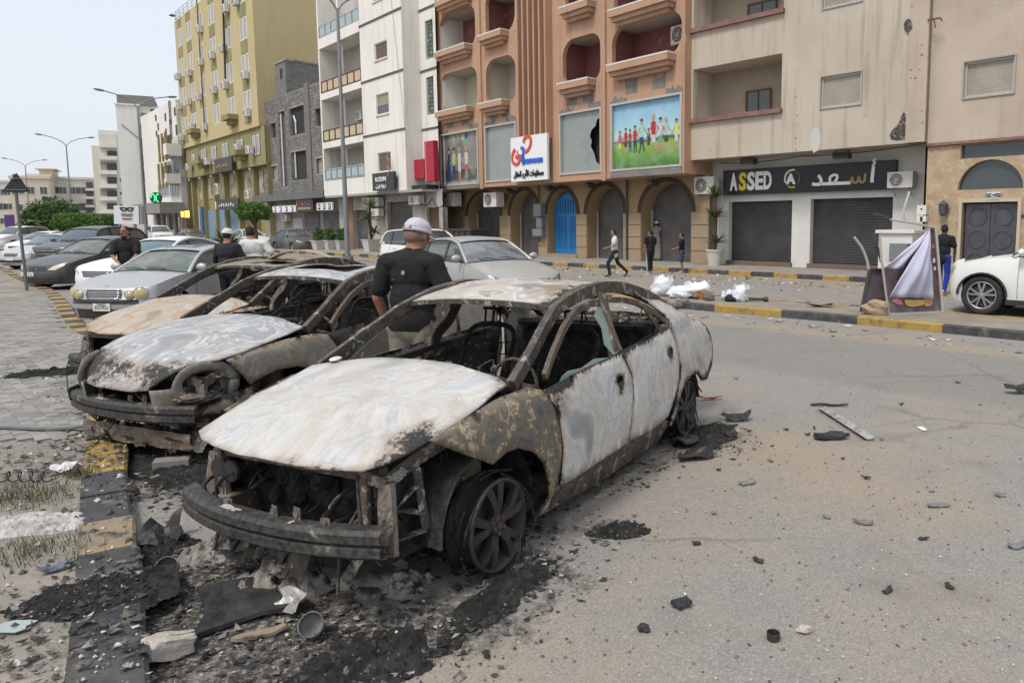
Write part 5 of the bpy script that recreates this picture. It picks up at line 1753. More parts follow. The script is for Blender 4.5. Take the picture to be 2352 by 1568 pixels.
def panel(parent,name,m,loop,fn,step=.06,holes=(),soot=None,edge=(.08,.55),th=.012,flip=False,smooth=True):
 """sheet-metal panel: 2-D outline -> curved surface through fn(a, b); soot gathers on its rim"""
 lp=densify(loop,step*.8)
 hs=[densify(h,step*.8)for h in holes]
 V2=[Vector(p)for p in lp]
 F=[list(range(len(lp)))]
 for h in hs:
  F.append(list(range(len(V2),len(V2)+len(h))))
  V2+=[Vector(p)for p in h]
 xs_=[p[0]for p in lp]
 ys_=[p[1]for p in lp]
 x=min(xs_)+step*.5
 while x<max(xs_):
  y=min(ys_)+step*.5
  while y<max(ys_):
   q=(x+random.uniform(-.1,.1)*step,y+random.uniform(-.1,.1)*step)
   if inside(q,lp)and dist_poly(q,lp)>step*.5 and not any(inside(q,h)or dist_poly(q,h)<step*.5 for h in hs):
    V2.append(Vector(q))
   y+=step
  x+=step
 r=delaunay_2d_cdt(V2,[],F,0,1e-5)
 vs,fs=r[0],r[2]
 fs=[f for f in fs if inside((sum(vs[i].x for i in f)/3,sum(vs[i].y for i in f)/3),lp)and not any(inside((sum(vs[i].x for i in f)/3,sum(vs[i].y for i in f)/3),h)for h in hs)]
 mb=MB()
 mb.add([fn(p.x,p.y)for p in vs],[tuple(f)for f in fs])
 loops=[lp]+hs
 at=[]
 for p in vs:
  d=min(dist_poly((p.x,p.y),l)for l in loops)
  s_=max(0,1-d/edge[0])*edge[1]
  if soot:
   s_+=soot(p.x,p.y)
  at.append(s_)
 it=iter(at)
 o=mb.build(name,m,parent,smooth=smooth,local=True,attr=lambda p:next(it))
 md=o.modifiers.new('thick','SOLIDIFY')
 md.thickness=th
 md.offset=0
 return o
def bsweep(parent,name,pts,w,h,m,soot=lambda p:.45,up=(0,0,1),n=5,jag=.0):
 P=spl(pts,n)
 if jag:
  P=[(p[0]+jag*nz(p,9),p[1]+jag*nz(p,9,3),p[2]+jag*nz(p,9,7))for p in P]
 return MB().sweep(P,w,h,up).build(name,m,parent,local=True,attr=soot)
def burnt_wheel(parent,x,y,z,r,w,side,spokes=5,m=None,tilt=0.0,name='wheel'):
 """alloy rim without its tyre: barrel, lip, twin spokes, hub, nuts"""
 m=m or BMR
 mb=MB()
 mb.lathe([(r*.98,-w/2),(r,-w/2+.012),(r*.9,-w/2+.03),(r*.86,0),(r*.9,w/2-.03),(r,w/2-.012),(r*.985,w/2),(r*.93,w/2+.004),(r*.90,w/2-.025),(r*.82,w/2-.05),(r*.80,-w/2+.03),(r*.98,-w/2)],(0,0,0),'Y',40)
 wo=mb.build(name,m,parent,True,True)
 wo.location=(x,y,z)
 wo.rotation_euler=(0,tilt,0 if side>0 else PI)
 yo=w/2-.035
 for k in range(spokes):
  a=2*PI*k/spokes+.35
  sp=MB()
  for s_ in(-1,1):
   a0,a1=a+s_*.10,a+s_*.235
   d0,d1=Vector((math.cos(a0),0,math.sin(a0))),Vector((math.cos(a1),0,math.sin(a1)))
   sp.sweep([d0*r*.16+Vector((0,yo+.0,0)),d0.lerp(d1,.5)*r*.5+Vector((0,yo+.02,0)),d1*r*.93+Vector((0,yo+.012,0))],[r*.15,r*.16,r*.21],.035,up=(0,1,0))
  sp.build('spoke',m,wo,local=True)
 hb=MB().lathe([(r*.26,yo-.02),(r*.26,yo+.012),(r*.22,yo+.028),(.001,yo+.03)],(0,0,0),'Y',20).build('hub',m,wo,local=True)
 nb=MB()
 for k in range(5):
  a=2*PI*k/5
  nb.lathe([(.014,yo),(.014,yo+.036),(.001,yo+.04)],(math.cos(a)*r*.17,0,math.sin(a)*r*.17),'Y',7)
 nb.lathe([(.022,yo),(.02,yo+.037),(.001,yo+.038)],(0,0,0),'Y',10)
 nb.build('wheel_nuts',mat('rusty nut',(.10,.06,.045),.7,.3),hb,local=True)['kind']='stuff'
 MB().lathe([(r*.62,-.02),(r*.62,.01),(r*.2,.012),(.001,.012)],(0,-.0,0),'Y',24).build('brake_disc',mat('rusted disc',(.09,.055,.04),.75,.3,var=(12,(.05,.035,.03),.4,.7)),wo,local=True)
 # wisps of wire and char left from the tyre
 return wo
def pile(parent,name,m,n,box,size,seed,axis=True):
 """jumble of charred lumps, plates and hoses inside a box (engine bay, ash heap)"""
 rd=random.Random(seed)
 mb=MB()
 (x0,x1),(y0,y1),(z0,z1_)=box
 for k in range(n):
  c=Vector((rd.uniform(x0,x1),rd.uniform(y0,y1),rd.uniform(z0,z1_)))
  s_=rd.uniform(*size)
  R=Matrix.Rotation(rd.uniform(0,6),3,Vector((rd.uniform(-1,1),rd.uniform(-1,1),rd.uniform(-1,1))))
  typ=k%5
  if typ==0:
   mb.ell(c,(s_,s_*.8,s_*.7),8,6,R,.7,k)
  elif typ==1:
   mb.box(c,(s_*2,s_*.9,s_*.25),R)
  elif typ==2:
   mb.lathe([(s_*.6,-s_*.6),(s_*.7,0),(s_*.6,s_*.6)],c,rd.choice('XYZ'),9,True)
  elif typ==3:
   p=[c+Vector((rd.uniform(-1,1),rd.uniform(-1,1),rd.uniform(-1,1)))*s_*2 for _ in range(4)]
   mb.tube([Vector(q)for q in spl([tuple(q)for q in p],3)],s_*.14,5)
  else:
   mb.sweep([c+R@Vector((a*s_,.3*s_*math.sin(a*2),0))for a in(-1.5,-.5,.5,1.5)],s_*.5,s_*.08)
 return mb.build(name,m,parent,local=True)
def burnt_car(cfg):
 """cfg: pose, label and the bits in which the three wrecks differ"""
 cx,cy,h=cfg['pose']
 car=thing('burnt_car',cfg['label'],'burnt car',(cx,cy,0),h-PI/2)
 car.rotation_euler=(cfg.get('roll',0),cfg.get('pitch',0),h-PI/2)
 MW,MF_,MD=cfg['mats']
 sd=cfg['seed']
 random.seed(sd)
 k=cfg.get('buckle',1.0)
 fx=cfg.get('front',0.0)
 def beltz(x):
  return .868+(-.43-x)*.058
 def W(x,z):
  pl=.872
  if x>-.4:
   pl-=.17*((x+.4)/1.0)**1.7
  if x<-2.3:
   pl-=.10*((-2.3-x)/1.2)**2
  zb_=beltz(x)
  if z<=zb_:
   q=(z-.55)/.36
   y=pl-(.045*q*q if z>.55 else .03*q*q)
  else:
   y=pl-.045-(z-zb_)*(.50+.42*max(0,min(1,(-x-2.05)/.35)))
  return y+.007*k*nz((x,z,sd),3.0)+.011*k*nz((x,z,sd),1.3,4)
 def S(s_):
  return lambda x,z:(x,s_*W(x,z),z)
 A=[(-.28,.74,.92),(-.5,.70,1.03),(-.78,.645,1.17),(-1.0,.605,1.265),(-1.3,.595,1.325),(-1.65,.60,1.35),(-2.05,.60,1.305),(-2.45,.615,1.20),(-2.72,.65,1.07),(-2.88,.68,.99)]
 HX=[-.36,-.22,.22,.6,.76]
 HZ=[.965,.94,.835,.72,.655]
 if cfg.get('hood_z'):
  HX,HZ=cfg['hood_x'],cfg['hood_z']
 def hoodz(x,y):
  z=float(np.interp(x,HX,HZ))
  z+=.045*(1-(y/.76)**2)
  return z+.016*k*nz((x,y,sd),2.1)+.008*k*nz((x,y,sd),5.0)
  # ---- structure
 for s_ in(1,-1):
  bsweep(car,'roof_rail',[(p[0],s_*p[1],p[2])for p in A],[.045]*18+[.065]*28,[.075]*18+[.085]*28,MD,lambda p:.22+.3*nz(p,9),jag=.005)
  bsweep(car,'door_window_frame',[(-.52,s_*.80,.93),(-.72,s_*.752,1.06),(-.95,s_*.70,1.175),(-1.2,s_*.655,1.245),(-1.45,s_*.645,1.26),(-1.5,s_*.66,1.24),(-1.46,s_*.82,.93)],.03,.045,MD,lambda p:.35,jag=.004)
  bsweep(car,'b_pillar',[(-1.40,s_*.80,.30),(-1.44,s_*.80,.9),(-1.52,s_*.70,1.1),(-1.58,s_*.62,1.31)],.11,.05,MD,lambda p:.4,up=(0,s_,0),jag=.004)
  bsweep(car,'rear_window_frame',[(-1.62,s_*.66,1.265),(-1.95,s_*.665,1.225),(-2.22,s_*.70,1.14),(-2.40,s_*.76,1.03),(-2.42,s_*.80,.985)],.03,.04,MD,lambda p:.35,jag=.004)
  bsweep(car,'quarter_bar',[(-2.14,s_*.70,1.17),(-2.24,s_*.80,.965)],.025,.03,MD,lambda p:.5)
  # C pillar and quarter in one sheet
  q=[(-2.43,.985),(-2.45,1.07),(-2.31,1.19),(-2.12,1.265),(-2.14,1.315),(-2.45,1.225),(-2.68,1.11),(-2.86,1.01),(-2.97,.975),(-3.2,.925),(-3.37,.87),(-3.50,.78),(-3.57,.66),(-3.56,.46),(-3.34,.37),(-3.12,.40),(-2.98,.48),(-2.80,.52),(-2.62,.50),(-2.5,.42),(-2.42,.30),(-2.36,.2),(-2.30,.2),(-2.40,.42),(-2.50,.62),(-2.49,.74)]
  panel(car,'quarter_panel',MW,q,S(s_),.06,soot=lambda x,z:.5*max(0,1-abs(z-.42)/.14)*(1 if x<-2.7 else .3)+(.25 if x<-3.4 else 0))
  rdoor=[(-1.45,.925),(-1.56,.74),(-1.53,.52),(-1.50,.30),(-1.9,.275),(-2.2,.30),(-2.30,.40),(-2.42,.56),(-2.46,.72),(-2.43,.86),(-2.37,.975),(-1.9,.945)]
  fdoor=[(-.44,.87),(-.545,.72),(-.58,.5),(-.55,.285),(-1.0,.285),(-1.475,.29),(-1.505,.5),(-1.535,.73),(-1.425,.925),(-.9,.90)]
  handle=lambda cx_,cz:[(cx_+.05*math.cos(a),cz+.022*math.sin(a))for a in[2*PI*i/8 for i in range(8)]]
  for nm,lp,hc in(('rear_door',rdoor,(-2.28,.80)),('front_door',fdoor,(-1.36,.76))):
   def so(x,z,hc=hc,nm=nm):
    v=.55*max(0,1-math.hypot((x-hc[0])*1.6,(z-hc[1]+.05)*.9)/.16)
    v+=.35*max(0,1-abs(z-.90-.03*(-x))/.10)
    if nm=='front_door':
     v+=.55*max(0,1-math.hypot((x+.62)*.8,z-.84)/.2)
    if cfg.get('doorsoot'):
     v+=cfg['doorsoot']
    return v
   panel(car,nm,MW if not cfg.get('doorm')else cfg['doorm'],lp,(lambda x,z,s_=s_:(x,s_*(W(x,z)+.008),z)),.055,holes=[handle(*hc)],soot=so,edge=(.06,.42))
  sill=[(-.36,.16),(-.55,.27),(-1.5,.275),(-2.2,.27),(-2.36,.21),(-2.1,.10),(-1.2,.10)]
  panel(car,'sill',BMC,sill,lambda x,z,s_=s_:(x,s_*(W(x,z)-.025),z),.08,edge=(.05,.3))
  fz=fx*.8
  fend=[(.41+fz,.80),(.28+fz,.72),(.05,.59),(-.05,.625),(-.14,.625),(-.26,.575),(-.36,.48),(-.43,.34),(-.45,.20),(-.36,.17),(-.52,.28),(-.57,.5),(-.535,.72),(-.435,.872),(-.32,.91),(-.1,.90),(.2,.845)]
  if cfg.get('fender'):
   fend=cfg['fender']
  panel(car,'front_fender',MF_,fend,S(s_),.05,soot=lambda x,z:.18*nz((x,z,1),4)+.1,edge=(.07,.35))
  # ---- header, roof
 bsweep(car,'windscreen_header',[(-1.0,-.61,1.262),(-.96,-.3,1.292),(-.945,0,1.30),(-.96,.3,1.292),(-1.0,.61,1.262)],.055,.03,MD,lambda p:.05)
 rl_=[(p[0],p[2])for p in spl(A,6)]
 rx=[p[0]for p in rl_][::-1]
 rz_=[p[1]for p in rl_][::-1]
 def roofz(x,y):
  sag=cfg.get('sag',0.0)*math.exp(-((x+1.6)/.45)**2)*(1-(y/.62)**2)
  return float(np.interp(x,rx,rz_))+.030*(1-(y/.62)**2)-sag+.012*k*nz((x,y,sd),2.6)+.006*k*nz((x,y,sd),6)
 rloop=[(-.99,-.59),(-.955,-.3),(-.945,0),(-.955,.3),(-.99,.59),(-1.5,.585),(-2.1,.585),(-2.2,.57),(-2.25,.3),(-2.27,0),(-2.25,-.3),(-2.2,-.57),(-2.1,-.585),(-1.5,-.585)]
 panel(car,'roof',cfg.get('roofm',MW),rloop,lambda x,y:(x,y,roofz(x,y)+.012),.06,holes=cfg.get('sunroof',()),soot=cfg.get('roofsoot'),edge=(.07,.3))
 # ---- hood
 hl=cfg.get('hood',[(-.22,.74),(.0,.755),(.22,.755),(.40,.725),(.50,.70),(.585,.655),(.66,.56),(.70,.40),(.735,.2),(.745,0),(.735,-.2),(.70,-.42),(.655,-.58),(.60,-.68),(.40,-.725),(.22,-.755),(-.22,-.745),(-.30,-.5),(-.345,-.25),(-.355,0),(-.345,.25),(-.30,.5),(-.27,.66)])
 ho=panel(car,'hood',cfg.get('hoodm',MW),hl,lambda x,y:(x,y,hoodz(x,y)),.055,soot=cfg['hoodsoot'],edge=cfg.get('hoodedge',(.045,.22)))
 # ---- trunk lid, tail, rear window base
 panel(car,'trunk_lid',MW,[(-2.95,.60),(-3.2,.62),(-3.42,.60),(-3.5,.3),(-3.52,0),(-3.5,-.3),(-3.42,-.6),(-3.2,-.62),(-2.95,-.6),(-2.9,0)],lambda x,y:(x,y,.99+(x+2.95)*.17+.02*(1-(y/.6)**2)+.012*nz((x,y,sd),3)),.07,soot=lambda x,y:.1)
 panel(car,'tail_panel',MW,[(-.66,.42),(.66,.42),(.66,.86),(.3,.91),(-.3,.91),(-.66,.86)],lambda y,z:(-3.53-.05*(1-(y/.7)**2),y,z),.08,soot=lambda x,y:.2)
 # ---- inside
 MB().box((-1.45,0,.20),(2.5,1.5,.05)).box((-.42,0,.55),(.06,1.36,.7)).box((-1.45,0,.28),(2.0,.25,.16)).build('floor_pan',BMK,car,local=True)
 bsweep(car,'dash_beam',[(-.55,-.72,.82),(-.6,-.3,.85),(-.6,.3,.85),(-.55,.72,.82)],.07,.07,BMC,lambda p:.5)
 pile(car,'dash_remains',BMK,60,((-.62,-.36),(-.68,.68),(.78,.90)),(.02,.06),sd)['kind']='stuff'
 MB().tube([(-.86+.0*math.cos(a),.36+.17*math.cos(a),.78+.17*math.sin(a))for a in[2*PI*i/20 for i in range(21)]],.012,6).bar((-.86,.19,.78),(-.86,.53,.78),.02).bar((-.6,.36,.7),(-.86,.36,.78),.04).build('steering_wheel',BMC,car,local=True,attr=lambda p:.4)
 for y in(.36,-.36):
  mb=MB()
  mb.tube(spl([(-1.35,y-.22,.42),(-1.5,y-.22,.75),(-1.62,y-.2,1.0),(-1.64,y,1.05),(-1.62,y+.2,1.0),(-1.5,y+.22,.75),(-1.35,y+.22,.42)],4),.02,6)
  mb.tube(spl([(-.85,y-.22,.38),(-.82,y,.38),(-.85,y+.22,.38),(-1.35,y+.22,.42),(-1.35,y-.22,.42),(-.85,y-.22,.38)],3),.02,6)
  for q in range(6):
   zz=.5+q*.085
   xx=-1.37-(zz-.42)*.42
   mb.tube(spl([(xx,y-.2,zz),(xx+.012,y-.07,zz+.012),(xx,y+.07,zz-.012),(xx,y+.2,zz)],3),.006,4)
  for q in(-.07,.07):
   mb.tube([(-1.63,y+q,1.04),(-1.65,y+q,1.17)],.009,5)
  mb.bar((-1.65,y-.09,1.17),(-1.65,y+.09,1.17),.02)
  mb.box((-1.1,y,.30),(.5,.4,.1))
  mb.build('seat_frame',BMK,car,local=True)
 MB().box((-2.35,0,.65),(.08,1.3,.7),Matrix.Rotation(-.3,3,'Y')).box((-2.6,0,.96),(.5,1.2,.03)).box((-2.05,0,.38),(.5,1.25,.12)).build('rear_seat_frame',BMK,car,local=True)
 pile(car,'cabin_debris',BMK,90,((-2.6,-.6),(-.65,.65),(.24,.5)),(.03,.09),sd+3)['kind']='stuff'
 pile(car,'parcel_shelf_debris',BMC,40,((-2.8,-2.45),(-.55,.55),(.97,1.02)),(.02,.05),sd+4)['kind']='stuff'
 # inner door skins
 for s_ in(1,-1):
  panel(car,'inner_door_skin',BMC,[(-.5,.84),(-.6,.3),(-2.25,.3),(-2.3,.95)],lambda x,z,s_=s_:(x,s_*(W(x,z)-.07),z),.15,soot=lambda x,z:.3)
  bsweep(car,'door_beam',[(-.6,s_*.765,.80),(-1.35,s_*.77,.83),(-2.3,s_*.765,.88)],.03,.05,BMC,lambda p:.15+.3*nz(p,7),jag=.01)
  # cowl
 bsweep(car,'cowl',[(-.30,-.72,.90),(-.38,-.4,.925),(-.40,0,.935),(-.38,.4,.925),(-.30,.72,.90)],.16,.03,BMK,lambda p:.5)
 pile(car,'cowl_debris',BMC,46,((-.50,-.36),(-.64,.64),(.93,.97)),(.012,.035),sd+8)['kind']='stuff'
 # ---- nose
 f=fx
 MB().box((.1,0,.42),(.62,.62,.42)).box((.12,.28,.62),(.4,.2,.16)).box((.15,-.3,.58),(.36,.22,.2)).lathe([(.09,-.05),(.1,.05)],(.42,.1,.5),'X',14,True).lathe([(.06,-.05),(.07,.05)],(.42,-.15,.38),'X',14,True).build('engine_block',BMK,car,local=True)
 pile(car,'engine_remains',BMK,190,((.05,.58+f),(-.62,.62),(.30,.74)),(.02,.06),sd+1)['kind']='stuff'
 for s_ in(1,-1):
  MB().box((.3+f/2,s_*.46,.36),(.8+f,.09,.13)).build('frame_rail',BMC,car,local=True,attr=lambda p:.2)
  MB().lathe([(.11,.3),(.12,.62),(.09,.72),(.03,.74)],(-.02,s_*.56,0),'Z',14).build('strut_tower',BMC,car,local=True,attr=lambda p:.25)
  bsweep(car,'inner_fender_rail',[(-.3,s_*.66,.84),(.1,s_*.66,.77),(.42+f*.8,s_*.62,.68),(.55+f*.9,s_*.56,.60)],.05,.07,BMC,lambda p:.2,jag=.008)
  # wheel housing liner
  mb=MB()
  mb.grid(lambda a,y:(.0+.40*math.cos(a),s_*y,.27+.40*math.sin(a)),[PI*i/12 for i in range(13)],[.45,.62,.78])
  mb.build('wheel_housing',BMK,car,local=True)
  mb=MB()
  mb.grid(lambda a,y:(-2.73+.38*math.cos(a),s_*y,.25+.36*math.sin(a)),[PI*i/12 for i in range(13)],[.5,.65,.80])
  mb.build('wheel_housing',BMK,car,local=True)
  # headlamp bracket: welded strips in a triangle
  mb=MB()
  for a,b in(((.60,.48,.66),(.42,.66,.66)),((.42,.66,.66),(.40,.69,.36)),((.40,.69,.36),(.60,.5,.30)),((.60,.48,.66),(.60,.5,.30)),((.60,.49,.35),(.41,.68,.6)),((.56,.5,.5),(.40,.69,.44))):
   mb.bar((a[0]+f,s_*a[1],a[2]),(b[0]+f,s_*b[1],b[2]),.045,.012)
  mb.build('headlamp_bracket',BMC,car,local=True,attr=lambda p:.1)
  mb=MB()
  for(xa,ya,za),(xb,yb,zb_),w_,h_ in(((.56,.60,.62),(.60,.64,.30),.03,.09),((.56,.60,.62),(.60,.50,.66),.03,.05),((.64,.56,.40),(.66,.64,.38),.10,.05)):
   mb.bar((xa+f,s_*ya,za),(xb+f,s_*yb,zb_),w_,h_)
  mb.build('crash_box',burnt_mat('scorched bracket',[(.35,(.05,.045,.04)),(.45,(.17,.145,.125)),(.55,(.08,.052,.038)),(.62,(.30,.27,.235)),(.7,(.12,.095,.075))],.12,scale=.9,flaky=True),car,local=True,attr=lambda p:.1*nz(p,6))
 MB().box((.58+f,0,.66),(.05,1.1,.05)).box((.60+f,-.5,.48),(.03,.06,.34)).box((.60+f,.5,.48),(.03,.06,.34)).box((.60+f,-.05,.3),(.04,1.0,.05)).build('radiator_support',BMC,car,local=True,attr=lambda p:.35)
 MB().grid(lambda y,z:(.46+f+.05*nz((y,z,sd),4),y,z),[-.56+.08*k for k in range(15)],[.22+.06*k for k in range(8)]).build('radiator_core',BMK,car,local=True)  # added dark sheet that closes the see-through bay behind the beam
 for s_ in(1,-1):
  MB().grid(lambda x,z:(x,s_*(.60+.03*nz((x,z,sd),5)-.12*max(0,x-.3)),z),[.30+(.3+f)*k/6 for k in range(7)],[.22,.32,.42,.52,.62]).build('inner_wing',BMK,car,local=True)
  # bumper beam: ribbed C section bent across the nose
 bx=[(.80+f-.13*(abs(v)**2.2),v*.69)for v in[i/12-1 for i in range(25)]]
 mb=MB()
 prof=[(-.045,.062),(.02,.062),(.035,.045),(.035,.013),(.010,.004),(.010,-.010),(.035,-.019),(.035,-.050),(.02,-.062),(-.045,-.062)]
 zc_=cfg.get('beamz',.395)
 mb.grid(lambda i,j:(bx[int(i)][0]+prof[int(j)][0],bx[int(i)][1],zc_+prof[int(j)][1]),range(25),range(len(prof)))
 bo=mb.build('bumper_beam',burnt_mat('sooty bumper beam',[(.3,(.008,.008,.009)),(.54,(.018,.018,.019)),(.62,(.05,.048,.046)),(.70,(.25,.245,.24))],.0,rustamt=.1,scale=.7,flaky=True),car,smooth=False,local=True,attr=lambda p:.1)
 bo.modifiers.new('thick','SOLIDIFY').thickness=.006
 mb=MB()
 mb.grid(lambda i,j:(bx[int(i)][0]-.045+.062*j,bx[int(i)][1],zc_+.066+.004*nz((i,j,0),.7)),range(25),[0,.5,1])
 mb.build('beam_top_ash',burnt_mat('ash crust',[(.35,(.05,.047,.045)),(.45,(.30,.29,.28)),(.53,(.52,.51,.5)),(.60,(.10,.095,.09)),(.7,(.5,.49,.47))],.05,rustamt=.1,scale=1.1,flaky=True),bo,local=True,attr=lambda p:.12)
 for y,hh in((-.26,.022),(.10,.05),(.24,.06),(.40,.03)):
  i=int((y/.7+1)*12)
  mb=MB()
  mb.box((bx[i][0]-.03,y,zc_+.066+hh/2),(.006,.05,hh),Matrix.Rotation(random.uniform(-.4,.4),3,'Z'))
  mb.lathe([(.016,-.008),(.016,.008),(.001,.008)],(bx[i][0]-.025,y,zc_+.066+hh*.55),'X',9)
  mb.build('beam_tab',MATS['scorched bracket'],car,local=True,attr=lambda p:-.1)
 rw=random.Random(sd+40)
 for q in range(16):
  y0,x0,z0=rw.uniform(-.6,.6),rw.uniform(.5,.72)+f,rw.uniform(.34,.62)
  MB().tube(spl([(x0-.2,y0,z0),(x0,y0+rw.uniform(-.1,.1),z0-.05),(x0+rw.uniform(-.06,.06),y0+rw.uniform(-.15,.15),z0-.16),(x0+rw.uniform(-.1,.08),y0+rw.uniform(-.2,.2),max(.04,z0-rw.uniform(.2,.4)))],4),rw.uniform(.004,.012),5).build('burnt_wire',BMK if q%3 else BMC,car,local=True,attr=lambda p:.1)
 for q in range(12):
  y0=rw.uniform(-.6,.6)
  w_,h_=rw.uniform(.08,.22),rw.uniform(.06,.16)
  MB().grid(lambda a,b:(.60+f+.05*nz((a+q,b,0),7)+.1*b,y0+a*w_,.26-b*h_+.03*nz((a,b+q,0),5)),[0,.25,.5,.75,1],[0,.4,.7,1]).build('torn_sheet',BMK if q%2 else BMC,car,local=True,attr=lambda p:.2)
  # ---- wheels
 for x,r,z in((0,.245,.25),(-2.72,.235,.245)):
  for s_ in(1,-1):
   wo=burnt_wheel(car,x,s_*.745,z,r,.17,s_,tilt=random.uniform(0,1.2))
   ring=MB()
   rr=random.Random(sd+int(x*10)+s_)
   for q in range(26):
    a=rr.uniform(0,2*PI)
    y0=rr.uniform(-.08,.07)
    ring.tube([(math.cos(a+t_*.25)*(r+.008+.012*t_),y0+.02*t_,math.sin(a+t_*.25)*(r+.008+.012*t_))for t_ in range(4)],.006,4)
   ring.build('tyre_wire',BMK,wo,local=True)['kind']='stuff'
 return car
def hs_main(x,y):
 v=.75*max(0,1-math.hypot((x-.44)*1.0,(y-.66)*1.5)/.34)
 v+=.35*max(0,1-math.hypot((x+.2)*1.2,(y-.70)*1.6)/.22)
 v+=.25*max(0,1-math.hypot((x-.62),(y+.55))/.25)
 v+=.22*max(0,1-abs(x-.70)/.10)*(1 if y>.1 else .4)
 return v
C1=burnt_car(dict(pose=MAIN,label='burnt-out ash-white sedan with bare bumper beam in the foreground',mats=(BM1,BM1B,BMC),seed=2,hoodsoot=hs_main,hoodm=BM1H,roofm=BM1R,roll=math.radians(1.0),roofsoot=lambda x,y:.5*max(0,1-math.hypot((x+1.25)*.9,(y-.55)*1.3)/.45)+.30*max(0,1-abs(y-.6)/.18)+.08+.15*nz((x,y,5),3)))
# leftovers only the front car shows
def Wm(x,z,s_=1):
 return(x,s_*(.835-max(0,z-.9)*.5),z)
MB().add([Wm(-1.36,.92),Wm(-1.45,.93),Wm(-1.50,1.23),Wm(-1.42,1.235),Wm(-1.34,1.18),Wm(-1.36,1.1),Wm(-1.30,1.0)],[(0,1,2,3,4,5,6)]).build('window_glass_shard',M_SHARD,C1,local=True)
MB().add([Wm(-.62,.88),Wm(-1.3,.915),Wm(-1.1,.94),Wm(-.9,.915),Wm(-.75,.925),Wm(-.66,.91)],[(0,1,2,3,4,5)]).build('window_glass_shard',M_SHARD,C1,local=True)
MB().add([Wm(-.60,.90,-1),Wm(-1.45,.93,-1),Wm(-1.47,1.2,-1),Wm(-1.2,1.22,-1),Wm(-.85,1.08,-1)],[(0,1,2,3,4)]).build('window_glass_shard',M_DUSTGL,C1,local=True)
for y in(-.50,-.40):
 MB().lathe([(.001,-.012),(.055,-.012),(.058,.0),(.055,.012),(.001,.012)],(.62,y,.555+.01),'X',18).build('horn',BMR,C1,local=True)
hb_=MB().lathe([(.001,.002),(.052,.003),(.055,.006),(.058,.0)],(.05,.66,.891),'Z',20)
hb_.v=[v-Vector((0,0,.24*(v.x-.05)+.10*(v.y-.66)))for v in hb_.v]
hb_.build('hood_blister',burnt_mat('bubbled paint',[(.35,(.7,.69,.68)),(.5,(.6,.6,.6)),(.58,(.1,.1,.1)),(.66,(.7,.7,.7))],0,scale=14),C1,local=True,attr=lambda p:0)
MB().ell((-.28,-.60,.985),(.07,.035,.012),12,6,Matrix.Rotation(.5,3,'Z')).build('molten_drip',mat('pale molten plastic',(.62,.60,.60),.5),C1,local=True)
def hs2(x,y):
 return .62*max(0,1-abs(x-(.80-.12*(y/.7)**2))/.2)+.3*max(0,1-math.hypot(x-.6,y+.5)/.3)
C2=burnt_car(dict(pose=CAR2,label='burnt-out grey sedan with empty headlamp sockets and a hole in its roof',mats=(BM2B,BM2B,BMC),seed=21,front=.10,hoodm=BM2,roofm=BM2,hoodsoot=hs2,beamz=.42,roll=math.radians(-.5),hood_x=[-.40,-.25,.25,.60,.78,.92],hood_z=[.955,.935,.855,.775,.69,.54],hood=[(-.25,.74),(.1,.76),(.40,.73),(.56,.66),(.66,.56),(.80,.44),(.90,.33),(.93,.15),(.94,0),(.93,-.15),(.90,-.33),(.80,-.44),(.66,-.56),(.56,-.66),(.40,-.73),(.1,-.76),(-.25,-.74),(-.36,-.4),(-.40,0),(-.36,.4)],fender=[(.52,.79),(.42,.66),(.36,.57),(.24,.615),(.12,.645),(-.06,.645),(-.20,.60),(-.34,.48),(-.43,.34),(-.45,.20),(-.36,.17),(-.52,.28),(-.57,.5),(-.535,.72),(-.435,.86),(-.3,.885),(0,.875),(.3,.845)],sunroof=[[(-1.25,-.38),(-1.25,.38),(-1.95,.38),(-1.95,-.38)]],doorsoot=.12))
for s_ in(1,-1):
 mb=MB()
 mb.grid(lambda a,q:(.62-.16*math.cos(a)*(1-q*.35),s_*(.60+.06*math.cos(a)-q*.07),.62+.10*math.sin(a)*(1-q*.35)),[2*PI*i/18 for i in range(19)],[0,.5,1])
 mb.build('headlamp_socket',BMC,C2,local=True,attr=lambda p:.1)
 mb=MB()
 mb.grid(lambda a,q:(.62-.16*math.cos(a)*(1+q*.45)+.02*nz((a,q,0),2),s_*(.60+.06*math.cos(a)*(1+q*.45)+.012*q),.62+.10*math.sin(a)*(1+q*.75)),[2*PI*i/24 for i in range(25)],[0,.5,1])
 mb.build('headlamp_surround',BM2B,C2,True,True,attr=lambda p:.12+.25*nz(p,7)).modifiers.new('t','SOLIDIFY').thickness=.008
 mb=MB()
 mb.grid(lambda u,v:(.91-.03*u-.22*v*v,s_*(.36+.16*v),.60-.17*u),[0,.25,.5,.75,1],[0,.25,.5,.75,1])
 mb.build('nose_strip',BM2B,C2,True,True,attr=lambda p:.15+.25*nz(p,7)).modifiers.new('t','SOLIDIFY').thickness=.008
 panel(C2,'wing_lower',BM2B,[(.36,.56),(.30,.42),(.55,.36),(.80,.40),(.82,.50),(.60,.53)],lambda x,z,s_=s_:(x,s_*(.80-.22*max(0,x-.3)**1.3),z),.06,soot=lambda x,z:.2)
MB().ell((.72,.56,.53),(.15,.10,.03),14,8,Matrix.Rotation(.4,3,'Z'),.5).build('drooping_lamp_shell',MATS['scorched bracket'],C2,local=True,attr=lambda p:0)
MB().grid(lambda y,q:(.80-.06*y*y+.02*nz((y,q,3),4),y,.13+.13*q+.015*nz((y,q,0),5)),[-.6+.06*k for k in range(21)],[0,.35,.6,1]).build('lower_crossmember',MATS['scorched bracket'],C2,smooth=False,local=True,attr=lambda p:.12+.2*nz(p,5))
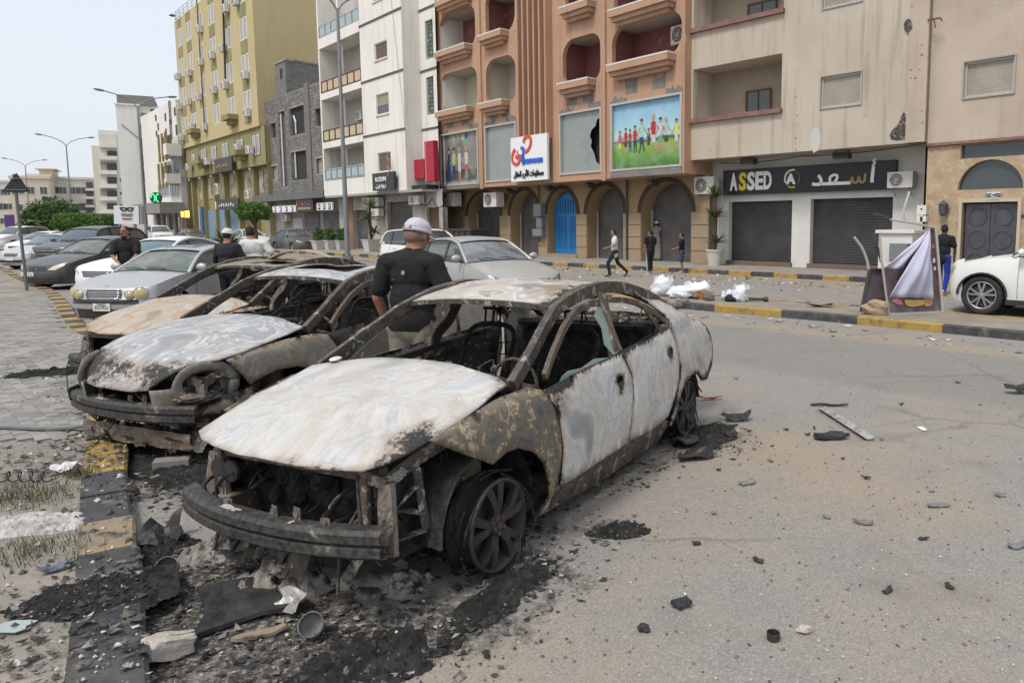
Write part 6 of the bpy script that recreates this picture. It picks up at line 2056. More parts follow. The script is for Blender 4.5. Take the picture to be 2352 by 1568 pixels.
MB().tube([(-.62,-.1,.90),(-.95,.12,1.2)],.008,5).bar((-.5,-.1,.93),(-.62,.34,.95),.06,.012).build('wiper_rod',BMK,C2,local=True)
def hs3(x,y):
 return .25*max(0,1-abs(x-.7)/.12)+.2*nz((x,y,3),3)
C3=burnt_car(dict(pose=CAR3,label='burnt-out rusty cream car behind the other two wrecks',mats=(BM3,BM3,BMC),seed=35,front=.12,hoodsoot=hs3,sag=.10,roofm=BM2B,hood_x=[-.40,-.25,.25,.65,.85],hood_z=[.95,.93,.84,.735,.66],hood=[(-.25,.74),(.1,.76),(.45,.73),(.65,.64),(.78,.45),(.84,.2),(.85,0),(.84,-.2),(.78,-.45),(.65,-.64),(.45,-.73),(.1,-.76),(-.25,-.74),(-.36,-.4),(-.40,0),(-.36,.4)],sunroof=[[(-1.35,-.36),(-1.35,.36),(-1.85,.36),(-1.85,-.36)]],roofsoot=lambda x,y:.15))
bsweep(C3,'buckled_roof_bow',[(-1.9,-.6,1.33),(-1.88,-.3,1.43),(-1.88,0,1.47),(-1.9,.3,1.43),(-1.95,.6,1.33)],.12,.015,BM3,lambda p:.1,jag=.01)
# ================================================================ INTACT CARS
def paint(name,col,dust=.25,metal=.0,rough=.35,dcol=(.42,.36,.28)):
 if name in MATS:
  return MATS[name]
 m,t,p=newmat(name)
 co=t.n('TexCoord').outputs['Object']
 n1=t.noise(co,2.2,5,.65)
 n2=t.noise(co,60,3,.7)
 v=t.math('ADD',t.math('MULTIPLY',n1.outputs[0],.7),t.math('MULTIPLY',n2.outputs[0],.5))
 r=t.rmp(v,[(.42,(0,0,0)),(.85,(dust,)*3)])
 t.l(t.mix(r.outputs[0],col,dcol),p.inputs['Base Color'])
 p.inputs['Metallic'].default_value=metal
 p.inputs['Coat Weight'].default_value=.35
 p.inputs['Coat Roughness'].default_value=.12
 rr=t.math('ADD',t.math('MULTIPLY',r.outputs[0],.6),rough)
 t.l(rr,p.inputs['Roughness'])
 MATS[name]=m
 return m
M_TYRE=mat('tyre rubber',(.022,.022,.023),.85,var=(6,(.05,.046,.042),.4,.7))
M_RIM=mat('silver alloy',(.48,.48,.48),.35,.8)
M_TRIMB=mat('black plastic trim',(.03,.03,.032),.6,dirt=(5,(.12,.105,.09),.55,.75))
M_CHROME=mat('chrome',(.62,.62,.62),.18,1.0)
M_LAMPC=glassmat('clear headlamp',(.42,.44,.45),.1)
M_LAMPY=glassmat('yellowed headlamp',(.42,.34,.17),.2)
M_TAIL=mat('red tail lamp',(.35,.015,.012),.2)
M_PLATE=mat('white number plate',(.66,.65,.60),.6,dirt=(30,(.4,.37,.32),.5,.8))
M_SEAT=mat('dark seat cloth',(.05,.05,.055),.9)
M_CARGL=glassmat('car glass',(.055,.07,.07),.05,.62)
M_CARGD=glassmat('dusty car glass',(.085,.115,.105),.1,.66,dust=(1.4,(.22,.235,.21)))
M_CARDK=glassmat('tinted car glass',(.012,.013,.015),.06,.97)
def wheel(parent,x,y,r,w,side,rim=.66,spokes=5,rm=None,twin=True):
 mb=MB()
 mb.lathe([(r*rim,-w/2+.01),(r*.9,-w/2),(r*.985,-w/2+.025),(r,-w*.2),(r,w*.2),(r*.985,w/2-.025),(r*.9,w/2),(r*rim,w/2-.01),(r*rim*.97,w/2-.03),(r*rim*.97,-w/2+.03)],(0,0,0),'Y',32)
 wo=MB().lathe([(r*rim,w/2-.012),(r*rim*.95,w/2-.004),(r*rim*.90,w/2-.03),(r*rim*.88,-w/2+.03)],(0,0,0),'Y',28).build('wheel',rm or M_RIM,parent,True,True)
 wo.location=(x,y,r)
 wo.rotation_euler=(0,0,0 if side>0 else PI)
 mb.build('tyre',M_TYRE,wo,True,True)
 R_=r*rim
 sp=MB()
 for k in range(spokes):
  for d in((-.16,.16)if twin else(0,)):
   a,b=2*PI*k/spokes+d*.5+.3,2*PI*k/spokes+d*1.5+.3
   sp.sweep([(R_*.15*math.cos(a),w/2-.02,R_*.15*math.sin(a)),(R_*.92*math.cos(b),w/2-.028,R_*.92*math.sin(b))],R_*(.13 if twin else .2),.03,up=(0,1,0))
 sp.lathe([(R_*.22,w/2-.05),(R_*.22,w/2-.015),(.001,w/2-.005)],(0,0,0),'Y',14)
 sp.build('rim_spokes',rm or M_RIM,wo,local=True)
 MB().lathe([(R_*.8,0),(.001,0)],(0,w/2-.08,0),'Y',18).build('brake_disc',M_GRILL,wo,local=True)
 return wo
def car(name,label,pose,s,group=None,cat='car'):
 """s: dict of proportions; local x forward from the front axle, y left, z up"""
 cx,cy,h=pose
 t=thing(name,label,cat,(cx,cy,s.get('z',0)),h-PI/2,group)
 body,gl=s['paint'],s.get('glass',M_CARGL)
 fo,ro,wb,hw,tr=s['fo'],s['ro'],s['wb'],s['hw'],s.get('tr',.315)
 gc=s.get('gc',.2)
 xs_,xr_=.36,-wb-.38
 xc,zc_=s['cowl']
 zf=s['hoodf']
 rail=s['rail']
 xe,ze=rail[-1]
 zt_=s['tail']
 yr=s.get('roofw',.56)
 bow=s.get('bow',.10)
 def topz(x):
  if x>xc:
   q=(x-xc)/(xs_-xc)
   zs_=zf+(zc_-zf)*.38
   return zc_+(zs_-zc_)*q+.02*math.sin(PI*min(1,q))
  if x>xe:
   return zc_+(ze-zc_)*(xc-x)/(xc-xe)
  q=(xe-x)/max(xe-xr_,.05)
  return ze+(zt_+.02-ze)*min(1,q)
 def Wd(x,z):
  q=(z-.55)/.4
  return hw-(.05 if z>.55 else .05)*q*q-.03*max(0,(x+.2))**2-.02*max(0,-wb-x)**2
 def arch(x):
  b=gc
  for xa in(0,-wb):
   d=abs(x-xa)
   ra=tr+.055
   if d<ra:
    b=max(b,tr+math.sqrt(ra*ra-d*d)*.97)
  return b
 xx=sorted(set([xs_,xr_,xc,xe]+[round(xs_+(xr_-xs_)*k/26,3)for k in range(27)]+[xa+(tr+.055)*math.cos(PI*k/14)for xa in(0,-wb)for k in range(15)]),reverse=True)
 xx=[x for x in xx if xr_<=x<=xs_]
 tv=[0,.12,.3,.5,.68,.82,.93,1]
 for sd_ in(1,-1):
  mb=MB()
  mb.grid(lambda x,q:(x,sd_*Wd(x,arch(x)+(topz(x)-arch(x))*q),arch(x)+(topz(x)-arch(x))*q),xx,tv)
  mb.build('side_panel',body,t,True,True)
  for xa in(0,-wb):
   mb=MB()
   mb.grid(lambda a,y:(xa+(tr+.06)*math.cos(a),sd_*y,tr+(tr+.06)*.97*math.sin(a)),[PI*k/12 for k in range(13)],[hw-.30,hw-.06])
   mb.build('wheel_housing',M_TRIMB,t,True,True)
  if s.get('arch_trim'):
   for xa in(0,-wb):
    MB().sweep([(xa+(tr+.06)*math.cos(PI*k/14),sd_*(Wd(xa,tr+.3)+.008),tr+(tr+.06)*.97*math.sin(PI*k/14))for k in range(15)],.03,.085,up=(0,sd_,0)).build('arch_trim',M_TRIMB,t,local=True)
    # door seams, handles, sill
  for k,xd in enumerate(s.get('seams',(-.48,-1.45,-2.35))):
   pts=[(xd-(.0 if k<2 else .12*(1-q)),sd_*(Wd(xd,z_)+.002),z_)for q in[0,.25,.5,.75,1]for z_ in[max(arch(xd),gc+.08)+(topz(xd)-.01-max(arch(xd),gc+.08))*q]]
   MB().tube(pts,.005,4).build('door_seam',M_TRIMB,t,local=True)
  for xd in s.get('handles',(-1.28,-2.18)):
   z_=topz(xd)-.13
   MB().bar((xd+.09,sd_*(Wd(xd,z_)+.02),z_),(xd-.09,sd_*(Wd(xd,z_)+.02),z_),.022,.03).build('door_handle',s.get('handlem',body),t,local=True)
  MB().sweep([(-.42,sd_*(Wd(-.5,gc)-.01),gc+.01),(-wb+.42,sd_*(Wd(-wb+.5,gc)-.01),gc+.01)],.05,.10).build('sill',s.get('sillm',body),t,local=True)
  # mirror
  mx=xc-.18
  mb=MB().ell((mx,sd_*(hw+.07),zc_+.10),(.06,.11,.075),12,8)
  mo=mb.build('door_mirror',s.get('mirrorm',body),t,True,True)
  MB().bar((mx,sd_*(hw-.06),zc_+.03),(mx,sd_*(hw+.04),zc_+.07),.05,.03).build('mirror_arm',M_TRIMB,mo,local=True)
  # ---- nose
 pr=s.get('nose',[(gc-.02,.90),(gc+.04,.97),(.42,1.0),(.52,.995),(.58,.965),(zf-.06,.93),(zf-.012,.89),(zf,.84)])
 pz=[p[0]for p in pr]
 pk=[p[1]for p in pr]
 nn=s.get('sq',2.9)
 def fas(v,z):
  a=v*PI/2
  k=float(np.interp(z,pz,pk))
  q=abs(v)**3
  zz=z+(topz(xs_)-zf)*q*max(0,(z-.45))/(zf-.45)
  y=(1 if v>0 else-1)*Wd(xs_,zz)*abs(math.sin(a))**(2/nn)
  x=xs_+(fo*k-xs_)*abs(math.cos(a))**(2/nn)
  return Vector((x,y,zz))
 vv=[-1+2*k/32 for k in range(33)]
 MB().grid(fas,vv,pz).build('front_bumper',body,t,True,True)
 # ---- hood
 def hood(v,u):
  a=fas(v,zf)
  b=Vector((xc+bow*(1-v*v),v*(Wd(xc,zc_)-.0),zc_+s.get('crown',.05)*(1-v*v)))
  p=a.lerp(b,u)
  p.z+=.035*math.sin(PI*u)*(1-.6*v*v)+.012*math.sin(PI*u)*math.exp(-((abs(v)-.62)/.12)**2)
  return p
 MB().grid(hood,vv,[k/8 for k in range(9)]).build('hood',body,t,True,True)
 # ---- cabin
 rp=spl([(x,z)for x,z in rail],5)
 rzs=[p[1]for p in rp]
 def hwid(x,z):
  zb_=topz(min(max(x,xe),xc))
  top_=max(rzs)
  yb=Wd(x,zb_)-.015
  q=max(0,(z-zb_)/(top_-zb_))
  return yb+(yr-yb)*q
 r3=[(x,hwid(x,z),z)for x,z in rp]
 k1=min(range(len(rp)),key=lambda i:abs(rp[i][0]-s['head'][0]))
 k2=min(range(len(rp)),key=lambda i:abs(rp[i][0]-s['head'][1]))
 for sd_ in(1,-1):
  MB().sweep([(x,sd_*y,z)for x,y,z in r3],.06,.055).build('roof_rail',s.get('railm',body),t,True,True)
  gx=[p for p in r3 if p[0]<xc-.12 and p[0]>xe+s.get('cpil',.12)]
  mb=MB()
  mb.grid(lambda i,q:(lambda p:(p[0],sd_*(hwid(p[0],topz(p[0]))+(p[1]-hwid(p[0],topz(p[0])))*q-.004),topz(p[0])+(p[2]-topz(p[0]))*q))(gx[int(i)]),range(len(gx)),[0,.5,1])
  mb.build('side_window',s.get('sglass',gl),t,True,True)
  cp=[p for p in r3 if p[0]<=xe+s.get('cpil',.12)+.03]
  if len(cp)>1:
   MB().grid(lambda i,q:(lambda p:(p[0],sd_*(hwid(p[0],topz(p[0]))+(p[1]-hwid(p[0],topz(p[0])))*q+.004),topz(p[0])-.01+(p[2]-topz(p[0])+.01)*q))(cp[int(i)]),range(len(cp)),[0,.5,1]).build('rear_pillar',s.get('railm',body),t,True,True)
  for xb in s.get('pillars',(-1.48,)):
   p=min(r3,key=lambda p:abs(p[0]-xb))
   zb_=topz(p[0])
   MB().bar((p[0]+.02,sd_*(hwid(p[0],zb_)+.0),zb_),(p[0]-.04,sd_*(p[1]+.0),p[2]),.07,.02,up=(0,sd_,0)).build('door_pillar',M_TRIMB,t,local=True)
  MB().tube([(x,sd_*(hwid(x,topz(x))+.012),topz(x)+.005)for x in[xc-.1+(xe+.2-xc)*q/8 for q in range(9)]],.011,5).build('belt_trim',s.get('beltm',M_TRIMB),t,local=True)
 A1,A2=r3[k1],r3[k2]
 def wscr(v,u):
  lo=Vector((xc-.01+bow*(1-v*v),v*(hwid(xc,zc_)-.02),zc_+s.get('crown',.05)*(1-v*v)+.005))
  hi=Vector((A1[0]+.07*(1-v*v),v*(A1[1]-.01),A1[2]+.035*(1-v*v)))
  p=lo.lerp(hi,u)
  p.x+=.03*math.sin(PI*u)
  p.z+=.02*math.sin(PI*u)
  return p
 MB().grid(wscr,[-1+2*k/12 for k in range(13)],[k/6 for k in range(7)]).build('windscreen',gl,t,True,True)
 MB().sweep([wscr(-1+2*k/12,0)+Vector((.02,0,.004))for k in range(13)],.05,.012).sweep([wscr(-1+2*k/12,1)+Vector((.01,0,.004))for k in range(13)],.03,.01).build('windscreen_seal',M_TRIMB,t,local=True)
 for y in(.42,-.12):
  MB().sweep([wscr(y/hw,.03)+Vector((.02,0,.012)),wscr(y/hw-.28,.09)+Vector((.02,0,.015)),wscr(y/hw-.55,.08)+Vector((.02,0,.015))],.014,.012).build('wiper',M_TRIMB,t,local=True)
 def roof(v,u):
  i=k1+(k2-k1)*u
  a,b=r3[int(i)],r3[min(int(i)+1,len(r3)-1)]
  f_=i-int(i)
  x,y,z=[a[q]+(b[q]-a[q])*f_ for q in range(3)]
  return Vector((x+(.07*(1-u)-.05*u)*(1-v*v),v*y,z+.015+.045*(1-v*v)**.8))
 MB().grid(roof,[-1+2*k/12 for k in range(13)],[k/10 for k in range(11)]).build('roof',body,t,True,True)
 if s.get('sunroof'):
  MB().grid(lambda v,u:roof(v,u)+Vector((0,0,.004)),[-.6+1.2*k/6 for k in range(7)],[.12+.33*k/5 for k in range(6)]).build('sunroof',M_CARDK,t,True,True)
 def rscr(v,u):
  lo=Vector((xe-.02-.08*(1-v*v),v*(hwid(xe,ze)-.03),ze+.02))
  hi=Vector((A2[0]-.05*(1-v*v),v*(A2[1]-.01),A2[2]+.02+.03*(1-v*v)))
  return lo.lerp(hi,u)
 MB().grid(rscr,[-1+2*k/12 for k in range(13)],[k/5 for k in range(6)]).build('rear_window',s.get('sglass',gl),t,True,True)
 # ---- tail
 xt=-wb-ro
 def tail(v,z):
  a=v*PI/2
  k=float(np.interp(z,[gc,.4,.55,zt_-.1,zt_],[.95,1,.99,.96,.93]))
  y=(1 if v>0 else-1)*Wd(xr_,z)*abs(math.sin(a))**(2/3.2)
  return Vector((xr_+(xt*1.0-xr_)*k*abs(math.cos(a))**(2/3.2),y,z+(.02 if z==zt_ else 0)))
 MB().grid(tail,vv,[gc,.3,.4,.55,.7,zt_-.1,zt_]).build('rear_bumper',body,t,True,True)
 def deck(v,u):
  a=tail(v,zt_)
  b=Vector((xe-.02-.08*(1-v*v),v*Wd(xe,ze),ze+.015))
  return a.lerp(b,u)+Vector((0,0,.02*math.sin(PI*u)))
 MB().grid(deck,vv,[k/5 for k in range(6)]).build('trunk_lid',body,t,True,True)
 for sd_ in(1,-1):
  MB().grid(lambda v,z:tail(v,z)+Vector((-.008,sd_*.006,0)),[sd_*q for q in(.45,.55,.65,.75)],[.62,.7,zt_-.12]).build('tail_lamp',M_TAIL,t,True,True)
  # ---- underside and cabin
 MB().box((-wb/2,0,gc+.06),(wb+.5,hw*1.7,.06)).box((.15,0,.5),(.7,hw*1.3,.3)).build('underbody',M_TRIMB,t,local=True)
 mb=MB().box((xc-.22,0,zc_-.12),(.35,hw*1.6,.2))
 mb.build('dashboard',M_SEAT,t,local=True)
 for y in(.36,-.36):
  MB().box((-1.2,y,.48),(.5,.48,.16)).box((-1.48,y,.82),(.14,.46,.62),Matrix.Rotation(-.22,3,'Y')).box((-1.56,y,1.18),(.09,.24,.17)).build('front_seat',M_SEAT,t,local=True)
 MB().box((-2.15,0,.5),(.5,1.25,.16)).box((-2.42,0,.8),(.14,1.25,.55),Matrix.Rotation(-.3,3,'Y')).build('rear_seat',M_SEAT,t,local=True)
 MB().tube([(xc-.48+.1*math.sin(a)*0,.36+.18*math.cos(a),zc_-.04+.17*math.sin(a))for a in[2*PI*k/16 for k in range(17)]],.014,5).build('steering_wheel',M_TRIMB,t,local=True)
 # ---- wheels
 for xa in(0,-wb):
  for sd_ in(1,-1):
   wheel(t,xa,sd_*(hw-.125),tr,s.get('tw',.2),sd_,s.get('rim',.66),s.get('spokes',5),twin=s.get('twin',True))
   # ---- face
 def vm(g):
  g=max(-1,min(1,g))
  return(1 if g>=0 else-1)*math.asin(abs(g)**(nn/2))/(PI/2)
 def decal(nm,poly,m,off=.006,par=None,rings=4):
  c=(sum(p[0]for p in poly)/len(poly),sum(p[1]for p in poly)/len(poly))
  mb=MB()
  pts=densify(poly,.03)
  n_=len(pts)
  mb.v.append(fas(vm(c[0]),c[1])+Vector((off,0,0)))
  for r_ in range(1,rings+1):
   for p in pts:
    q=(c[0]+(p[0]-c[0])*r_/rings,c[1]+(p[1]-c[1])*r_/rings)
    w_=fas(vm(q[0]),q[1])
    o_=Vector((1,q[0]*.9,.1)).normalized()*(off*(1.6-.6*r_/rings))
    mb.v.append(w_+o_)
  mb.f+=[(0,1+k,1+(k+1)%n_)for k in range(n_)]
  for r_ in range(rings-1):
   for k in range(n_):
    k2_=(k+1)%n_
    mb.f.append((1+r_*n_+k,1+(r_+1)*n_+k,1+(r_+1)*n_+k2_,1+r_*n_+k2_))
  return mb.build(nm,m,par or t,True,True)
 for nm,poly,m,*rest_ in s.get('face',()):
  for sd_ in((1,-1)if any(p[0]>.12 for p in poly)and min(p[0]for p in poly)>.05 else(1,)):
   pp=[(sd_*p[0],p[1])for p in poly]
   decal(nm,pp[::sd_],m,rest_[0]if rest_ else .006)
 for v0,v1,z_ in s.get('slats',()):
  MB().sweep([fas(vm(v0+(v1-v0)*k/10),z_)+Vector((.014,0,0))for k in range(11)],.02,.016).build('grille_slat',s.get('slatm',M_CHROME),t,True,True)
 if s.get('plate'):
  z_,y_=s['plate'][0],s['plate'][1]
  vv_=y_/hw*.55
  p=fas(vv_,z_)
  po=MB().box((p.x+.012,p.y,p.z),(.012,s['plate'][2],s['plate'][3])).build('number_plate',M_PLATE,t,local=True)
  mt=Matrix.Translation((p.x+.02,p.y,p.z-s['plate'][3]*.16))@Matrix(((0,0,1,0),(1,0,0,0),(0,1,0,0),(0,0,0,1)))
  if s['plate'][4]:
   text(s['plate'][4],M_BLK,po,s['plate'][3]*.52,mt,ext=.002,width=s['plate'][2]*.8)
   mt=Matrix.Translation((p.x+.02,p.y,p.z+s['plate'][3]*.26))@Matrix(((0,0,1,0),(1,0,0,0),(0,1,0,0),(0,0,0,1)))
   text(s['plate'][5]if len(s['plate'])>5 else '\ufe8e\ufef4\ufe92\ufef4\ufedf',M_BLK,po,s['plate'][3]*.36,mt,ext=.002,width=s['plate'][2]*.5)
 if s.get('extra'):
  s['extra'](t,fas,hood,roof)
 return t
def ov(cx_,cz,rx_,rz__,n=16,rot=0.0):
 return[(cx_+rx_*math.cos(2*PI*k/n)*math.cos(rot)-rz__*2.2*math.sin(2*PI*k/n)*math.sin(rot),cz+rz__*math.sin(2*PI*k/n)+rx_*.45*math.cos(2*PI*k/n)*math.sin(rot))for k in range(n)]
RAIL_SED=[(-.42,.96),(-.75,1.17),(-1.12,1.36),(-1.6,1.435),(-2.1,1.40),(-2.6,1.24),(-2.95,1.05)]
SED=dict(fo=.86,ro=.98,wb=2.70,hw=.875,cowl=(-.42,.96),hoodf=.70,rail=RAIL_SED,tail=.98,head=(-1.1,-2.25),gc=.19,tr=.31)
P_SIL=paint('dusty silver paint',(.41,.42,.435),.55,.45,.38,(.40,.37,.33))
P_WHT=paint('white car paint',(.70,.70,.68),.25,0,.3,(.5,.46,.38))
P_BLK=paint('dusty black paint',(.018,.019,.022),.40,0,.3,(.20,.185,.165))
P_GLF=paint('pale champagne silver paint',(.40,.40,.385),.5,.4,.36,(.46,.42,.35))
P_DGR=paint('dark grey paint',(.07,.072,.075),.35,.2,.35)
P_SLV2=paint('clean silver paint',(.50,.51,.52),.25,.4,.33)
# ---- silver coupe with four round lamps
def merc_extra(t,fas,hood,roof):
 for sd_ in(1,-1):
  for v,z_,r_ in((.50,.63,.112),(.305,.61,.078)):
   p=fas(sd_*v,z_)
   d=Vector((1,sd_*(.42 if v>.4 else .18),.12)).normalized()
   M3=d.to_track_quat('X','Z').to_matrix()
   mb=MB().lathe([(r_*1.08,-.10),(r_*1.08,.01),(r_*.98,.022),(r_*.94,.012)],(0,0,0),'X',24)
   mb.v=[M3@q+p+d*.012 for q in mb.v]
   lo=mb.build('headlamp',MATS['dusty silver paint'],t,True,True)
   mb=MB().lathe([(r_*.97,.008),(r_*.8,.026),(r_*.4,.038),(.001,.042)],(0,0,0),'X',24)
   mb.v=[M3@q+p+d*.012 for q in mb.v]
   mb.build('lamp_lens',M_LAMPY,lo,True,True)
 st_=fas(0,.70)
 MB().tube([(st_.x-.06+0*a,.035*math.cos(a),st_.z+.05+.035*math.sin(a))for a in[2*PI*k/14 for k in range(15)]],.004,5).bar((st_.x-.06,0,st_.z+.0),(st_.x-.06,0,st_.z+.085),.005).build('hood_star',M_CHROME,t,local=True)
gril=[(-.36,.545),(.36,.545),(.42,.60),(.40,.70),(-.40,.70),(-.42,.60)]
car('silver_coupe','dusty silver coupe with four round lamps beside the rusty wreck',(-8.565,13.485,-.172),dict(SED,fo=.82,ro=1.05,wb=2.69,hw=.86,hoodf=.735,cowl=(-.35,.93),rail=[(-.35,.93),(-.65,1.12),(-1.0,1.29),(-1.5,1.36),(-2.0,1.33),(-2.5,1.17),(-2.85,1.0)],tail=.95,head=(-.98,-2.2),paint=P_SIL,glass=M_CARGD,seams=(-.45,-1.75),handles=(-1.6,),pillars=(-1.78,),sunroof=True,nose=[(.17,.90),(.22,.95),(.40,.985),(.50,1.0),(.53,.985),(.55,.945),(.66,.925),(.715,.90),(.735,.86)],face=[('grille',gril,M_TRIMB,.008),('bumper_strip',[(-.985,.46),(.985,.46),(.985,.535),(-.985,.535)],M_TRIMB,.012),('lower_intake',[(-.85,.20),(.85,.20),(.85,.36),(-.85,.36)],M_TRIMB,.006)],slats=[(-.40,.40,.565),(-.41,.41,.60),(-.41,.41,.635),(-.41,.41,.665),(-.40,.40,.70),(-.36,.36,.545)],plate=(.42,0,.34,.17,'2557952'),extra=merc_extra,tr=.30,beltm=M_CHROME))
# ---- white sedan behind it
car('white_sedan','white sedan with wide dark grille behind the silver coupe',(-12.231,18.732,-.209),dict(SED,paint=P_WHT,glass=glassmat('sky blue car glass',(.12,.19,.23),.05,.75),hoodf=.76,rail=[(-.5,.98),(-.85,1.19),(-1.22,1.37),(-1.7,1.46),(-2.2,1.42),(-2.7,1.26),(-3.1,1.06)],cowl=(-.5,.98),tail=1.02,head=(-1.2,-2.4),wb=2.79,face=[('headlamp',[(.62,.62),(.95,.70),(.98,.78),(.80,.74),(.66,.68)],M_LAMPC,.01),('grille',[(-.40,.56),(.40,.56),(.5,.70),(-.5,.70)],M_TRIMB,.008),('lower_intake',[(-.6,.25),(.6,.25),(.55,.36),(-.55,.36)],M_TRIMB)],slats=[(-.42,.42,.59),(-.44,.44,.625),(-.46,.46,.66),(-.5,.5,.70)],plate=(.46,0,.4,.1,'')))
# ---- black sedan by the kerb
def tri(t,fas,hood,roof):
 p=fas(0,.60)
 MB().poly([(p.x+.02,.0,.63),(p.x+.02,.03,.60),(p.x+.02,0,.57),(p.x+.02,-.03,.60)],(.006,0,0)).build('badge',M_CHROME,t,local=True)
car('black_sedan','dusty black sedan with pale almond headlamp nosing the kerb',(-15.742,21.471,-.233),dict(SED,paint=P_BLK,glass=M_CARGD,hoodf=.72,face=[('headlamp',[(.42,.58),(.66,.57),(.86,.66),(.93,.76),(.80,.745),(.60,.69)],glassmat('pale yellow headlamp',(.62,.56,.38),.15),.012),('grille',[(-.34,.54),(.34,.54),(.32,.67),(-.32,.67)],M_TRIMB,.006),('lower_intake',[(-.7,.22),(.7,.22),(.62,.34),(-.62,.34)],M_TRIMB)],plate=(.455,-.25,.44,.115,'2013','\ufe8e\ufef4\ufe92\ufef4\ufedf'),mirrorm=P_BLK,extra=tri))
# ---- black SUV
SUV=dict(fo=.92,ro=.95,wb=2.85,hw=.95,cowl=(-.40,1.16),hoodf=1.0,rail=[(-.40,1.16),(-.7,1.4),(-1.0,1.64),(-1.7,1.74),(-2.6,1.72),(-3.3,1.60),(-3.62,1.2)],tail=1.15,head=(-1.0,-3.2),gc=.27,tr=.37,rim=.64,pillars=(-1.55,-2.6),seams=(-.5,-1.6,-2.55),roofw=.62,tw=.25,nose=[(.25,.90),(.32,.97),(.5,1.0),(.68,.985),(.85,.955),(.96,.93),(1.0,.88)])
car('black_suv','big black SUV with chrome-edged grille behind the black sedan',(-20.995,28.773,-.085),dict(SUV,paint=P_BLK,glass=glassmat('slate car glass',(.10,.12,.14),.06,.85),sglass=M_CARDK,face=[('headlamp',[(.55,.74),(.92,.80),(.95,.92),(.70,.90)],M_LAMPC,.01),('grille',[(-.42,.62),(.42,.62),(.5,.86),(-.5,.86)],M_TRIMB,.008),('lower_intake',[(-.7,.30),(.7,.30),(.6,.45),(-.6,.45)],M_TRIMB)],slats=[(-.5,.5,.86),(-.42,.42,.62),(-.46,.46,.74)],plate=(.52,0,.4,.1,'')))
# ---- champagne sedan, leftmost of the row
car('silver_sedan','champagne sedan with small grille at the left end of the row',(-24.391,31.273,-.205),dict(SED,paint=P_SLV2,glass=MATS['sky blue car glass'],face=[('headlamp',[(.52,.58),(.92,.62),(.96,.74),(.64,.70)],M_LAMPC,.012),('grille',[(-.36,.55),(.36,.55),(.40,.68),(-.40,.68)],M_TRIMB,.008),('lower_intake',[(-.8,.30),(.8,.30),(.8,.40),(-.8,.40)],M_TRIMB)],slats=[(-.38,.38,.6),(-.39,.39,.64)],plate=(.44,0,.4,.1,'')))
# ---- silver hatchback on the carriageway
def vw(t,fas,hood,roof):
 p=fas(0,.66)
 mb=MB().tube([(p.x+.03,.058*math.cos(a),.66+.058*math.sin(a))for a in[2*PI*k/18 for k in range(19)]],.007,5)
 for a,b in(((-.03,.045),(0,.005)),((0,.005),(.03,.045)),((-.045,.02),(-.022,-.04)),((-.022,-.04),(0,.0)),((0,.0),(.022,-.04)),((.022,-.04),(.045,.02))):
  mb.bar((p.x+.032,a[0],.66+a[1]),(p.x+.032,b[0],.66+b[1]),.009)
 mb.build('badge',M_CHROME,t,local=True)
RAIL_H=[(-.42,1.0),(-.75,1.2),(-1.12,1.40),(-1.6,1.475),(-2.2,1.46),(-2.8,1.38),(-3.1,1.2),(-3.22,1.02)]
car('silver_hatchback','pale silver hatchback with dark slat grille behind the front wreck',(-1.881,15.351,.674),dict(SED,fo=.87,ro=.70,wb=2.58,hw=.89,cowl=(-.42,1.0),hoodf=.74,rail=RAIL_H,tail=1.0,head=(-1.12,-2.7),paint=P_GLF,glass=glassmat('grey blue dusty glass',(.085,.10,.11),.08,.75,dust=(2,(.22,.24,.25))),sglass=M_CARGL,roofw=.6,pillars=(-1.45,-2.45),seams=(-.48,-1.48,-2.4),face=[('headlamp',[(.50,.60),(.70,.57),(.90,.62),(.97,.74),(.86,.745),(.62,.69)],glassmat('dark headlamp glass',(.10,.11,.11),.08),.012),('headlamp_bowl',ov(.74,.655,.07,.04),M_CHROME,.018),('grille',[(-.52,.62),(.52,.62),(.50,.70),(-.50,.70)],M_TRIMB,.008),('lower_intake',[(-.62,.25),(.62,.25),(.55,.42),(-.55,.42)],M_TRIMB)],slats=[(-.5,.5,.64),(-.49,.49,.685)],extra=vw,handlem=M_CHROME))
# ---- white estate behind the hatchback
def rails(t,fas,hood,roof):
 for sd_ in(1,-1):
  MB().tube([roof(sd_*.86,u)+Vector((0,0,.05-.05*(abs(u-.5)*2)**6))for u in[k/10 for k in range(11)]],.016,6).build('roof_bar',M_TRIMB,t,True,True)
car('white_estate','white estate car with black roof bars beyond the silver hatchback',(-5.3,25.3,.74),dict(SUV,paint=P_WHT,glass=M_CARGL,hw=.9,cowl=(-.4,1.06),hoodf=.86,rail=[(-.4,1.06),(-.75,1.3),(-1.1,1.52),(-1.7,1.6),(-2.6,1.58),(-3.2,1.48),(-3.45,1.1)],head=(-1.1,-3.1),extra=rails,gc=.22,tr=.34,wb=2.7,nose=[(.2,.9),(.3,.97),(.45,1),(.65,.98),(.8,.94),(.86,.88)],face=[('headlamp',[(.55,.66),(.92,.70),(.95,.82),(.66,.78)],M_LAMPC,.01),('grille',[(-.4,.58),(.4,.58),(.45,.72),(-.45,.72)],M_TRIMB,.008)]))
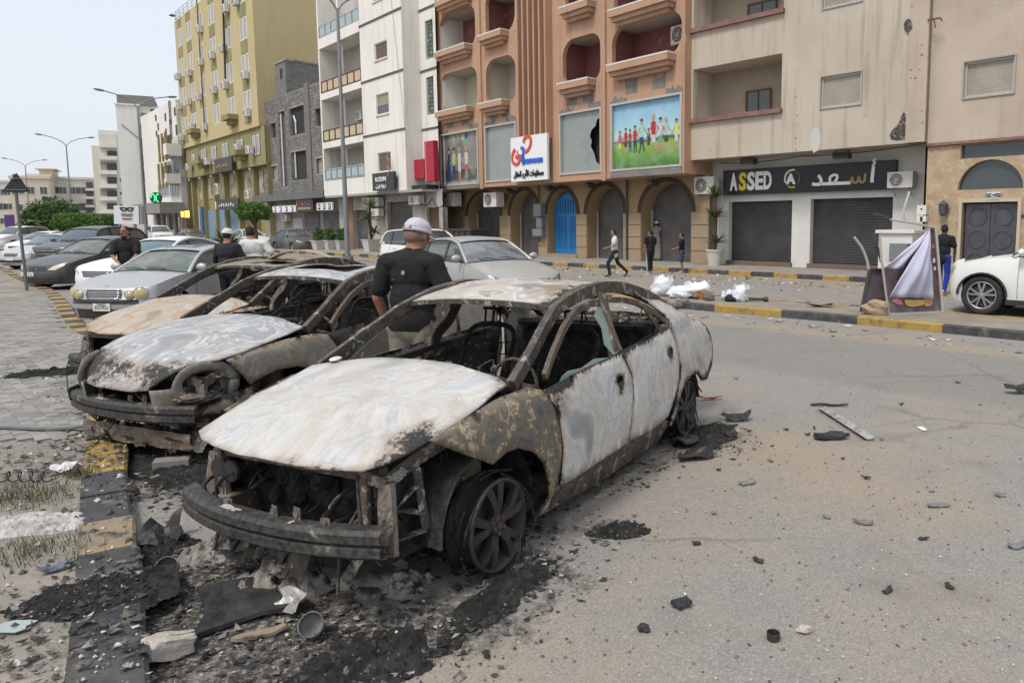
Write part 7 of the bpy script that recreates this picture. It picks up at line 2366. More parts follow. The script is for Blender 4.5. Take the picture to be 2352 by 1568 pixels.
# ---- white SUV entering at the right
ha=math.atan2(-.72,-.69)
def x5face(t,fas,hood,roof):
 pass
P_X=G(2256,722)
lx=Vector((math.cos(ha),math.sin(ha),0))
P_X=P_X-lx*.84
car('white_suv','white SUV with silver star-spoke wheels at the right edge',(P_X.x,P_X.y,ha),dict(SUV,paint=P_WHT,glass=glassmat('dark grey car glass',(.05,.06,.065),.06,.8),sglass=M_CARGL,hw=.96,fo=.74,cowl=(-.50,1.13),hoodf=.93,arch_trim=True,sillm=M_TRIMB,tr=.385,rim=.70,tw=.27,spokes=5,rail=[(-.5,1.13),(-.95,1.38),(-1.35,1.58),(-1.9,1.68),(-2.6,1.66),(-3.3,1.5),(-3.7,1.22)],head=(-1.3,-3.1),seams=(-.62,-1.75,-2.7),handles=(-1.6,-2.5),pillars=(-1.75,-2.7),face=[('headlamp',[(.52,.74),(.90,.78),(.97,.90),(.70,.88)],M_LAMPC,.012),('grille',[(.06,.68),(.30,.68),(.32,.84),(.06,.84)],M_TRIMB,.01),('lower_intake',[(-.75,.3),(.75,.3),(.65,.5),(-.65,.5)],M_TRIMB)]))
# ---- silver sedan half hidden behind it
P_B=G(2330,640)
car('silver_saloon','silver saloon mostly hidden behind the white SUV',(10.0,16.6,ha+.1),dict(SED,paint=P_SLV2,glass=M_CARGL,face=[('headlamp',[(.52,.58),(.92,.62),(.96,.74),(.64,.70)],mat('red brown lamp',(.2,.05,.04),.2),.012)]))
# ---- cars parked and driving farther off
FAR=[('dark_saloon','dark dusty saloon parked before the grey block house',G(700,577),.82,P_DGR,SED),('white_pickup','white off-roader at the left edge of the picture',G(8,574),-.1,P_WHT,SUV),('white_saloon','white saloon standing behind the champagne sedan',G(62,590),-.15,P_WHT,SED),('white_van','white van far off below the glasses billboard',G(375,562),.75,P_WHT,SUV),('grey_saloon','grey saloon parked by the yellow lit shop',G(450,560),.75,P_DGR,SED),('white_hatch','white car behind the man in the white T-shirt',G(590,572),.8,P_WHT,SED),('pale_saloon','pale saloon far down the left lane',G(30,566),-.1,P_SLV2,SED),('far_saloon','tiny white saloon beyond the black SUV',G(250,556),.75,P_WHT,SED),('far_saloon','tiny grey saloon beyond the round street tree',G(160,553),.75,P_SLV2,SED),('far_saloon','tiny pale saloon left of the second lamp post',G(120,554),.75,P_WHT,SED)]
for nm,lb,P,h_,pt,base in FAR:
 car(nm,lb,(P.x,P.y,h_),dict(base,paint=pt,glass=MATS['slate car glass'],face=[('headlamp',[(.55,.60 if base is SED else .74),(.92,.64 if base is SED else .80),(.95,.74 if base is SED else .92),(.66,.70 if base is SED else .9)],M_LAMPC,.012),('grille',[(-.4,.55),(.4,.55),(.42,.66),(-.42,.66)]if base is SED else[(-.42,.62),(.42,.62),(.5,.86),(-.5,.86)],M_TRIMB,.008)]))
 # ================================================================ PEOPLE
M_SKIN=mat('brown skin',(.30,.155,.095),.55,var=(9,(.26,.125,.075),.4,.7))
M_SKIND=mat('dark skin',(.075,.042,.03),.55)
M_HAIR=mat('black hair',(.015,.013,.012),.8,bump=(60,.8,.01))
M_GHAIR=mat('cropped grey hair',(.20,.12,.085),.8,bump=(90,.6,.004))
def cloth(name,c,k=.8):
 return mat(name,c,.9,var=(7,(c[0]*k,c[1]*k,c[2]*k),.35,.7),bump=(14,.5,.03))
M_TBLK=cloth('black cotton',(.012,.012,.014))
M_TWHT=cloth('white cotton',(.62,.61,.59))
M_TRSK=cloth('pale khaki cotton',(.42,.38,.31))
M_TDRK=cloth('charcoal cloth',(.02,.02,.024))
M_GTH=cloth('grey thobe cloth',(.22,.21,.20))
M_TRED=cloth('red cotton',(.30,.02,.02))
M_TBLU=cloth('royal blue cloth',(.012,.035,.30))
M_DEN=cloth('denim',(.04,.06,.12))
M_SHOE=mat('dark shoe',(.03,.028,.027),.7)
M_CAPW=cloth('white cap cloth',(.66,.65,.66))
M_LIP=mat('lips',(.22,.08,.06),.6)
def person(label,loc,face,H,o,pose,vox=.016,cap=None,extra=None):
 """o: materials (shirt, trousers, skin, hair, shoes); pose: joint overrides in a 1.75 m frame, facing +Y"""
 t=thing('person',label,'person',loc,face)
 k=H/1.75
 J=dict(hl=(-.095,0,.93),hr=(.095,0,.93),kl=(-.105,.015,.50),kr=(.105,.015,.50),al=(-.11,-.02,.085),ar=(.11,-.02,.085),fl=(-.125,.15,.035),fr=(.125,.15,.035),sl=(-.19,0,1.405),sr=(.19,0,1.405),el=(-.26,-.02,1.15),er=(.26,-.02,1.15),wl=(-.25,.05,.90),wr=(.25,.05,.90),n=(0,.0,1.48),h=(0,.03,1.635),hy=0.0,hp=0.0)
 J.update(pose)
 sh,tr,sk,hr,so=o
 g=pose.get('girth',1.0)
 slv,leg,hem=pose.get('sleeve',.55),pose.get('leg','long'),pose.get('hem',.86)
 P=[]
 def cap_(a,b,ra,rb,m):
  P.append(('c',np.array(a,float),np.array(b,float),ra,rb,m))
 def el(c,r,m,R_=None):
  P.append(('e',np.array(c,float),np.array(r,float),R_,m))
 lean=Vector(J['n'])-Vector((0,0,1.48))
 mid_=Vector((0,0,1.0))+lean*.3
 el((lean.x*.8,lean.y*.8,1.31),(.185*g,.125*g,.19),sh)
 el((lean.x*.45,lean.y*.45+.01,1.10),(.17*g,.128*g,.20),sh)
 el((lean.x*.1,0,hem+.10),(.185*g,.135*g,.13),sh)
 el((0,0,.90),(.165*g,.12*g,.13),tr)
 cap_(J['sl'],J['sr'],.075,.075,sh)
 cap_((lean.x*.9,lean.y*.9,1.40),J['n'],.10,.068,sh)
 for s_ in 'lr':
  cap_(Vector(J['n'])-Vector((0,0,.025)),Vector(J['s'+s_])+Vector((0,0,.012)),.062,.058,sh)
 for s_ in 'lr':
  S,E,Wr=Vector(J['s'+s_]),Vector(J['e'+s_]),Vector(J['w'+s_])
  if slv>=1:
   cap_(S,E,.07,.055,sh)
   cap_(E,E.lerp(Wr,.93),.055,.045,sh)
  else:
   cap_(S,S.lerp(E,slv),.072,.075,sh)
   cap_(S.lerp(E,slv*.6),E,.045,.04,sk)
   cap_(E,Wr,.041,.027,sk)
  d=(Wr-E).normalized()
  cap_(Wr,Wr+d*.04,.028,.030,sk)
  hd=Wr+d*.06
  sx=d.cross(Vector((0,1,0)))
  sx=sx.normalized()if sx.length>.1 else Vector((1,0,0))
  fw_=Vector((0,1,0))if abs(d.y)<.8 else Vector((0,0,1))
  el(hd,(.024,.042,.045),sk)
  for q in range(4):
   f0=hd+fw_*(-.03+.02*q)+d*.035
   ln=(.065,.078,.074,.058)[q]
   f1=f0+d*ln*.55+sx*.006
   cap_(f0,f1,.0105,.0095,sk)
   cap_(f1,f1+(d*.8-sx*(.5 if s_=='l' else-.5))*ln*.5,.0095,.008,sk)
  cap_(hd+fw_*.035-d*.02,hd+fw_*.06+d*.035,.012,.0095,sk)
  hp_,kn,an,ft=[Vector(J[q+s_])for q in 'hkaf']
  if leg=='long':
   cap_(hp_,kn,.098*g,.068,tr)
   cap_(kn,an+Vector((0,0,.03)),.068,.056,tr)
   cap_(an,ft,.04,.032,so)
   cap_(an-(ft-an)*.25,ft,.03,.036,so)
  elif leg=='short':
   cap_(hp_,hp_.lerp(kn,.85),.098*g,.082,tr)
   cap_(hp_.lerp(kn,.6),kn,.06,.05,sk)
   cap_(kn,an,.05,.032,sk)
   cap_(an,ft,.036,.03,so)
  else:
   cap_(hp_,kn,.13,.14,sh)
   cap_(kn,an+Vector((0,0,.06)),.14,.15,sh)
   cap_(an,ft,.036,.03,so)
 Hc=Vector(J['h'])
 RH=Matrix.Rotation(J['hy'],3,'Z')@Matrix.Rotation(J['hp'],3,'X')
 hq=lambda a:tuple(Hc+RH@Vector(a))
 cap_(J['n'],hq((0,-.02,-.05)),.064*g**.5,.058,sk)
 el(hq((0,-.01,.02)),(.076,.094,.098),sk,RH)
 el(hq((0,.025,-.06)),(.056,.066,.062),sk,RH)
 el(hq((0,.105,-.02)),(.013,.020,.026),sk,RH)
 for s_ in(-1,1):
  el(hq((s_*.078,-.005,-.015)),(.012,.022,.032),sk,RH)
  el(hq((s_*.032,.083,.012)),(.014,.010,.008),M_HAIR,RH)
  el(hq((s_*.034,.085,.030)),(.020,.009,.006),M_HAIR,RH)
 el(hq((0,.085,-.068)),(.024,.010,.007),M_LIP,RH)
 if hr is not None:
  el(hq((0,-.022,.04)),(.080,.092,.082),hr,RH)
  el(hq((0,-.04,-.01)),(.078,.078,.075),hr,RH)
 if pose.get('beard'):
  el(hq((0,.042,-.098)),(.053,.054,.036),M_HAIR,RH)
  el(hq((0,.088,-.048)),(.032,.012,.008),M_HAIR,RH)
 mb=MB()
 for p in P:
  if p[0]=='c':
   a,b=Vector(p[1]),Vector(p[2])
   d=b-a
   L=max(d.length,1e-4)
   M3=d.to_track_quat('Z','Y').to_matrix()if d.length>1e-4 else Matrix.Identity(3)
   prof=[(p[3]*math.cos(q),p[3]*math.sin(q))for q in[-PI/2+PI/2*i/4 for i in range(5)]]+[(p[4]*math.cos(q),L+p[4]*math.sin(q))for q in[PI/2*i/4 for i in range(5)]]
   prof[0],prof[-1]=(1e-4,prof[0][1]),(1e-4,prof[-1][1])
   q=MB().lathe(prof,(0,0,0),'Z',12)
   mb.add([M3@v+a for v in q.v],q.f)
  else:
   mb.ell(p[1],p[2],14,10,p[3])
 tmp=mb.build('tmp',None)
 r=tmp.modifiers.new('r','REMESH')
 r.mode='VOXEL'
 r.voxel_size=vox
 s2=tmp.modifiers.new('s','SMOOTH')
 s2.factor,s2.iterations=.5,3
 dg=bpy.context.evaluated_depsgraph_get()
 me=bpy.data.meshes.new_from_object(tmp.evaluated_get(dg))
 bpy.data.objects.remove(tmp)
 ms=[]
 for p in P:
  if p[-1]not in ms:
   ms.append(p[-1])
 for m in ms:
  me.materials.append(m)
 nP=len(me.polygons)
 cen=np.empty(nP*3,np.float32)
 me.polygons.foreach_get('center',cen)
 cen=cen.reshape(-1,3)
 best=np.full(nP,9.0)
 idx=np.zeros(nP,np.int32)
 for p in P:
  if p[0]=='c':
   a,b=p[1],p[2]
   d=b-a
   tt=np.clip(((cen-a)@d)/max(d@d,1e-9),0,1)
   dd=np.linalg.norm(cen-a-tt[:,None]*d,axis=1)-(p[3]+(p[4]-p[3])*tt)
  else:
   q=cen-p[1]
   if p[3]is not None:
    q=q@np.array(p[3])
   dd=(np.linalg.norm(q/p[2],axis=1)-1)*p[2].min()
  w_=dd<best
  best[w_]=dd[w_]
  idx[w_]=ms.index(p[-1])
 me.polygons.foreach_set('material_index',idx)
 # cloth folds
 co=np.empty(len(me.vertices)*3,np.float32)
 me.vertices.foreach_get('co',co)
 co=co.reshape(-1,3)
 clothv=np.zeros(len(me.vertices),bool)
 for pl in me.polygons:
  if ms[idx[pl.index]]in(sh,tr):
   for v in pl.vertices:
    clothv[v]=True
 for i in np.nonzero(clothv)[0]:
  p=Vector(co[i])
  n_=noise.noise(Vector((p.x*9+p.z*5,p.y*9,p.z*9-p.x*4)))*.011+noise.noise(p*4)*.008
  c_=Vector((p.x,p.y,0))
  if c_.length>.03:
   co[i]+=np.array(c_.normalized())*n_
 co*=k
 me.vertices.foreach_set('co',co.ravel())
 me.shade_smooth()
 ob=bpy.data.objects.new('body',me)
 COL.objects.link(ob)
 ob.parent=t
 if cap:
  back=cap=='open'
  mb=MB()
  rr=[(.105*math.cos(q)**.8,.094*math.sin(q))for q in[PI/2*i/7 for i in range(8)]]
  rr[-1]=(1e-4,rr[-1][1])
  mb.lathe(rr,(0,0,0),'Z',22)
  mb.v=[Vector((v.x*.93,v.y*1.08-.015,v.z+.035))for v in mb.v]
  mb.lathe([(.1065,-.022),(.1065,.006)],(0,0,0),'Z',22)
  for i in range(len(mb.v)-44,len(mb.v)):
   v=mb.v[i]
   mb.v[i]=Vector((v.x*.93,v.y*1.08-.015,v.z+.035))
  mb.v=[Vector(hq(v))*k for v in mb.v]
  co_=mb.build('cap',M_CAPW if cap!='open' else cloth('pale lilac mesh cap',(.50,.47,.54),.9),t,True,True)
  md=co_.modifiers.new('t','SOLIDIFY')
  md.thickness=.004
  if cap!='skull':
   br=MB().grid(lambda a,q:Vector(hq((.088*(1+.05*q)*math.sin(a),.085*math.cos(a)+.075*q*math.cos(a)**.5 if math.cos(a)>0 else 0,.022-.02*q-.015*math.sin(a)**2)))*k,[-1.35+2.7*i/10 for i in range(11)],[0,.5,1])
   br.build('cap_brim',M_CAPW,co_,True,True).modifiers.new('t','SOLIDIFY').thickness=.004
   if back:
    MB().add([Vector(hq((.042*math.cos(a),-.130+.022*math.sin(a),.030+.045*math.sin(a))))*k for a in[PI*i/10 for i in range(11)]],[tuple(range(11))]).build('cap_opening',hr or sk,co_,local=True)
 if extra:
  extra(t,k)
 return t
def back_badge(t,k):
 MB().poly([(0.0+.018*math.cos(a),-.112,1.43+.020*math.sin(a))for a in[2*PI*i/6 for i in range(6)]]).build('shirt_badge',mat('pale shirt print',(.28,.28,.27),.8),t,local=True)
 MB().box((-.085,-.122,1.375),(.022,.004,.008)).build('shirt_print',mat('dull red shirt print',(.22,.04,.03),.8),t,local=True)
person('large man in black T-shirt and white cap, seen from behind, beside the front wreck',(-1.56,5.98,0),-.28,1.90,(M_TBLK,M_TRSK,M_SKIN,M_GHAIR,M_SHOE),dict(girth=1.10,sleeve=.72,hem=.84,sl=(-.195,.0,1.385),sr=(.195,.02,1.385),el=(-.27,-.03,1.12),wl=(-.25,.06,.90),er=(.295,.02,1.15),wr=(.20,.22,1.10),n=(.0,.06,1.47),h=(.02,.10,1.59),hp=-.25,hy=-.25),.009,'open',back_badge)
person('bearded man in black shirt reaching down beside the silver coupe',(-10.0,15.45,0),math.radians(200),1.80,(M_TBLK,M_TDRK,M_SKIN,M_HAIR,M_SHOE),dict(beard=True,sleeve=.8,hem=.80,el=(-.22,.12,1.17),wl=(-.10,.30,1.02),er=(.22,.14,1.16),wr=(.06,.34,1.0),hy=math.radians(-20)),.013)
person('man in black jacket and white cap seen from behind near the coupe',(-7.12,14.0,0),-.1,1.74,(M_TDRK,M_TBLK,M_SKIN,M_HAIR,M_SHOE),dict(girth=1.22,sleeve=1.0,hem=.84,el=(-.31,.06,1.15),wl=(-.17,.24,1.06),er=(.31,.06,1.15),wr=(.18,.24,1.05),hp=-.2),.014,'brim')
person('man in white T-shirt with dark hair turned towards the coupe',(-6.85,14.5,0),.35,1.80,(M_TWHT,M_TDRK,M_SKIN,M_HAIR,M_SHOE),dict(girth=1.18,sleeve=.6,hem=.86,el=(-.36,.06,1.18),wl=(-.30,.28,1.10),er=(.33,-.05,1.16),wr=(.30,.08,.92),n=(-.05,.05,1.47),h=(-.08,.10,1.62),hy=.5,hp=-.15),.014)
person('youth in loose white T-shirt striding along the far roadway',tuple(G(1412,636)),PI/2+.15,1.60,(M_TWHT,M_TDRK,M_SKIN,M_HAIR,M_SHOE),dict(sleeve=.6,hem=.72,kl=(-.09,.27,.52),al=(-.09,.20,.09),fl=(-.09,.37,.04),kr=(.09,-.14,.50),ar=(.09,-.48,.16),fr=(.09,-.40,.03),el=(-.23,.08,1.16),wl=(-.2,.33,1.08),er=(.24,-.12,1.15),wr=(.22,-.02,.92),h=(0,.05,1.63)),.018)
person('youth in black T-shirt with blue sleeve and white-striped trousers',tuple(G(1494,629)),.35,1.56,(M_TBLK,M_TDRK,M_SKIN,M_HAIR,mat('white trainers',(.55,.53,.5),.7)),dict(sleeve=.6,kl=(-.1,.03,.5),kr=(.1,.16,.52),ar=(.1,.12,.1),fr=(.1,.28,.04),al=(-.1,-.1,.09),fl=(-.1,.06,.04),er=(.24,.08,1.15),wr=(.2,.2,.95),hy=.6),.018,None,lambda t,k:(MB().bar((-.165,.02,.9),(-.155,-.06,.15),.03,.012).build('trouser_stripe',M_TWHT,t,local=True),MB().lathe([(.078,-.03),(.08,.03)],(-.23,-.01,1.3),'Z',12).build('blue_sleeve_band',M_DEN,t,local=True)))
person('man in grey robe and white skullcap leaning on the arcade shutter',tuple(G(1508,599,.145)),-.5,1.74,(M_GTH,M_GTH,M_SKIN,M_HAIR,M_SHOE),dict(sleeve=1.0,leg='robe',er=(.25,.22,1.38),wr=(.30,.42,1.42),el=(-.25,.0,1.16)),.018,'skull')
person('man in red shirt hidden behind the robed man',tuple(G(1520,598,.145)+Vector((.06,.25,0))),-.6,1.76,(M_TRED,M_TBLK,M_SKIN,M_HAIR,M_SHOE),dict(sleeve=.6,er=(.27,.18,1.36),wr=(.30,.34,1.46)),.018)
person('boy in black T-shirt and denim shorts standing in the roadway',tuple(G(1566,628)),PI/2-.25,1.46,(M_TBLK,M_DEN,M_SKIN,M_HAIR,mat('pale sandals',(.5,.42,.36),.7)),dict(leg='short',sleeve=.7,hem=.80,el=(-.22,.1,1.14),wl=(-.2,.30,1.06)),.018)
person('dark-skinned man in black T-shirt and royal blue trousers by the white SUV',tuple(G(2163,676)),-.8,1.74,(M_TBLK,M_TBLU,M_SKIND,M_HAIR,mat('pale sandals',(.5,.42,.36),.7)),dict(sleeve=.65,hem=.80,er=(.25,.06,1.14),wr=(.22,.12,.9),kl=(-.1,.08,.5),al=(-.1,.12,.09),fl=(-.1,.28,.04),ar=(.1,-.12,.09),fr=(.1,.04,.04)),.016)
# ================================================================ STREET FURNITURE AND PLANTS
# twin-arm street lamps along the median
def lamp_post(loc,label):
 t=thing('street_lamp',label,'street lamp',loc,0,'twin-arm lamp posts along the median')
 MB().tube([(0,0,0),(0,0,1.2),(0,0,11.3)],[.12,.11,.065],10).build('pole',M_LAMP,t,local=True)
 MB().box((0,0,.1),(.4,.4,.2)).build('base',M_KG,t,local=True)
 pv=Vector((.74,.67,0))
 for s_ in(-1,1):
  pts=spl([(0,0,11.2),tuple(pv*s_*.35+Vector((0,0,11.65))),tuple(pv*s_*1.2+Vector((0,0,12.1))),tuple(pv*s_*2.2+Vector((0,0,12.35)))],4)
  a=MB().tube(pts,.045,7).build('arm',M_LAMP,t,local=True)
  mb=MB().ell((0,0,0),(.42,.16,.085),12,8)
  R_=Matrix.Rotation(math.atan2(pv.y*s_,pv.x*s_),3,'Z')@Matrix.Rotation(-.12,3,'Y')
  mb.v=[R_@v+pv*s_*2.55+Vector((0,0,12.4))for v in mb.v]
  hd=mb.build('lamp_head',mat('lamp head grey',(.16,.17,.18),.5,.3),a,True,True)
  mb=MB().ell((0,0,0),(.3,.12,.05),10,6)
  mb.v=[R_@v+pv*s_*2.58+Vector((0,0,12.34))for v in mb.v]
  mb.build('lens',M_LAMPC,a,True,True)
M_LAMP=mat('galvanised lamp pole',(.24,.25,.265),.5,.4,dirt=(1.5,(.17,.16,.15),.55,.75))
B1=Vector((-11.75,34.0,.13))
for k,(P,lb)in enumerate(((B1,'nearest tall twin-arm lamp post in front of the white block'),(Vector((-37.9,61.3,.13)),'twin-arm lamp post with the green sign at its side'),(Vector((-64.3,89.6,.13)),'twin-arm lamp post left of the tall white slab'),(Vector((-93,120,.13)),'farthest twin-arm lamp post at the left'))):
 lamp_post(P,lb)
 # triangular warning sign seen from the back
P=G(62,667,.1)
t=thing('road_sign','leaning triangular road sign seen from its dark back','road sign',P)
tp=G(28,402,.1)
d=ray(32,400)
top=cO+d*(P.y/d.y)
MB().tube([(0,0,-.05),tuple(top-P)],.038,10).build('pole',mat('grey sign pole',(.15,.15,.155),.6,.3),t,local=True)
def onp(x,y,off=0.0):
 r=ray(x,y)
 return cO+r*((P.y+off)/r.y)-P
tri_=[onp(4,441,-.06),onp(68,441,-.06),onp(37,397,-.06)]
rt=[]
for i in range(3):
 a,b,c=tri_[i-1],tri_[i],tri_[(i+1)%3]
 rt+=[b.lerp(a,.05),b.lerp(a,.012).lerp(b.lerp(c,.012),.5),b.lerp(c,.05)]
MB().poly(rt,(0,.02,0)).build('triangle_plate',mat('dark sign back',(.018,.018,.02),.6),t,local=True)
MB().bar(onp(14,436,-.08),onp(60,436,-.08),.03,.015).bar(onp(28,410,-.08),onp(47,410,-.08),.03,.015).build('brace',M_LAMP,t,local=True)
# optician's billboard
dpt=40.0
def onb(x,y,dd=dpt):
 r=ray(x,y)
 return cO+r*(dd/r.y)
a,b,c,e=onb(261,472),onb(318,473),onb(319.5,515),onb(262,514.5)
t=thing('billboard','white billboard showing black spectacles and a red arrow','billboard',(e.x,e.y,0))
MB().poly([a,b,c,e],(0,.25,0)).build('panel',mat('billboard white',(.62,.63,.64),.5),t)
MB().poly([b,onb(330,474,40.6),onb(331,515,40.6),c],(0,.1,0)).build('panel_return',M_FRAME,t)
for x in(275,310):
 q=onb(x,515,40.1)
 MB().tube([(q.x,q.y,0),q],.08,8).build('leg',M_LAMP,t)
def bp(fx,fy,dd=-.02):
 return a.lerp(b,fx).lerp(e.lerp(c,fx),fy)+Vector((0,dd,0))
mb=MB()
for cx_ in(.40,.66):
 mb.tube([bp(cx_+.11*math.cos(q),.18+.10*math.sin(q)*(1 if math.sin(q)>0 else .8))for q in[2*PI*i/14 for i in range(15)]],.035,5)
mb.tube([bp(.50,.13),bp(.56,.13)],.035,5).tube([bp(.29,.13),bp(.25,.10)],.035,5).tube([bp(.77,.13),bp(.81,.10)],.035,5)
mb.build('spectacles',M_BLK,t)
mb=MB()
for r_,w0,w1,n_ in((.45,.30,.78,9),(.53,.32,.76,9)):
 for i in range(n_):
  x=w0+(w1-w0)*i/n_
  mb.bar(bp(x,r_),bp(x+(w1-w0)/n_*.7,r_+.01*(i%2)),.045)
mb.build('printed_line',mat('grey print',(.18,.18,.19),.6),t)['kind']='stuff'
MB().bar(bp(.34,.70),bp(.70,.70),.06).poly([bp(.68,.66),bp(.76,.70),bp(.68,.74)]).build('arrow',mat('red arrow',(.5,.02,.04),.5),t)
# ---- foliage
def leafmat(name,c,c2):
 return mat(name,c,.7,var=(.9,c2,.35,.65),coord='World')
M_LF=leafmat('dark green leaves',(.035,.075,.018),(.07,.13,.028))
M_LF2=leafmat('fresh green leaves',(.06,.13,.022),(.10,.19,.035))
M_LF3=leafmat('palm leaves',(.06,.10,.03),(.10,.14,.045))
M_BARK=mat('bark',(.10,.075,.055),.9,bump=(14,.8,.03))
def crown(mb,c,r,n,ls,seed,shell=.55,flat=None):
 rd=random.Random(seed)
 for _ in range(n):
  while True:
   p=Vector((rd.uniform(-1,1),rd.uniform(-1,1),rd.uniform(-1,1)))
   if flat:
    if max(abs(p.x)**4+abs(p.y)**4+abs(p.z)**4,0)<1+.25*noise.noise(p*2.5+Vector((seed,0,0))):
     break
   elif p.length<1+.35*noise.noise(p*2.2+Vector((seed,0,0)))and p.length>shell*rd.random():
    break
  q=Vector((p.x*r[0],p.y*r[1],p.z*r[2]))+Vector(c)
  s_=ls*rd.uniform(.6,1.3)
  a=Vector((rd.uniform(-1,1),rd.uniform(-1,1),rd.uniform(-.6,1))).normalized()
  b=a.orthogonal().normalized()
  e_=a.cross(b)
  mb.add([q-b*s_*.5,q+e_*s_*.28,q+b*s_*.6+a*s_*.15,q-e_*s_*.28],[(0,1,2,3)])
def tree(nm,label,loc,blobs,n,ls,m,trunk,seed,flat=None,cat='tree'):
 t=thing(nm,label,cat,loc)
 mb=MB()
 for c,r in blobs:
  crown(mb,c,r,int(n/len(blobs)),ls,seed,flat=flat)
  seed+=1
 mb.build('crown',m,t,local=True)
 mb=MB()
 top_=Vector(blobs[0][0])
 mb.tube(spl([(0,0,-.05),(.05,.03,trunk*.5),(0,0,trunk),tuple(top_*.9)],3),[.16,.15,.14,.13,.12,.11,.1,.08,.06,.05][:10],8)
 for k in range(4):
  a_=2*PI*k/4+seed
  mb.tube([(0,0,trunk*.85),(math.cos(a_)*blobs[0][1][0]*.5,math.sin(a_)*blobs[0][1][1]*.5,top_.z)],[.08,.03],6)
 mb.build('trunk',M_BARK,t,local=True)
 return t
P=onb(587,560,50)
tree('trimmed_tree','round flat-trimmed tree before the blue shutters',(P.x,P.y,.14),[((0,0,2.6),(1.15,1.1,.62))],5200,.15,M_LF2,1.9,1)
P=onb(118,520,85)
tree('leafy_tree','big dark leafy tree behind the parked cars at left',(P.x,P.y,0),[((0,0,3.2),(2.6,2.4,1.9)),((-1.5,0,2.6),(1.6,1.6,1.4)),((1.6,.3,2.6),(1.5,1.6,1.4))],7500,.30,M_LF,1.8,5)
for k,(x0,x1,yt,lb)in enumerate(((135,205,484,'flat-topped clipped tree left of the glasses billboard'),(198,264,487,'flat-topped clipped tree touching the glasses billboard'))):
 P=onb((x0+x1)/2,520,72)
 w_=(x1-x0)/1680*72
 zt_=1.82+(513-yt)/1680*72
 tree('clipped_tree',lb,(P.x,P.y,0),[((0,0,zt_-.75),(w_/2,1.3,.75))],5000,.2,M_LF2,1.2,9+k,True)
P=onb(140,515,66)
tree('clipped_bush','small clipped ball tree beneath the flat-topped trees',(P.x,P.y,0),[((0,0,2.0),(.85,.85,.5))],1500,.16,M_LF2,1.3,15)
def fronds(mb,c,n,L,droop,w,seed,up=.9):
 rd=random.Random(seed)
 for k in range(n):
  a_=rd.uniform(0,2*PI)
  el_=rd.uniform(.15,1.35)*up
  l_=L*rd.uniform(.75,1.1)
  dr=Vector((math.cos(a_)*math.cos(el_),math.sin(a_)*math.cos(el_),math.sin(el_)))
  pts=[Vector(c)+dr*l_*q-Vector((0,0,droop*q*q*l_))for q in(0,.3,.6,.85,1)]
  sx=dr.cross(Vector((0,0,1))).normalized()
  ws=[w*.5,w,w*.85,w*.5,w*.05]
  o_=len(mb.v)
  mb.v+=[p+sx*ws[i]*s_-Vector((0,0,abs(s_)*ws[i]*.3))for i,p in enumerate(pts)for s_ in(-1,0,1)]
  for i in range(4):
   for j in range(2):
    mb.f.append((o_+i*3+j,o_+i*3+j+1,o_+i*3+j+4,o_+i*3+j+3))
def palm(nm,label,loc,hs,L,n,w,seed,pot=None,droop=.5,cat='plant',th=.07,m=None):
 t=thing(nm,label,cat,loc)
 z0=0
 if pot:
  r_,h_=pot
  MB().lathe([(r_*.72,0),(r_,h_),(r_*1.06,h_),(r_*1.06,h_-.06),(r_*.9,h_-.05),(.001,h_-.05)],(0,0,0),'Z',4 if r_>.36 else 16).build('pot',mat('pale plant pot',(.52,.49,.45),.8),t,local=True)
  z0=h_
 for i,(dx,dy,hz)in enumerate(hs):
  s_=MB().tube(spl([(0,0,z0-.05),(dx*.4,dy*.4,z0+hz*.5),(dx,dy,z0+hz)],3),th,7).build('stem',M_BARK,t,local=True)
  mb=MB()
  fronds(mb,(dx,dy,z0+hz),n,L,droop,w,seed+i)
  mb.build('leaf_crown',m or M_LF3,t,local=True)
P=G(*V(z3,262,1488),.145)
palm('potted_yucca','potted yucca with two leafy heads left of the ASSED shutters',tuple(P),[(0.02,0,1.25),(.05,0,.25),(-.03,.02,2.05)],.75,44,.035,3,(.34,.62),.25)
P=G(*V(z4,342,1412),.145)
palm('potted_yucca','tall potted yucca in a cream box by the white block shutters',tuple(P),[(0,0,2.0),(.2,.1,.4),(-.1,0,1.2)],.95,40,.05,8,(.6,.75),.35)
for k,(x,lb)in enumerate(((50,'first cream planter with a shrub, left of the lamp post'),(115,'second cream planter with a low shrub'),(178,'third cream planter, half behind the lamp post'))):
 P=G(*V(z4,x,1400),.145)
 t=thing('planter',lb,'planter',tuple(P))
 MB().lathe([(.42,0),(.58,.62),(.62,.62),(.62,.56),(.5,.56),(.001,.56)],(0,0,0),'Z',4).build('box',MATS['pale plant pot'],t,local=True)
 mb=MB()
 crown(mb,(0,0,.95),(.38,.38,.5),420,.15,30+k)
 mb.build('shrub',M_LF,t,local=True)
P=onb(520,545,31)
palm('young_palm','spiky young palm on the median behind the two men',(P.x,P.y,.13),[(0,0,.75)],1.35,60,.06,12,None,.35,'palm',.16)
P=onb(62,515,78)
palm('palm_tree','palm beside the dark leafy tree at the far left',(P.x,P.y,0),[(0,0,1.7)],2.4,46,.14,14,None,.6,'palm',.2,M_LF)
P=onb(22,505,95)
t=thing('purple_sign','small purple sign far away behind the road sign','sign',(P.x,P.y,0))
MB().box((0,0,2.3),(1.2,.15,1.9)).build('panel',MATS['purple plate'],t,local=True)
MB().box((0,0,.7),(.15,.1,1.4)).build('post',M_LAMP,t,local=True)
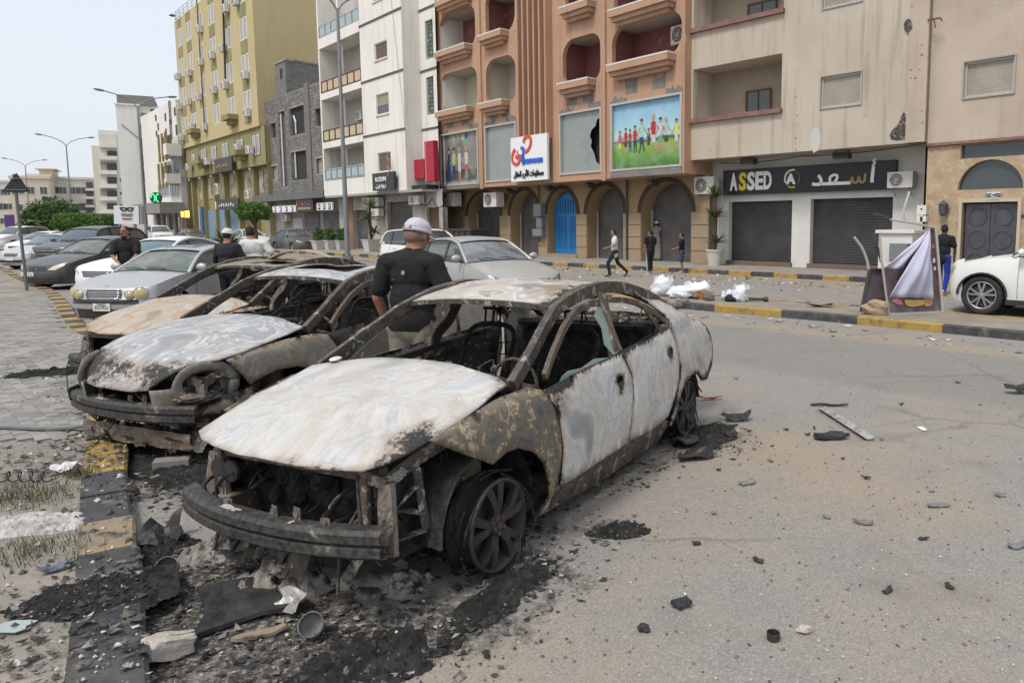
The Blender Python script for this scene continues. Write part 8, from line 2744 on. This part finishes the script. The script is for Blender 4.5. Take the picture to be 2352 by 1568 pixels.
# ---- torn advertising light box on the median
BL,BR=G(*V(zB,1210,1082),.14),G(*V(zB,1668,1062),.14)
ux=(BR-BL)
AW=ux.length
ux.normalize()
nx=Vector((ux.y,-ux.x,0))
if nx.dot(cO-BL)<0:
 nx=-nx
def ad(x,y,dd=0.0):
 r=ray(*V(zB,x,y))
 o_=BL+nx*dd
 return cO+r*((o_-cO).dot(nx)/r.dot(nx))
t=thing('advertising_frame','wrecked advertising frame with a torn lavender banner on the median','billboard',tuple(BL))
M_ALU=mat('bent aluminium frame',(.50,.49,.47),.45,.4)
MB().tube([ad(1135,430),ad(1150,620),ad(1180,850),ad(1212,1078)],.022,6).build('frame_bar',M_ALU,t)
MB().bar(ad(1206,1080),ad(1668,1060),.05,.04).build('frame_bar',M_ALU,t)
MB().bar(ad(1605,352),ad(1664,1060),.045,.04).build('frame_bar',M_ALU,t)
MB().tube([ad(1602,350),ad(1450,318),ad(1340,300),ad(1215,280)],.018,6).build('frame_bar',M_ALU,t)
MB().tube([ad(1215,280),ad(1150,250),ad(1085,235)],.022,6).build('frame_bar',M_GRILL,t)
MB().tube(spl([ad(1338,302),ad(1335,240),ad(1345,170),ad(1385,45)],4),.020,6).build('lamp_arm',M_ALU,t)
MB().tube(spl([ad(920,430,.3),ad(985,520,.3),ad(1025,620,.3),ad(1040,700,.3)],4),.022,6).build('lamp_arm',M_ALU,t)
MB().tube(spl([ad(1090,400,-.2),ad(1100,480,-.2),ad(1130,560,-.2),ad(1150,640,-.2)],4),.03,6).build('lamp_arm',M_GRILL,t)
prn=mat('torn poster print',(.10,.055,.045),.5,var=(2.2,(.19,.15,.17),.4,.65),coord='World')
MB().poly([ad(1175,700,-.03),ad(1570,352,-.03),ad(1600,360,-.03),ad(1655,1055,-.03),ad(1215,1072,-.03)],-nx*.02).build('printed_panel',prn,t)
MB().poly([ad(1042,705,-.3),ad(1330,695,-.3),ad(1300,1050,-.3),ad(978,1050,-.3)],-nx*.02).build('rear_panel',mat('grey poster print',(.16,.145,.18),.5,var=(1.5,(.10,.065,.075),.45,.65),coord='World'),t)
MB().bar(ad(1045,700,-.28),ad(975,1058,-.28),.04).bar(ad(1045,700,-.28),ad(1330,692,-.28),.03).build('rear_frame_bar',M_GRILL,t)
for pts,c in((((1240,955),(1290,945),(1330,985),(1300,1000),(1250,975)),(.55,.2,.3)),(((1345,955),(1510,960),(1500,1000),(1400,1015),(1350,990)),(.6,.42,.14)),(((1505,940),(1550,910),(1580,950),(1575,1000),(1515,1010)),(.55,.27,.14)),(((1572,490),(1590,485),(1594,520),(1575,525)),(.5,.14,.04)),(((1580,610),(1600,605),(1602,640),(1584,645)),(.6,.55,.5)),(((1588,680),(1606,676),(1608,705),(1592,708)),(.6,.55,.5))):
 MB().poly([ad(*q,-.005)for q in spl([(*p,0)for p in pts]+[(*pts[0],0)],3)[:-1]for q in[q[:2]]]).build('printed_shape',mat('poster tint %.2f'%c[0]+'%.2f'%c[1],c,.5),t)
M_CLO=mat('lavender banner cloth',(.50,.50,.62),.8,var=(1.5,(.42,.42,.54),.4,.7),coord='World')
def sheet(pA,pB,pC,bul,name,m,folds=5):
 """cloth hanging between apex A and the edge B-C, gathered into folds"""
 mb=MB()
 def f_(u,v):
  q=pA.lerp(pB.lerp(pC,v),u)
  return q+nx*(bul*math.sin(PI*u)*math.sin(PI*v)+.035*u*math.sin(v*folds*PI+2*u)+.02*nz(q,3))
 mb.grid(f_,[k/14 for k in range(15)],[k/20 for k in range(21)])
 o_=mb.build(name,m,t,True)
 o_.modifiers.new('t','SOLIDIFY').thickness=.003
 return o_
sheet(ad(1557,356,.05),ad(1205,935,.10),ad(1582,945,.04),.14,'torn_banner',M_CLO,6)
sheet(ad(1550,362,.0),ad(1160,690,.05),ad(1335,700,.02),.08,'torn_banner',M_CLO,3)
# stone wedged under it, cream kiosk box behind
def rock(name,label,P,r,m,seed,cat='stone',group=None,flat=.6,rot=0.0):
 mb=MB().ell((0,0,0),(r,r*.7,r*flat),10,7,None,.55,seed)
 rd=random.Random(seed)
 mb.v=[Matrix.Rotation(rot,3,'Z')@Vector((round(v.x/(r*.18))*r*.18*.5+v.x*.5,v.y,v.z))+Vector((0,0,r*flat*.7))for v in mb.v]
 o_=mb.build(name,m,smooth=False)
 o_.location=P
 return tag(o_,label,cat,group)
rock('stone','rough tan stone wedged against the advertising frame',G(*V(zB,1115,1080),.14),.27,mat('tan stone',(.40,.31,.20),.9,var=(6,(.28,.2,.13),.4,.7),bump=(10,.7,.03)),4)
f2=Fac(FA.w(0,0,2.2),45.5)
r_=f2.rect(zB,1128,395,1205,700)
t=thing('concrete_cabinet','cream concrete utility cabinet on the far pavement behind the frame','cabinet',f2.w(r_[0],0,0))
f2.box(t,'body',M_WHITER,r_[0],r_[1]+.7,.15,r_[3],-.8,0)
f2.box(t,'cap',M_WHITER,r_[0]-.08,r_[1]+.78,r_[3]+.003,r_[3]+.1,-.88,.08)
r2_=f2.rect(zB,1228,482,1372,640,.2)
f2.box(t,'meter',mat('grey cabinet',(.19,.2,.22),.6),r2_[0],r2_[1],r2_[2],r2_[3],.01,.3)
# ---- carrier bags dumped on the median
M_BAG=mat('white plastic bag',(.70,.72,.76),.45,var=(5,(.62,.64,.70),.4,.7),bump=(12,.8,.04))
def bag(label,P,r,seed,rot,lean=.0):
 t=thing('plastic_bag',label,'bag',tuple(P),rot,'carrier bags on the median')
 mb=MB()
 def f_(a,b):
  q=Vector((math.sin(b)*math.cos(a),math.sin(b)*math.sin(a),math.cos(b)))
  k_=1+.30*noise.noise(q*2.3+Vector((seed,0,0)))+.18*noise.noise(q*5+Vector((0,seed,0)))
  return Vector((q.x*r[0]*k_+lean*q.z*r[0],q.y*r[1]*k_,max(-.02,q.z*r[2]*k_+r[2]*.72)))
 mb.grid(f_,[2*PI*k/26 for k in range(27)],[PI*k/16 for k in range(17)])
 mb.build('bag_body',M_BAG,t,True,True)
 mb=MB()
 for s_ in(-1,1):
  mb.grid(lambda u,v:Vector((s_*r[0]*.5+.05*u*s_,.03*math.sin(v*5),r[2]*(1.3+.5*u)+.02*math.sin(v*9)))+Vector((v*.12*(1-u*.6)*(1 if s_>0 else-1),0,0)),[k/4 for k in range(5)],[-1,-.5,0,.5,1])
 mb.build('bag_handle',M_BAG,t,True,True)
 return t
bag('upright white carrier bag leftmost on the median',G(1522,679,.14),(.27,.2,.25),2,.3)
bag('slumped white carrier bag in the middle of the rubbish',G(1566,684,.14),(.32,.22,.15),5,-.2)
bag('large white bag with red print lying on its side',G(1600,683,.14),(.34,.24,.20),8,-.5,.3)
bag('small white bag right of the black bundle',G(1700,692,.14),(.17,.15,.2),11,.2)
bag('tiny white bag on top of the black bundle',G(1672,689,.14),(.16,.13,.13),14,.9)
rock('brown_bundle','orange-brown bundle beside the white bags',G(1612,686,.14),.20,mat('orange brown bundle',(.30,.16,.06),.8,var=(8,(.10,.08,.06),.4,.65),bump=(9,.8,.03)),6,'bundle')
rock('black_bundle','black bundle between the small white bags',G(1680,692,.14),.16,mat('black cloth bundle',(.018,.018,.02),.8,bump=(9,.8,.03)),9,'bundle')
rock('grey_bundle','grey-green bundle on the median edge',G(1628,690,.14),.13,mat('grey bundle',(.11,.115,.09),.9),12,'bundle')
rock('kerb_fragment','grey broken kerb fragment lying by the median kerb',G(1560,708,.0),.22,M_KG,15,'fragment')
t=thing('torch','dark torch lying on the median beside the bags','torch',tuple(G(1742,692,.14)),-.35)
MB().lathe([(.03,-.2),(.03,.08),(.055,.14),(.055,.2)],(0,0,.05),'X',12,True).build('barrel',mat('dark olive metal',(.05,.05,.035),.5,.3),t,local=True)
MB().lathe([(.05,.2),(.001,.19)],(0,0,.05),'X',12).build('lens',M_LAMPY,t,local=True)
# ================================================================ DEBRIS AND ASH
random.seed(77)
NKY=sorted((p.y,p.x)for p in NKs)
def gz(x,y):
 """height of the walked surface: pavement left of the kerb, road right of it"""
 xk=float(np.interp(y,[q[0]for q in NKY],[q[1]for q in NKY]))
 return .105 if x<xk else .003
def GP(px,py):
 p=G(px,py,0)
 if gz(p.x,p.y)>.05:
  p=G(px,py,.105)
  p.z=.107
 else:
  p.z=.004
 return p
M_PLB=mat('black melted plastic',(.02,.02,.023),.55,var=(9,(.05,.048,.045),.4,.7),bump=(20,.6,.01))
M_PLG=mat('grey plastic scrap',(.16,.165,.175),.5,dirt=(12,(.3,.27,.22),.5,.75))
M_SCR=mat('pale metal scrap',(.42,.41,.39),.45,.3,dirt=(10,(.15,.13,.11),.5,.7))
M_CONC=mat('broken concrete',(.44,.40,.35),.95,var=(7,(.34,.30,.25),.4,.7),bump=(16,.8,.02))
M_ASHW=mat('white ash',(.50,.48,.46),.95,var=(8,(.25,.23,.21),.4,.7),bump=(25,.8,.02))
M_TANP=mat('scorched tan sheet',(.25,.20,.14),.8,dirt=(8,(.03,.028,.025),.48,.6))
def sheetpiece(name,label,P,w,h,m,rot=0.0,curl=.2,seed=0,cat='debris',group=None,th=.006,tilt=0.0,jag=.25):
 """torn sheet: irregular outline, curled and creased, lying on the ground"""
 rd=random.Random(seed)
 lp=[]
 for i in range(11):
  a=2*PI*i/11
  k=1+rd.uniform(-jag,jag)
  lp.append((w/2*k*max(-1,min(1,1.25*math.cos(a))),h/2*k*max(-1,min(1,1.25*math.sin(a)))))
 st=max(w,h)/7
 lpd=densify(lp,st)
 V2=[Vector(p)for p in lpd]
 for i in range(9):
  for j in range(9):
   q=(-w*.6+w*1.2*i/8,-h*.6+h*1.2*j/8)
   if inside(q,lpd)and dist_poly(q,lpd)>st*.4:
    V2.append(Vector(q))
 r=delaunay_2d_cdt(V2,[],[list(range(len(lpd)))],0,1e-5)
 fs=[tuple(f)for f in r[2]if inside((sum(r[0][i].x for i in f)/3,sum(r[0][i].y for i in f)/3),lpd)]
 s_=max(w,h)
 vs=[Vector((p.x,p.y,s_*curl*(.25*(2*p.x/w)**2+.5*noise.noise(Vector((p.x/s_*3,p.y/s_*3,seed))))))for p in r[0]]
 R_=Matrix.Rotation(rot,3,'Z')@Matrix.Rotation(tilt,3,'X')
 vs=[R_@v for v in vs]
 zmin=min(v.z for v in vs)
 mb=MB()
 mb.add([v-Vector((0,0,zmin))for v in vs],fs)
 o=mb.build(name,m,smooth=False)
 o.location=P
 md=o.modifiers.new('t','SOLIDIFY')
 md.thickness=th
 md.offset=1
 return tag(o,label,cat,group)
 # larger pieces, one by one
P=GP(388,1512)
R_=Matrix.Rotation(.9,3,'Z')@Matrix.Rotation(.25,3,'Y')
mb=MB().grid(lambda a,b:R_@Vector([max(-1,min(1,1.5*c_))*s_*(1+.18*nz((a,b,0),1.5))for c_,s_ in((math.cos(a)*math.sin(b),.095),(math.sin(a)*math.sin(b),.05),(math.cos(b),.04))])+Vector((0,0,.055)),[2*PI*k/20 for k in range(21)],[PI*k/12 for k in range(13)])
o=mb.build('concrete_chunk',M_CONC)
o.location=P
tag(o,'broken white concrete block lying in the gutter at the bottom left','rubble')
P=GP(396,1072)
o=MB().box((0,0,.03),(.24,.13,.06),Matrix.Rotation(.35,3,'Z')).build('grey_brick',mat('grey brick',(.22,.21,.2),.9,bump=(20,.5,.01)))
o.location=P
tag(o,'flat grey brick lying between the kerb and the wrecks','brick')
for nm,lb,px,w,h,m,rot,curl,sd_,th,tl in(('charred_sheet','charred black sheet with a tan edge before the front wreck',(548,1395),.40,.42,M_PLB,.5,.10,3,.02,.06),('panel_edge','tan scorched strip along the black sheet',(600,1462),.22,.05,M_TANP,.45,.15,4,.015,0),('torn_metal','crumpled silver scrap beside the charred black sheet',(672,1402),.17,.10,M_SCR,-.6,.7,5,.003,.5),('torn_metal','curled brown sheet by the second wreck bumper',(338,1006),.30,.22,M_TANP,.2,.6,6,.004,.5),('melted_plastic','melted black trim draped over the kerb',(300,1035),.38,.22,M_PLB,1.0,.7,7,.006,.3),('melted_plastic','black shred standing up by the bare kerb stone',(368,1250),.22,.26,M_PLB,.7,.8,8,.006,.3),('melted_plastic','flat black piece with a green edge behind the rear wheel',(1602,1052),.34,.15,M_PLB,.5,.25,9,.01,0),('melted_plastic','ragged black scrap nearest the rear wheel',(1575,1020),.26,.2,M_PLB,1.2,.5,10,.006,.1),('melted_plastic','ragged black scrap right of the rear wheel',(1692,966),.28,.10,M_PLB,.1,.4,11,.006,0),('melted_plastic','small black lump of trim beyond the rear wheel',(1676,1003),.12,.08,M_PLB,.4,.6,12,.012,.2),('white_paper','crumpled white packet on the left pavement',(142,1082),.17,.09,mat('white paper',(.62,.62,.60),.8),.2,.6,13,.003,.3),('glass_shard','pale green glass shard at the bottom left corner',(28,1442),.15,.09,glassmat('pale glass shard',(.30,.36,.33),.15),.1,.1,14,.004,0),('blue_scrap','slate blue scrap on the left pavement',(122,1308),.12,.06,mat('slate blue scrap',(.09,.11,.15),.5),.8,.4,15,.003,.2),('plastic_clip','black square clip lying alone on the asphalt',(1566,1392),.10,.08,M_PLB,.5,.3,16,.012,0),('triangular_trim','black triangular trim piece under the silver bar',(1908,1008),.26,.13,M_PLB,.25,.15,17,.03,0),('plastic_strip','thin black strip above the silver bar',(1903,933),.36,.035,M_PLB,-.05,.1,18,.015,0),('plastic_scrap','grey-black oblong scrap in the middle of the asphalt',(1982,1203),.10,.05,M_PLG,-.4,.2,19,.012,0),('plastic_scrap','light grey oblong scrap right of the sand patch',(2155,1163),.13,.05,M_PLG,.0,.2,20,.008,0),('plastic_scrap','curved grey scrap near the right edge',(2298,1140),.07,.045,M_PLG,-.3,.6,21,.008,.1),('plastic_scrap','crumpled dark scrap at the right edge',(2335,1256),.12,.06,M_PLG,.2,.6,22,.006,0),('melted_plastic','dark ribbed trim at the right edge of the road',(2342,903),.34,.14,M_PLB,.2,.5,23,.01,.1),('plastic_scrap','dark shard below the sand patch',(1713,1112),.12,.06,M_PLG,.4,.3,24,.006,0),('paper_strip','small white paper strip on the road right of the silver bar',(2118,986),.05,.12,MATS['white paper'],.05,.1,25,.002,0),('red_fragment','red lamp fragment behind the rear wheel',(1632,918),.22,.05,mat('red plastic',(.4,.03,.05),.4),.2,.3,26,.008,0),('metal_strip','bent white strip lying on the median by the frame',(1858,694),.62,.05,M_SCR,.4,.2,27,.01,0),('black_rag','black rag on the median beside the frame',(1885,704),.6,.2,M_PLB,.1,.3,28,.01,0)):
 P=GP(*px)if not(px[1]<712)else G(*px,.14)
 sheetpiece(nm,lb,P,w,h,m,rot,curl,sd_,'debris',None,th,tl,.12 if 'strip' in nm or 'panel' in nm else .3)
 # silver bumper bar with three round sockets
a,b=GP(1886,941),GP(1996,1012)
t=thing('metal_bar','silver metal bar with three round sockets on the sandy asphalt','debris',tuple(a))
mb=MB()
u=(b-a).normalized()
v_=Vector((-u.y,u.x,0))
mb.grid(lambda s_,q:a+(b-a)*s_+v_*(q*.045)+Vector((0,0,.012+.022*abs(q)**3)),[k/8 for k in range(9)],[-1,-.85,-.4,0,.4,.85,1])
mb.build('channel',M_SCR,t).modifiers.new('t','SOLIDIFY').thickness=.004
for k in(.25,.5,.78):
 MB().lathe([(.034,0),(.034,.02),(.024,.022),(.022,.008),(.001,.008)],a.lerp(b,k)+Vector((0,0,.014)),'Z',14).build('socket',M_SCR,t)
 # long black bumper strip on the pavement
pts=[GP(-40,982),GP(60,989),GP(150,990),GP(242,981)]
t=thing('bumper_strip','long curved black bumper strip lying on the left pavement','debris',tuple(pts[0]))
MB().sweep([tuple(Vector(p)+Vector((0,0,.03)))for p in spl([tuple(p)for p in pts],6)],.07,.02).build('strip',M_PLG,t)
# headlamp bowls
for px,r_,m,lb,rx_ in(((383,1335),.058,mat('smoky lens',(.16,.17,.19),.2),'round smoky lens lying in the ash by the kerb',.9),((716,1468),.052,M_PLG,'broken silver lamp bowl lying in the ash',.8)):
 mb=MB().lathe([(r_,0),(r_*1.06,.01),(r_*.95,-.03),(r_*.6,-.065),(.001,-.08)],(0,0,0),'Z',20)
 R_=Matrix.Rotation(rx_,3,'X')
 mb.v=[R_@v+Vector((0,0,.065))for v in mb.v]
 o=mb.build('lamp_bowl',m,smooth=True)
 o.location=GP(*px)
 tag(o,lb,'lamp part')
 # cap ring and pale pebble on the asphalt
o=MB().lathe([(.028,0),(.03,.03),(.024,.03),(.022,.004),(.001,.004)],(0,0,0),'Z',16).build('plastic_ring',M_PLB)
o.location=GP(1776,1468)
tag(o,'small round black cap alone at the bottom of the road','debris')
rock('pebble','pale pebble right of the round black cap',GP(1848,1452),.032,M_CONC,31,'stone')
rock('burnt_twist','tiny black twist left of the round black cap',GP(1477,1449),.03,M_PLB,33,'debris')
# charred heaps: displaced mounds
def heap(name,label,C_,rx_,ry_,h_,m,seed,rot=0.0,rough=1.0,kind=None):
 mb=MB()
 n_=60
 R_=Matrix.Rotation(rot,3,'Z')
 g={}
 for i in range(n_+1):
  for j in range(n_+1):
   x,y=-1.15+2.3*i/n_,-1.15+2.3*j/n_
   d=math.hypot(x,y)+.42*noise.noise(Vector((x*2.2,y*2.2,seed)))
   if d>1.3:
    continue
   p=Vector((x*rx_,y*ry_,0))
   z=h_*max(0,1-d)**.7*(1+rough*(.7*noise.noise(Vector((p.x*9,p.y*9,seed)))+.6*noise.noise(Vector((p.x*22,p.y*22,seed+3)))))+.018*noise.noise(Vector((p.x*48,p.y*48,seed)))*(1 if d<.95 else 0)-max(0,d-.95)*.1
   g[i,j]=len(mb.v)
   mb.v.append(R_@p+Vector((0,0,z-.004)))
 mb.f=[(g[i,j],g[i+1,j],g[i+1,j+1],g[i,j+1])for i,j in g if(i+1,j)in g and(i+1,j+1)in g and(i,j+1)in g]
 o=mb.build(name,m,smooth=False)
 o.location=C_
 if kind:
  o['kind']=kind
  o['label']=label
 else:
  tag(o,label,'debris heap')
 return o
M_HB=mat('black char heap',(.010,.0095,.0095),.95,var=(16,(.028,.026,.024),.42,.6),dirt=(30,(.16,.15,.14),.62,.68),bump=(30,.9,.02))
M_HG=mat('grey ash heap',(.12,.105,.092),.95,var=(9,(.30,.275,.245),.45,.62),dirt=(12,(.03,.027,.025),.50,.60),bump=(22,.9,.03))
M_HI=mat('grey insulation heap',(.20,.18,.16),.95,var=(8,(.36,.335,.30),.42,.62),dirt=(11,(.035,.03,.028),.53,.63),bump=(22,.9,.03))
def CP(c,x,y,z=.003):
 p=carpt(*c,x,y)
 p.z=z
 return tuple(p)
heap('ash_heap','grey crumpled insulation heap under the front wreck bumper',GP(725,1330),.40,.20,.17,M_HI,2,.35,1.2)
heap('ash_heap','small grey insulation clump beside the hanging bracket',GP(905,1345),.18,.13,.08,M_HI,31,.2,1.2)
heap('ash_heap','brown ash heap left of the front wreck bumper',GP(505,1268),.26,.15,.08,M_HI,5,.3,1.2)
heap('char_heap','black char heap around the front wheel of the front wreck',CP(MAIN,.20,.96),.50,.13,.030,M_HB,7,math.radians(62),1.3)
heap('char_heap','black char heap right of the bumper end',CP(MAIN,.86,.78),.34,.22,.033,M_HB,9,.4,1.3)
heap('char_heap','black charred cloth heap on the asphalt beside the sill',GP(1422,1222),.20,.11,.041,M_HB,11,.25,1.4)
heap('char_heap','black char heap under the rear wheel of the front wreck',CP(MAIN,-2.85,.95),.45,.28,.033,M_HB,13,1.0,1.3)
heap('char_heap','black tangled heap left of the second wreck',GP(125,858),.55,.28,.055,M_HB,15,.3,1.5)
heap('char_heap','black heap beneath the second wreck bumper',CP(CAR2,1.0,-.2),.75,.36,.039,M_HB,17,-.35,1.3)
heap('char_heap','black heap between the first and second wreck',CP(CAR2,.75,.95),.55,.35,.039,M_HB,19,.3,1.3)
heap('char_heap','black heap against the bare kerb stone',GP(372,1268),.20,.24,.055,M_HB,21,.3,1.3)
heap('ash_patch','white ash patch on the left pavement',GP(55,1202),.34,.16,.025,M_ASHW,23,.1,1.2)
heap('char_heap','black smear over the kerb at the bottom left',GP(215,1360),.3,.22,.011,M_HB,25,.6,1.2)
# uncountable small stuff
def scatter(name,label,m,n,region,size,seed,dens,shape=0):
 rd=random.Random(seed)
 mb=MB()
 x0,x1,y0,y1=region
 c=0
 tries=0
 while c<n and tries<n*30:
  tries+=1
  x,y=rd.uniform(x0,x1),rd.uniform(y0,y1)
  if rd.random()>dens(x,y):
   continue
  c+=1
  s_=size[0]+(size[1]-size[0])*rd.random()**3
  z=gz(x,y)
  a=rd.uniform(0,6.28)
  ca,sa=math.cos(a)*s_,math.sin(a)*s_
  if shape==0:
   h_=s_*rd.uniform(.4,.9)
   k1_,k2_=rd.uniform(.5,1),rd.uniform(.5,1)
   mb.add([(x+ca,y+sa,z),(x-sa*k1_,y+ca*k1_,z),(x-ca*k2_,y-sa*k2_,z),(x+sa,y-ca,z),(x+ca*.3,y+sa*.3,z+h_),(x-ca*.3,y-sa*.2,z+h_*.8)],[(0,1,4),(1,5,4),(1,2,5),(2,3,5),(3,4,5),(3,0,4)])
  else:
   t1,t2=rd.uniform(0,.6)*s_,rd.uniform(0,.6)*s_
   w_=rd.uniform(.3,.9)
   mb.add([(x+ca,y+sa,z+.002+t1),(x-sa*w_,y+ca*w_,z+.002),(x-ca,y-sa,z+.002+t2),(x+sa*w_,y-ca*w_,z+.003)],[(0,1,2),(0,2,3)])
 o=mb.build(name,m)
 o['kind']='stuff'
 o['label']=label
 return o
sootd=lambda x,y:min(1,gfac(SOOT,x,y,True)*1.3)
nearf=lambda x,y:max(.08,min(1,3.2/max(y,2.2)))
ST=(-4.2,5.5,2.2,11)
for nm,lb,m,n_,sz,sd_ in(('gravel','dark chips strewn over the road',mat('dark chip',(.09,.084,.076),.9),3000,(.003,.012),1),('gravel','pale chips strewn over the road',mat('pale chip',(.42,.38,.33),.9),2600,(.003,.013),2),('gravel','brown chips strewn over the road',mat('brown chip',(.20,.15,.105),.9),2600,(.003,.014),3)):
 scatter(nm,lb,m,n_,ST,sz,sd_,nearf)
scatter('ash_flakes','black flakes around the wrecks',M_PLB,9000,(-6.5,2.2,2.2,10),(.006,.035),4,sootd,1)
scatter('ash_flakes','grey ash flakes around the wrecks',MATS['grey ash heap'],4500,(-6.5,2.2,2.2,10),(.006,.04),5,sootd,1)
scatter('ash_flakes','white ash flakes around the wrecks',M_ASHW,1100,(-6.5,2.2,2.2,10),(.004,.022),6,sootd,1)
pavd=lambda x,y:(1.0 if gz(x,y)>.05 else .04)*(1 if y<9 else .4)
scatter('rubble','pale rubble crumbs on the left pavement',mat('pale rubble',(.46,.44,.41),.9),1400,(-8.5,-1.2,2.2,12),(.004,.035),7,pavd)
scatter('rubble','dark rubble crumbs on the left pavement',MATS['dark chip'],1500,(-8.5,-1.2,2.2,12),(.004,.03),8,pavd)
scatter('glass_crumbs','glass crumbs glittering on the ground',glassmat('glass crumb',(.36,.44,.43),.08),900,(-4.5,4.5,2.2,9),(.003,.012),9,nearf)
kerbd=lambda x,y:max(0,1-abs(.70*x+.714*y-11.6)/1.0)
scatter('kerb_litter','litter swept along the median kerb',M_PLG,160,(-3,8,8,18),(.015,.10),10,kerbd,1)
scatter('kerb_litter','pale litter swept along the median kerb',M_ASHW,120,(-3,8,8,18),(.015,.09),11,kerbd,1)
road2=lambda x,y:max(0,1-abs(.70*x+.714*y-19.5)/2.6)
scatter('far_rubble','rubble strewn over the far carriageway',MATS['dark chip'],420,(-14,10,14,40),(.02,.09),12,road2)
scatter('far_rubble','pale rubble strewn over the far carriageway',MATS['pale rubble'],260,(-14,10,14,40),(.02,.09),13,road2)
# individual dark shards on the asphalt
for i,(px,py)in enumerate(((2025,1010),(1870,985),(1855,1000),(1690,870),(1805,988),(1990,1100),(2140,1130),(2070,930),(1935,1055),(1770,1060),(1650,1080),(2200,880),(2250,930),(2120,1240),(2180,1350),(1640,1180),(1740,1290),(2040,1360),(1900,1190),(1600,1250))):
 sheetpiece('plastic_shard','small dark plastic shard on the open asphalt',GP(px,py),random.uniform(.03,.07),random.uniform(.015,.035),M_PLB if i%3 else M_PLG,random.uniform(0,3),.4,50+i,'debris','small dark shards scattered on the asphalt',.006)
 # weeds and a wire coil on the pavement
rd=random.Random(4)
for px,py,n_,r_,lb in((55,1140,500,.34,'dry grass tuft around the wire coil'),(180,1090,160,.12,'small green weed by the kerb'),(70,1270,260,.3,'thin dry weeds by the white ash')):
 C_=GP(px,py)
 mb=MB()
 for k in range(n_):
  q=C_+Vector((rd.gauss(0,r_*.5),rd.gauss(0,r_*.35),0))
  h_,a=rd.uniform(.02,.09),rd.uniform(0,6.28)
  dx,dy=math.cos(a),math.sin(a)
  mb.add([q+Vector((-dy*.003,dx*.003,0)),q+Vector((dy*.003,-dx*.003,0)),q+Vector((dx*h_*.6,dy*h_*.6,h_))],[(0,1,2)])
 o=mb.build('dry_grass',mat('dry grass',(.13,.11,.05),.9,var=(20,(.06,.08,.025),.4,.6)))
 o['kind']='stuff'
 o['label']=lb
P=GP(30,1108)
o=MB().tube([P+Vector((-.35+.6*k/90,.035*math.cos(k*.55),.04+.035*math.sin(k*.55)))for k in range(91)],.005,4).build('wire_coil',M_WIRE)
tag(o,'coiled black wire lying in dry grass at the left','wire')
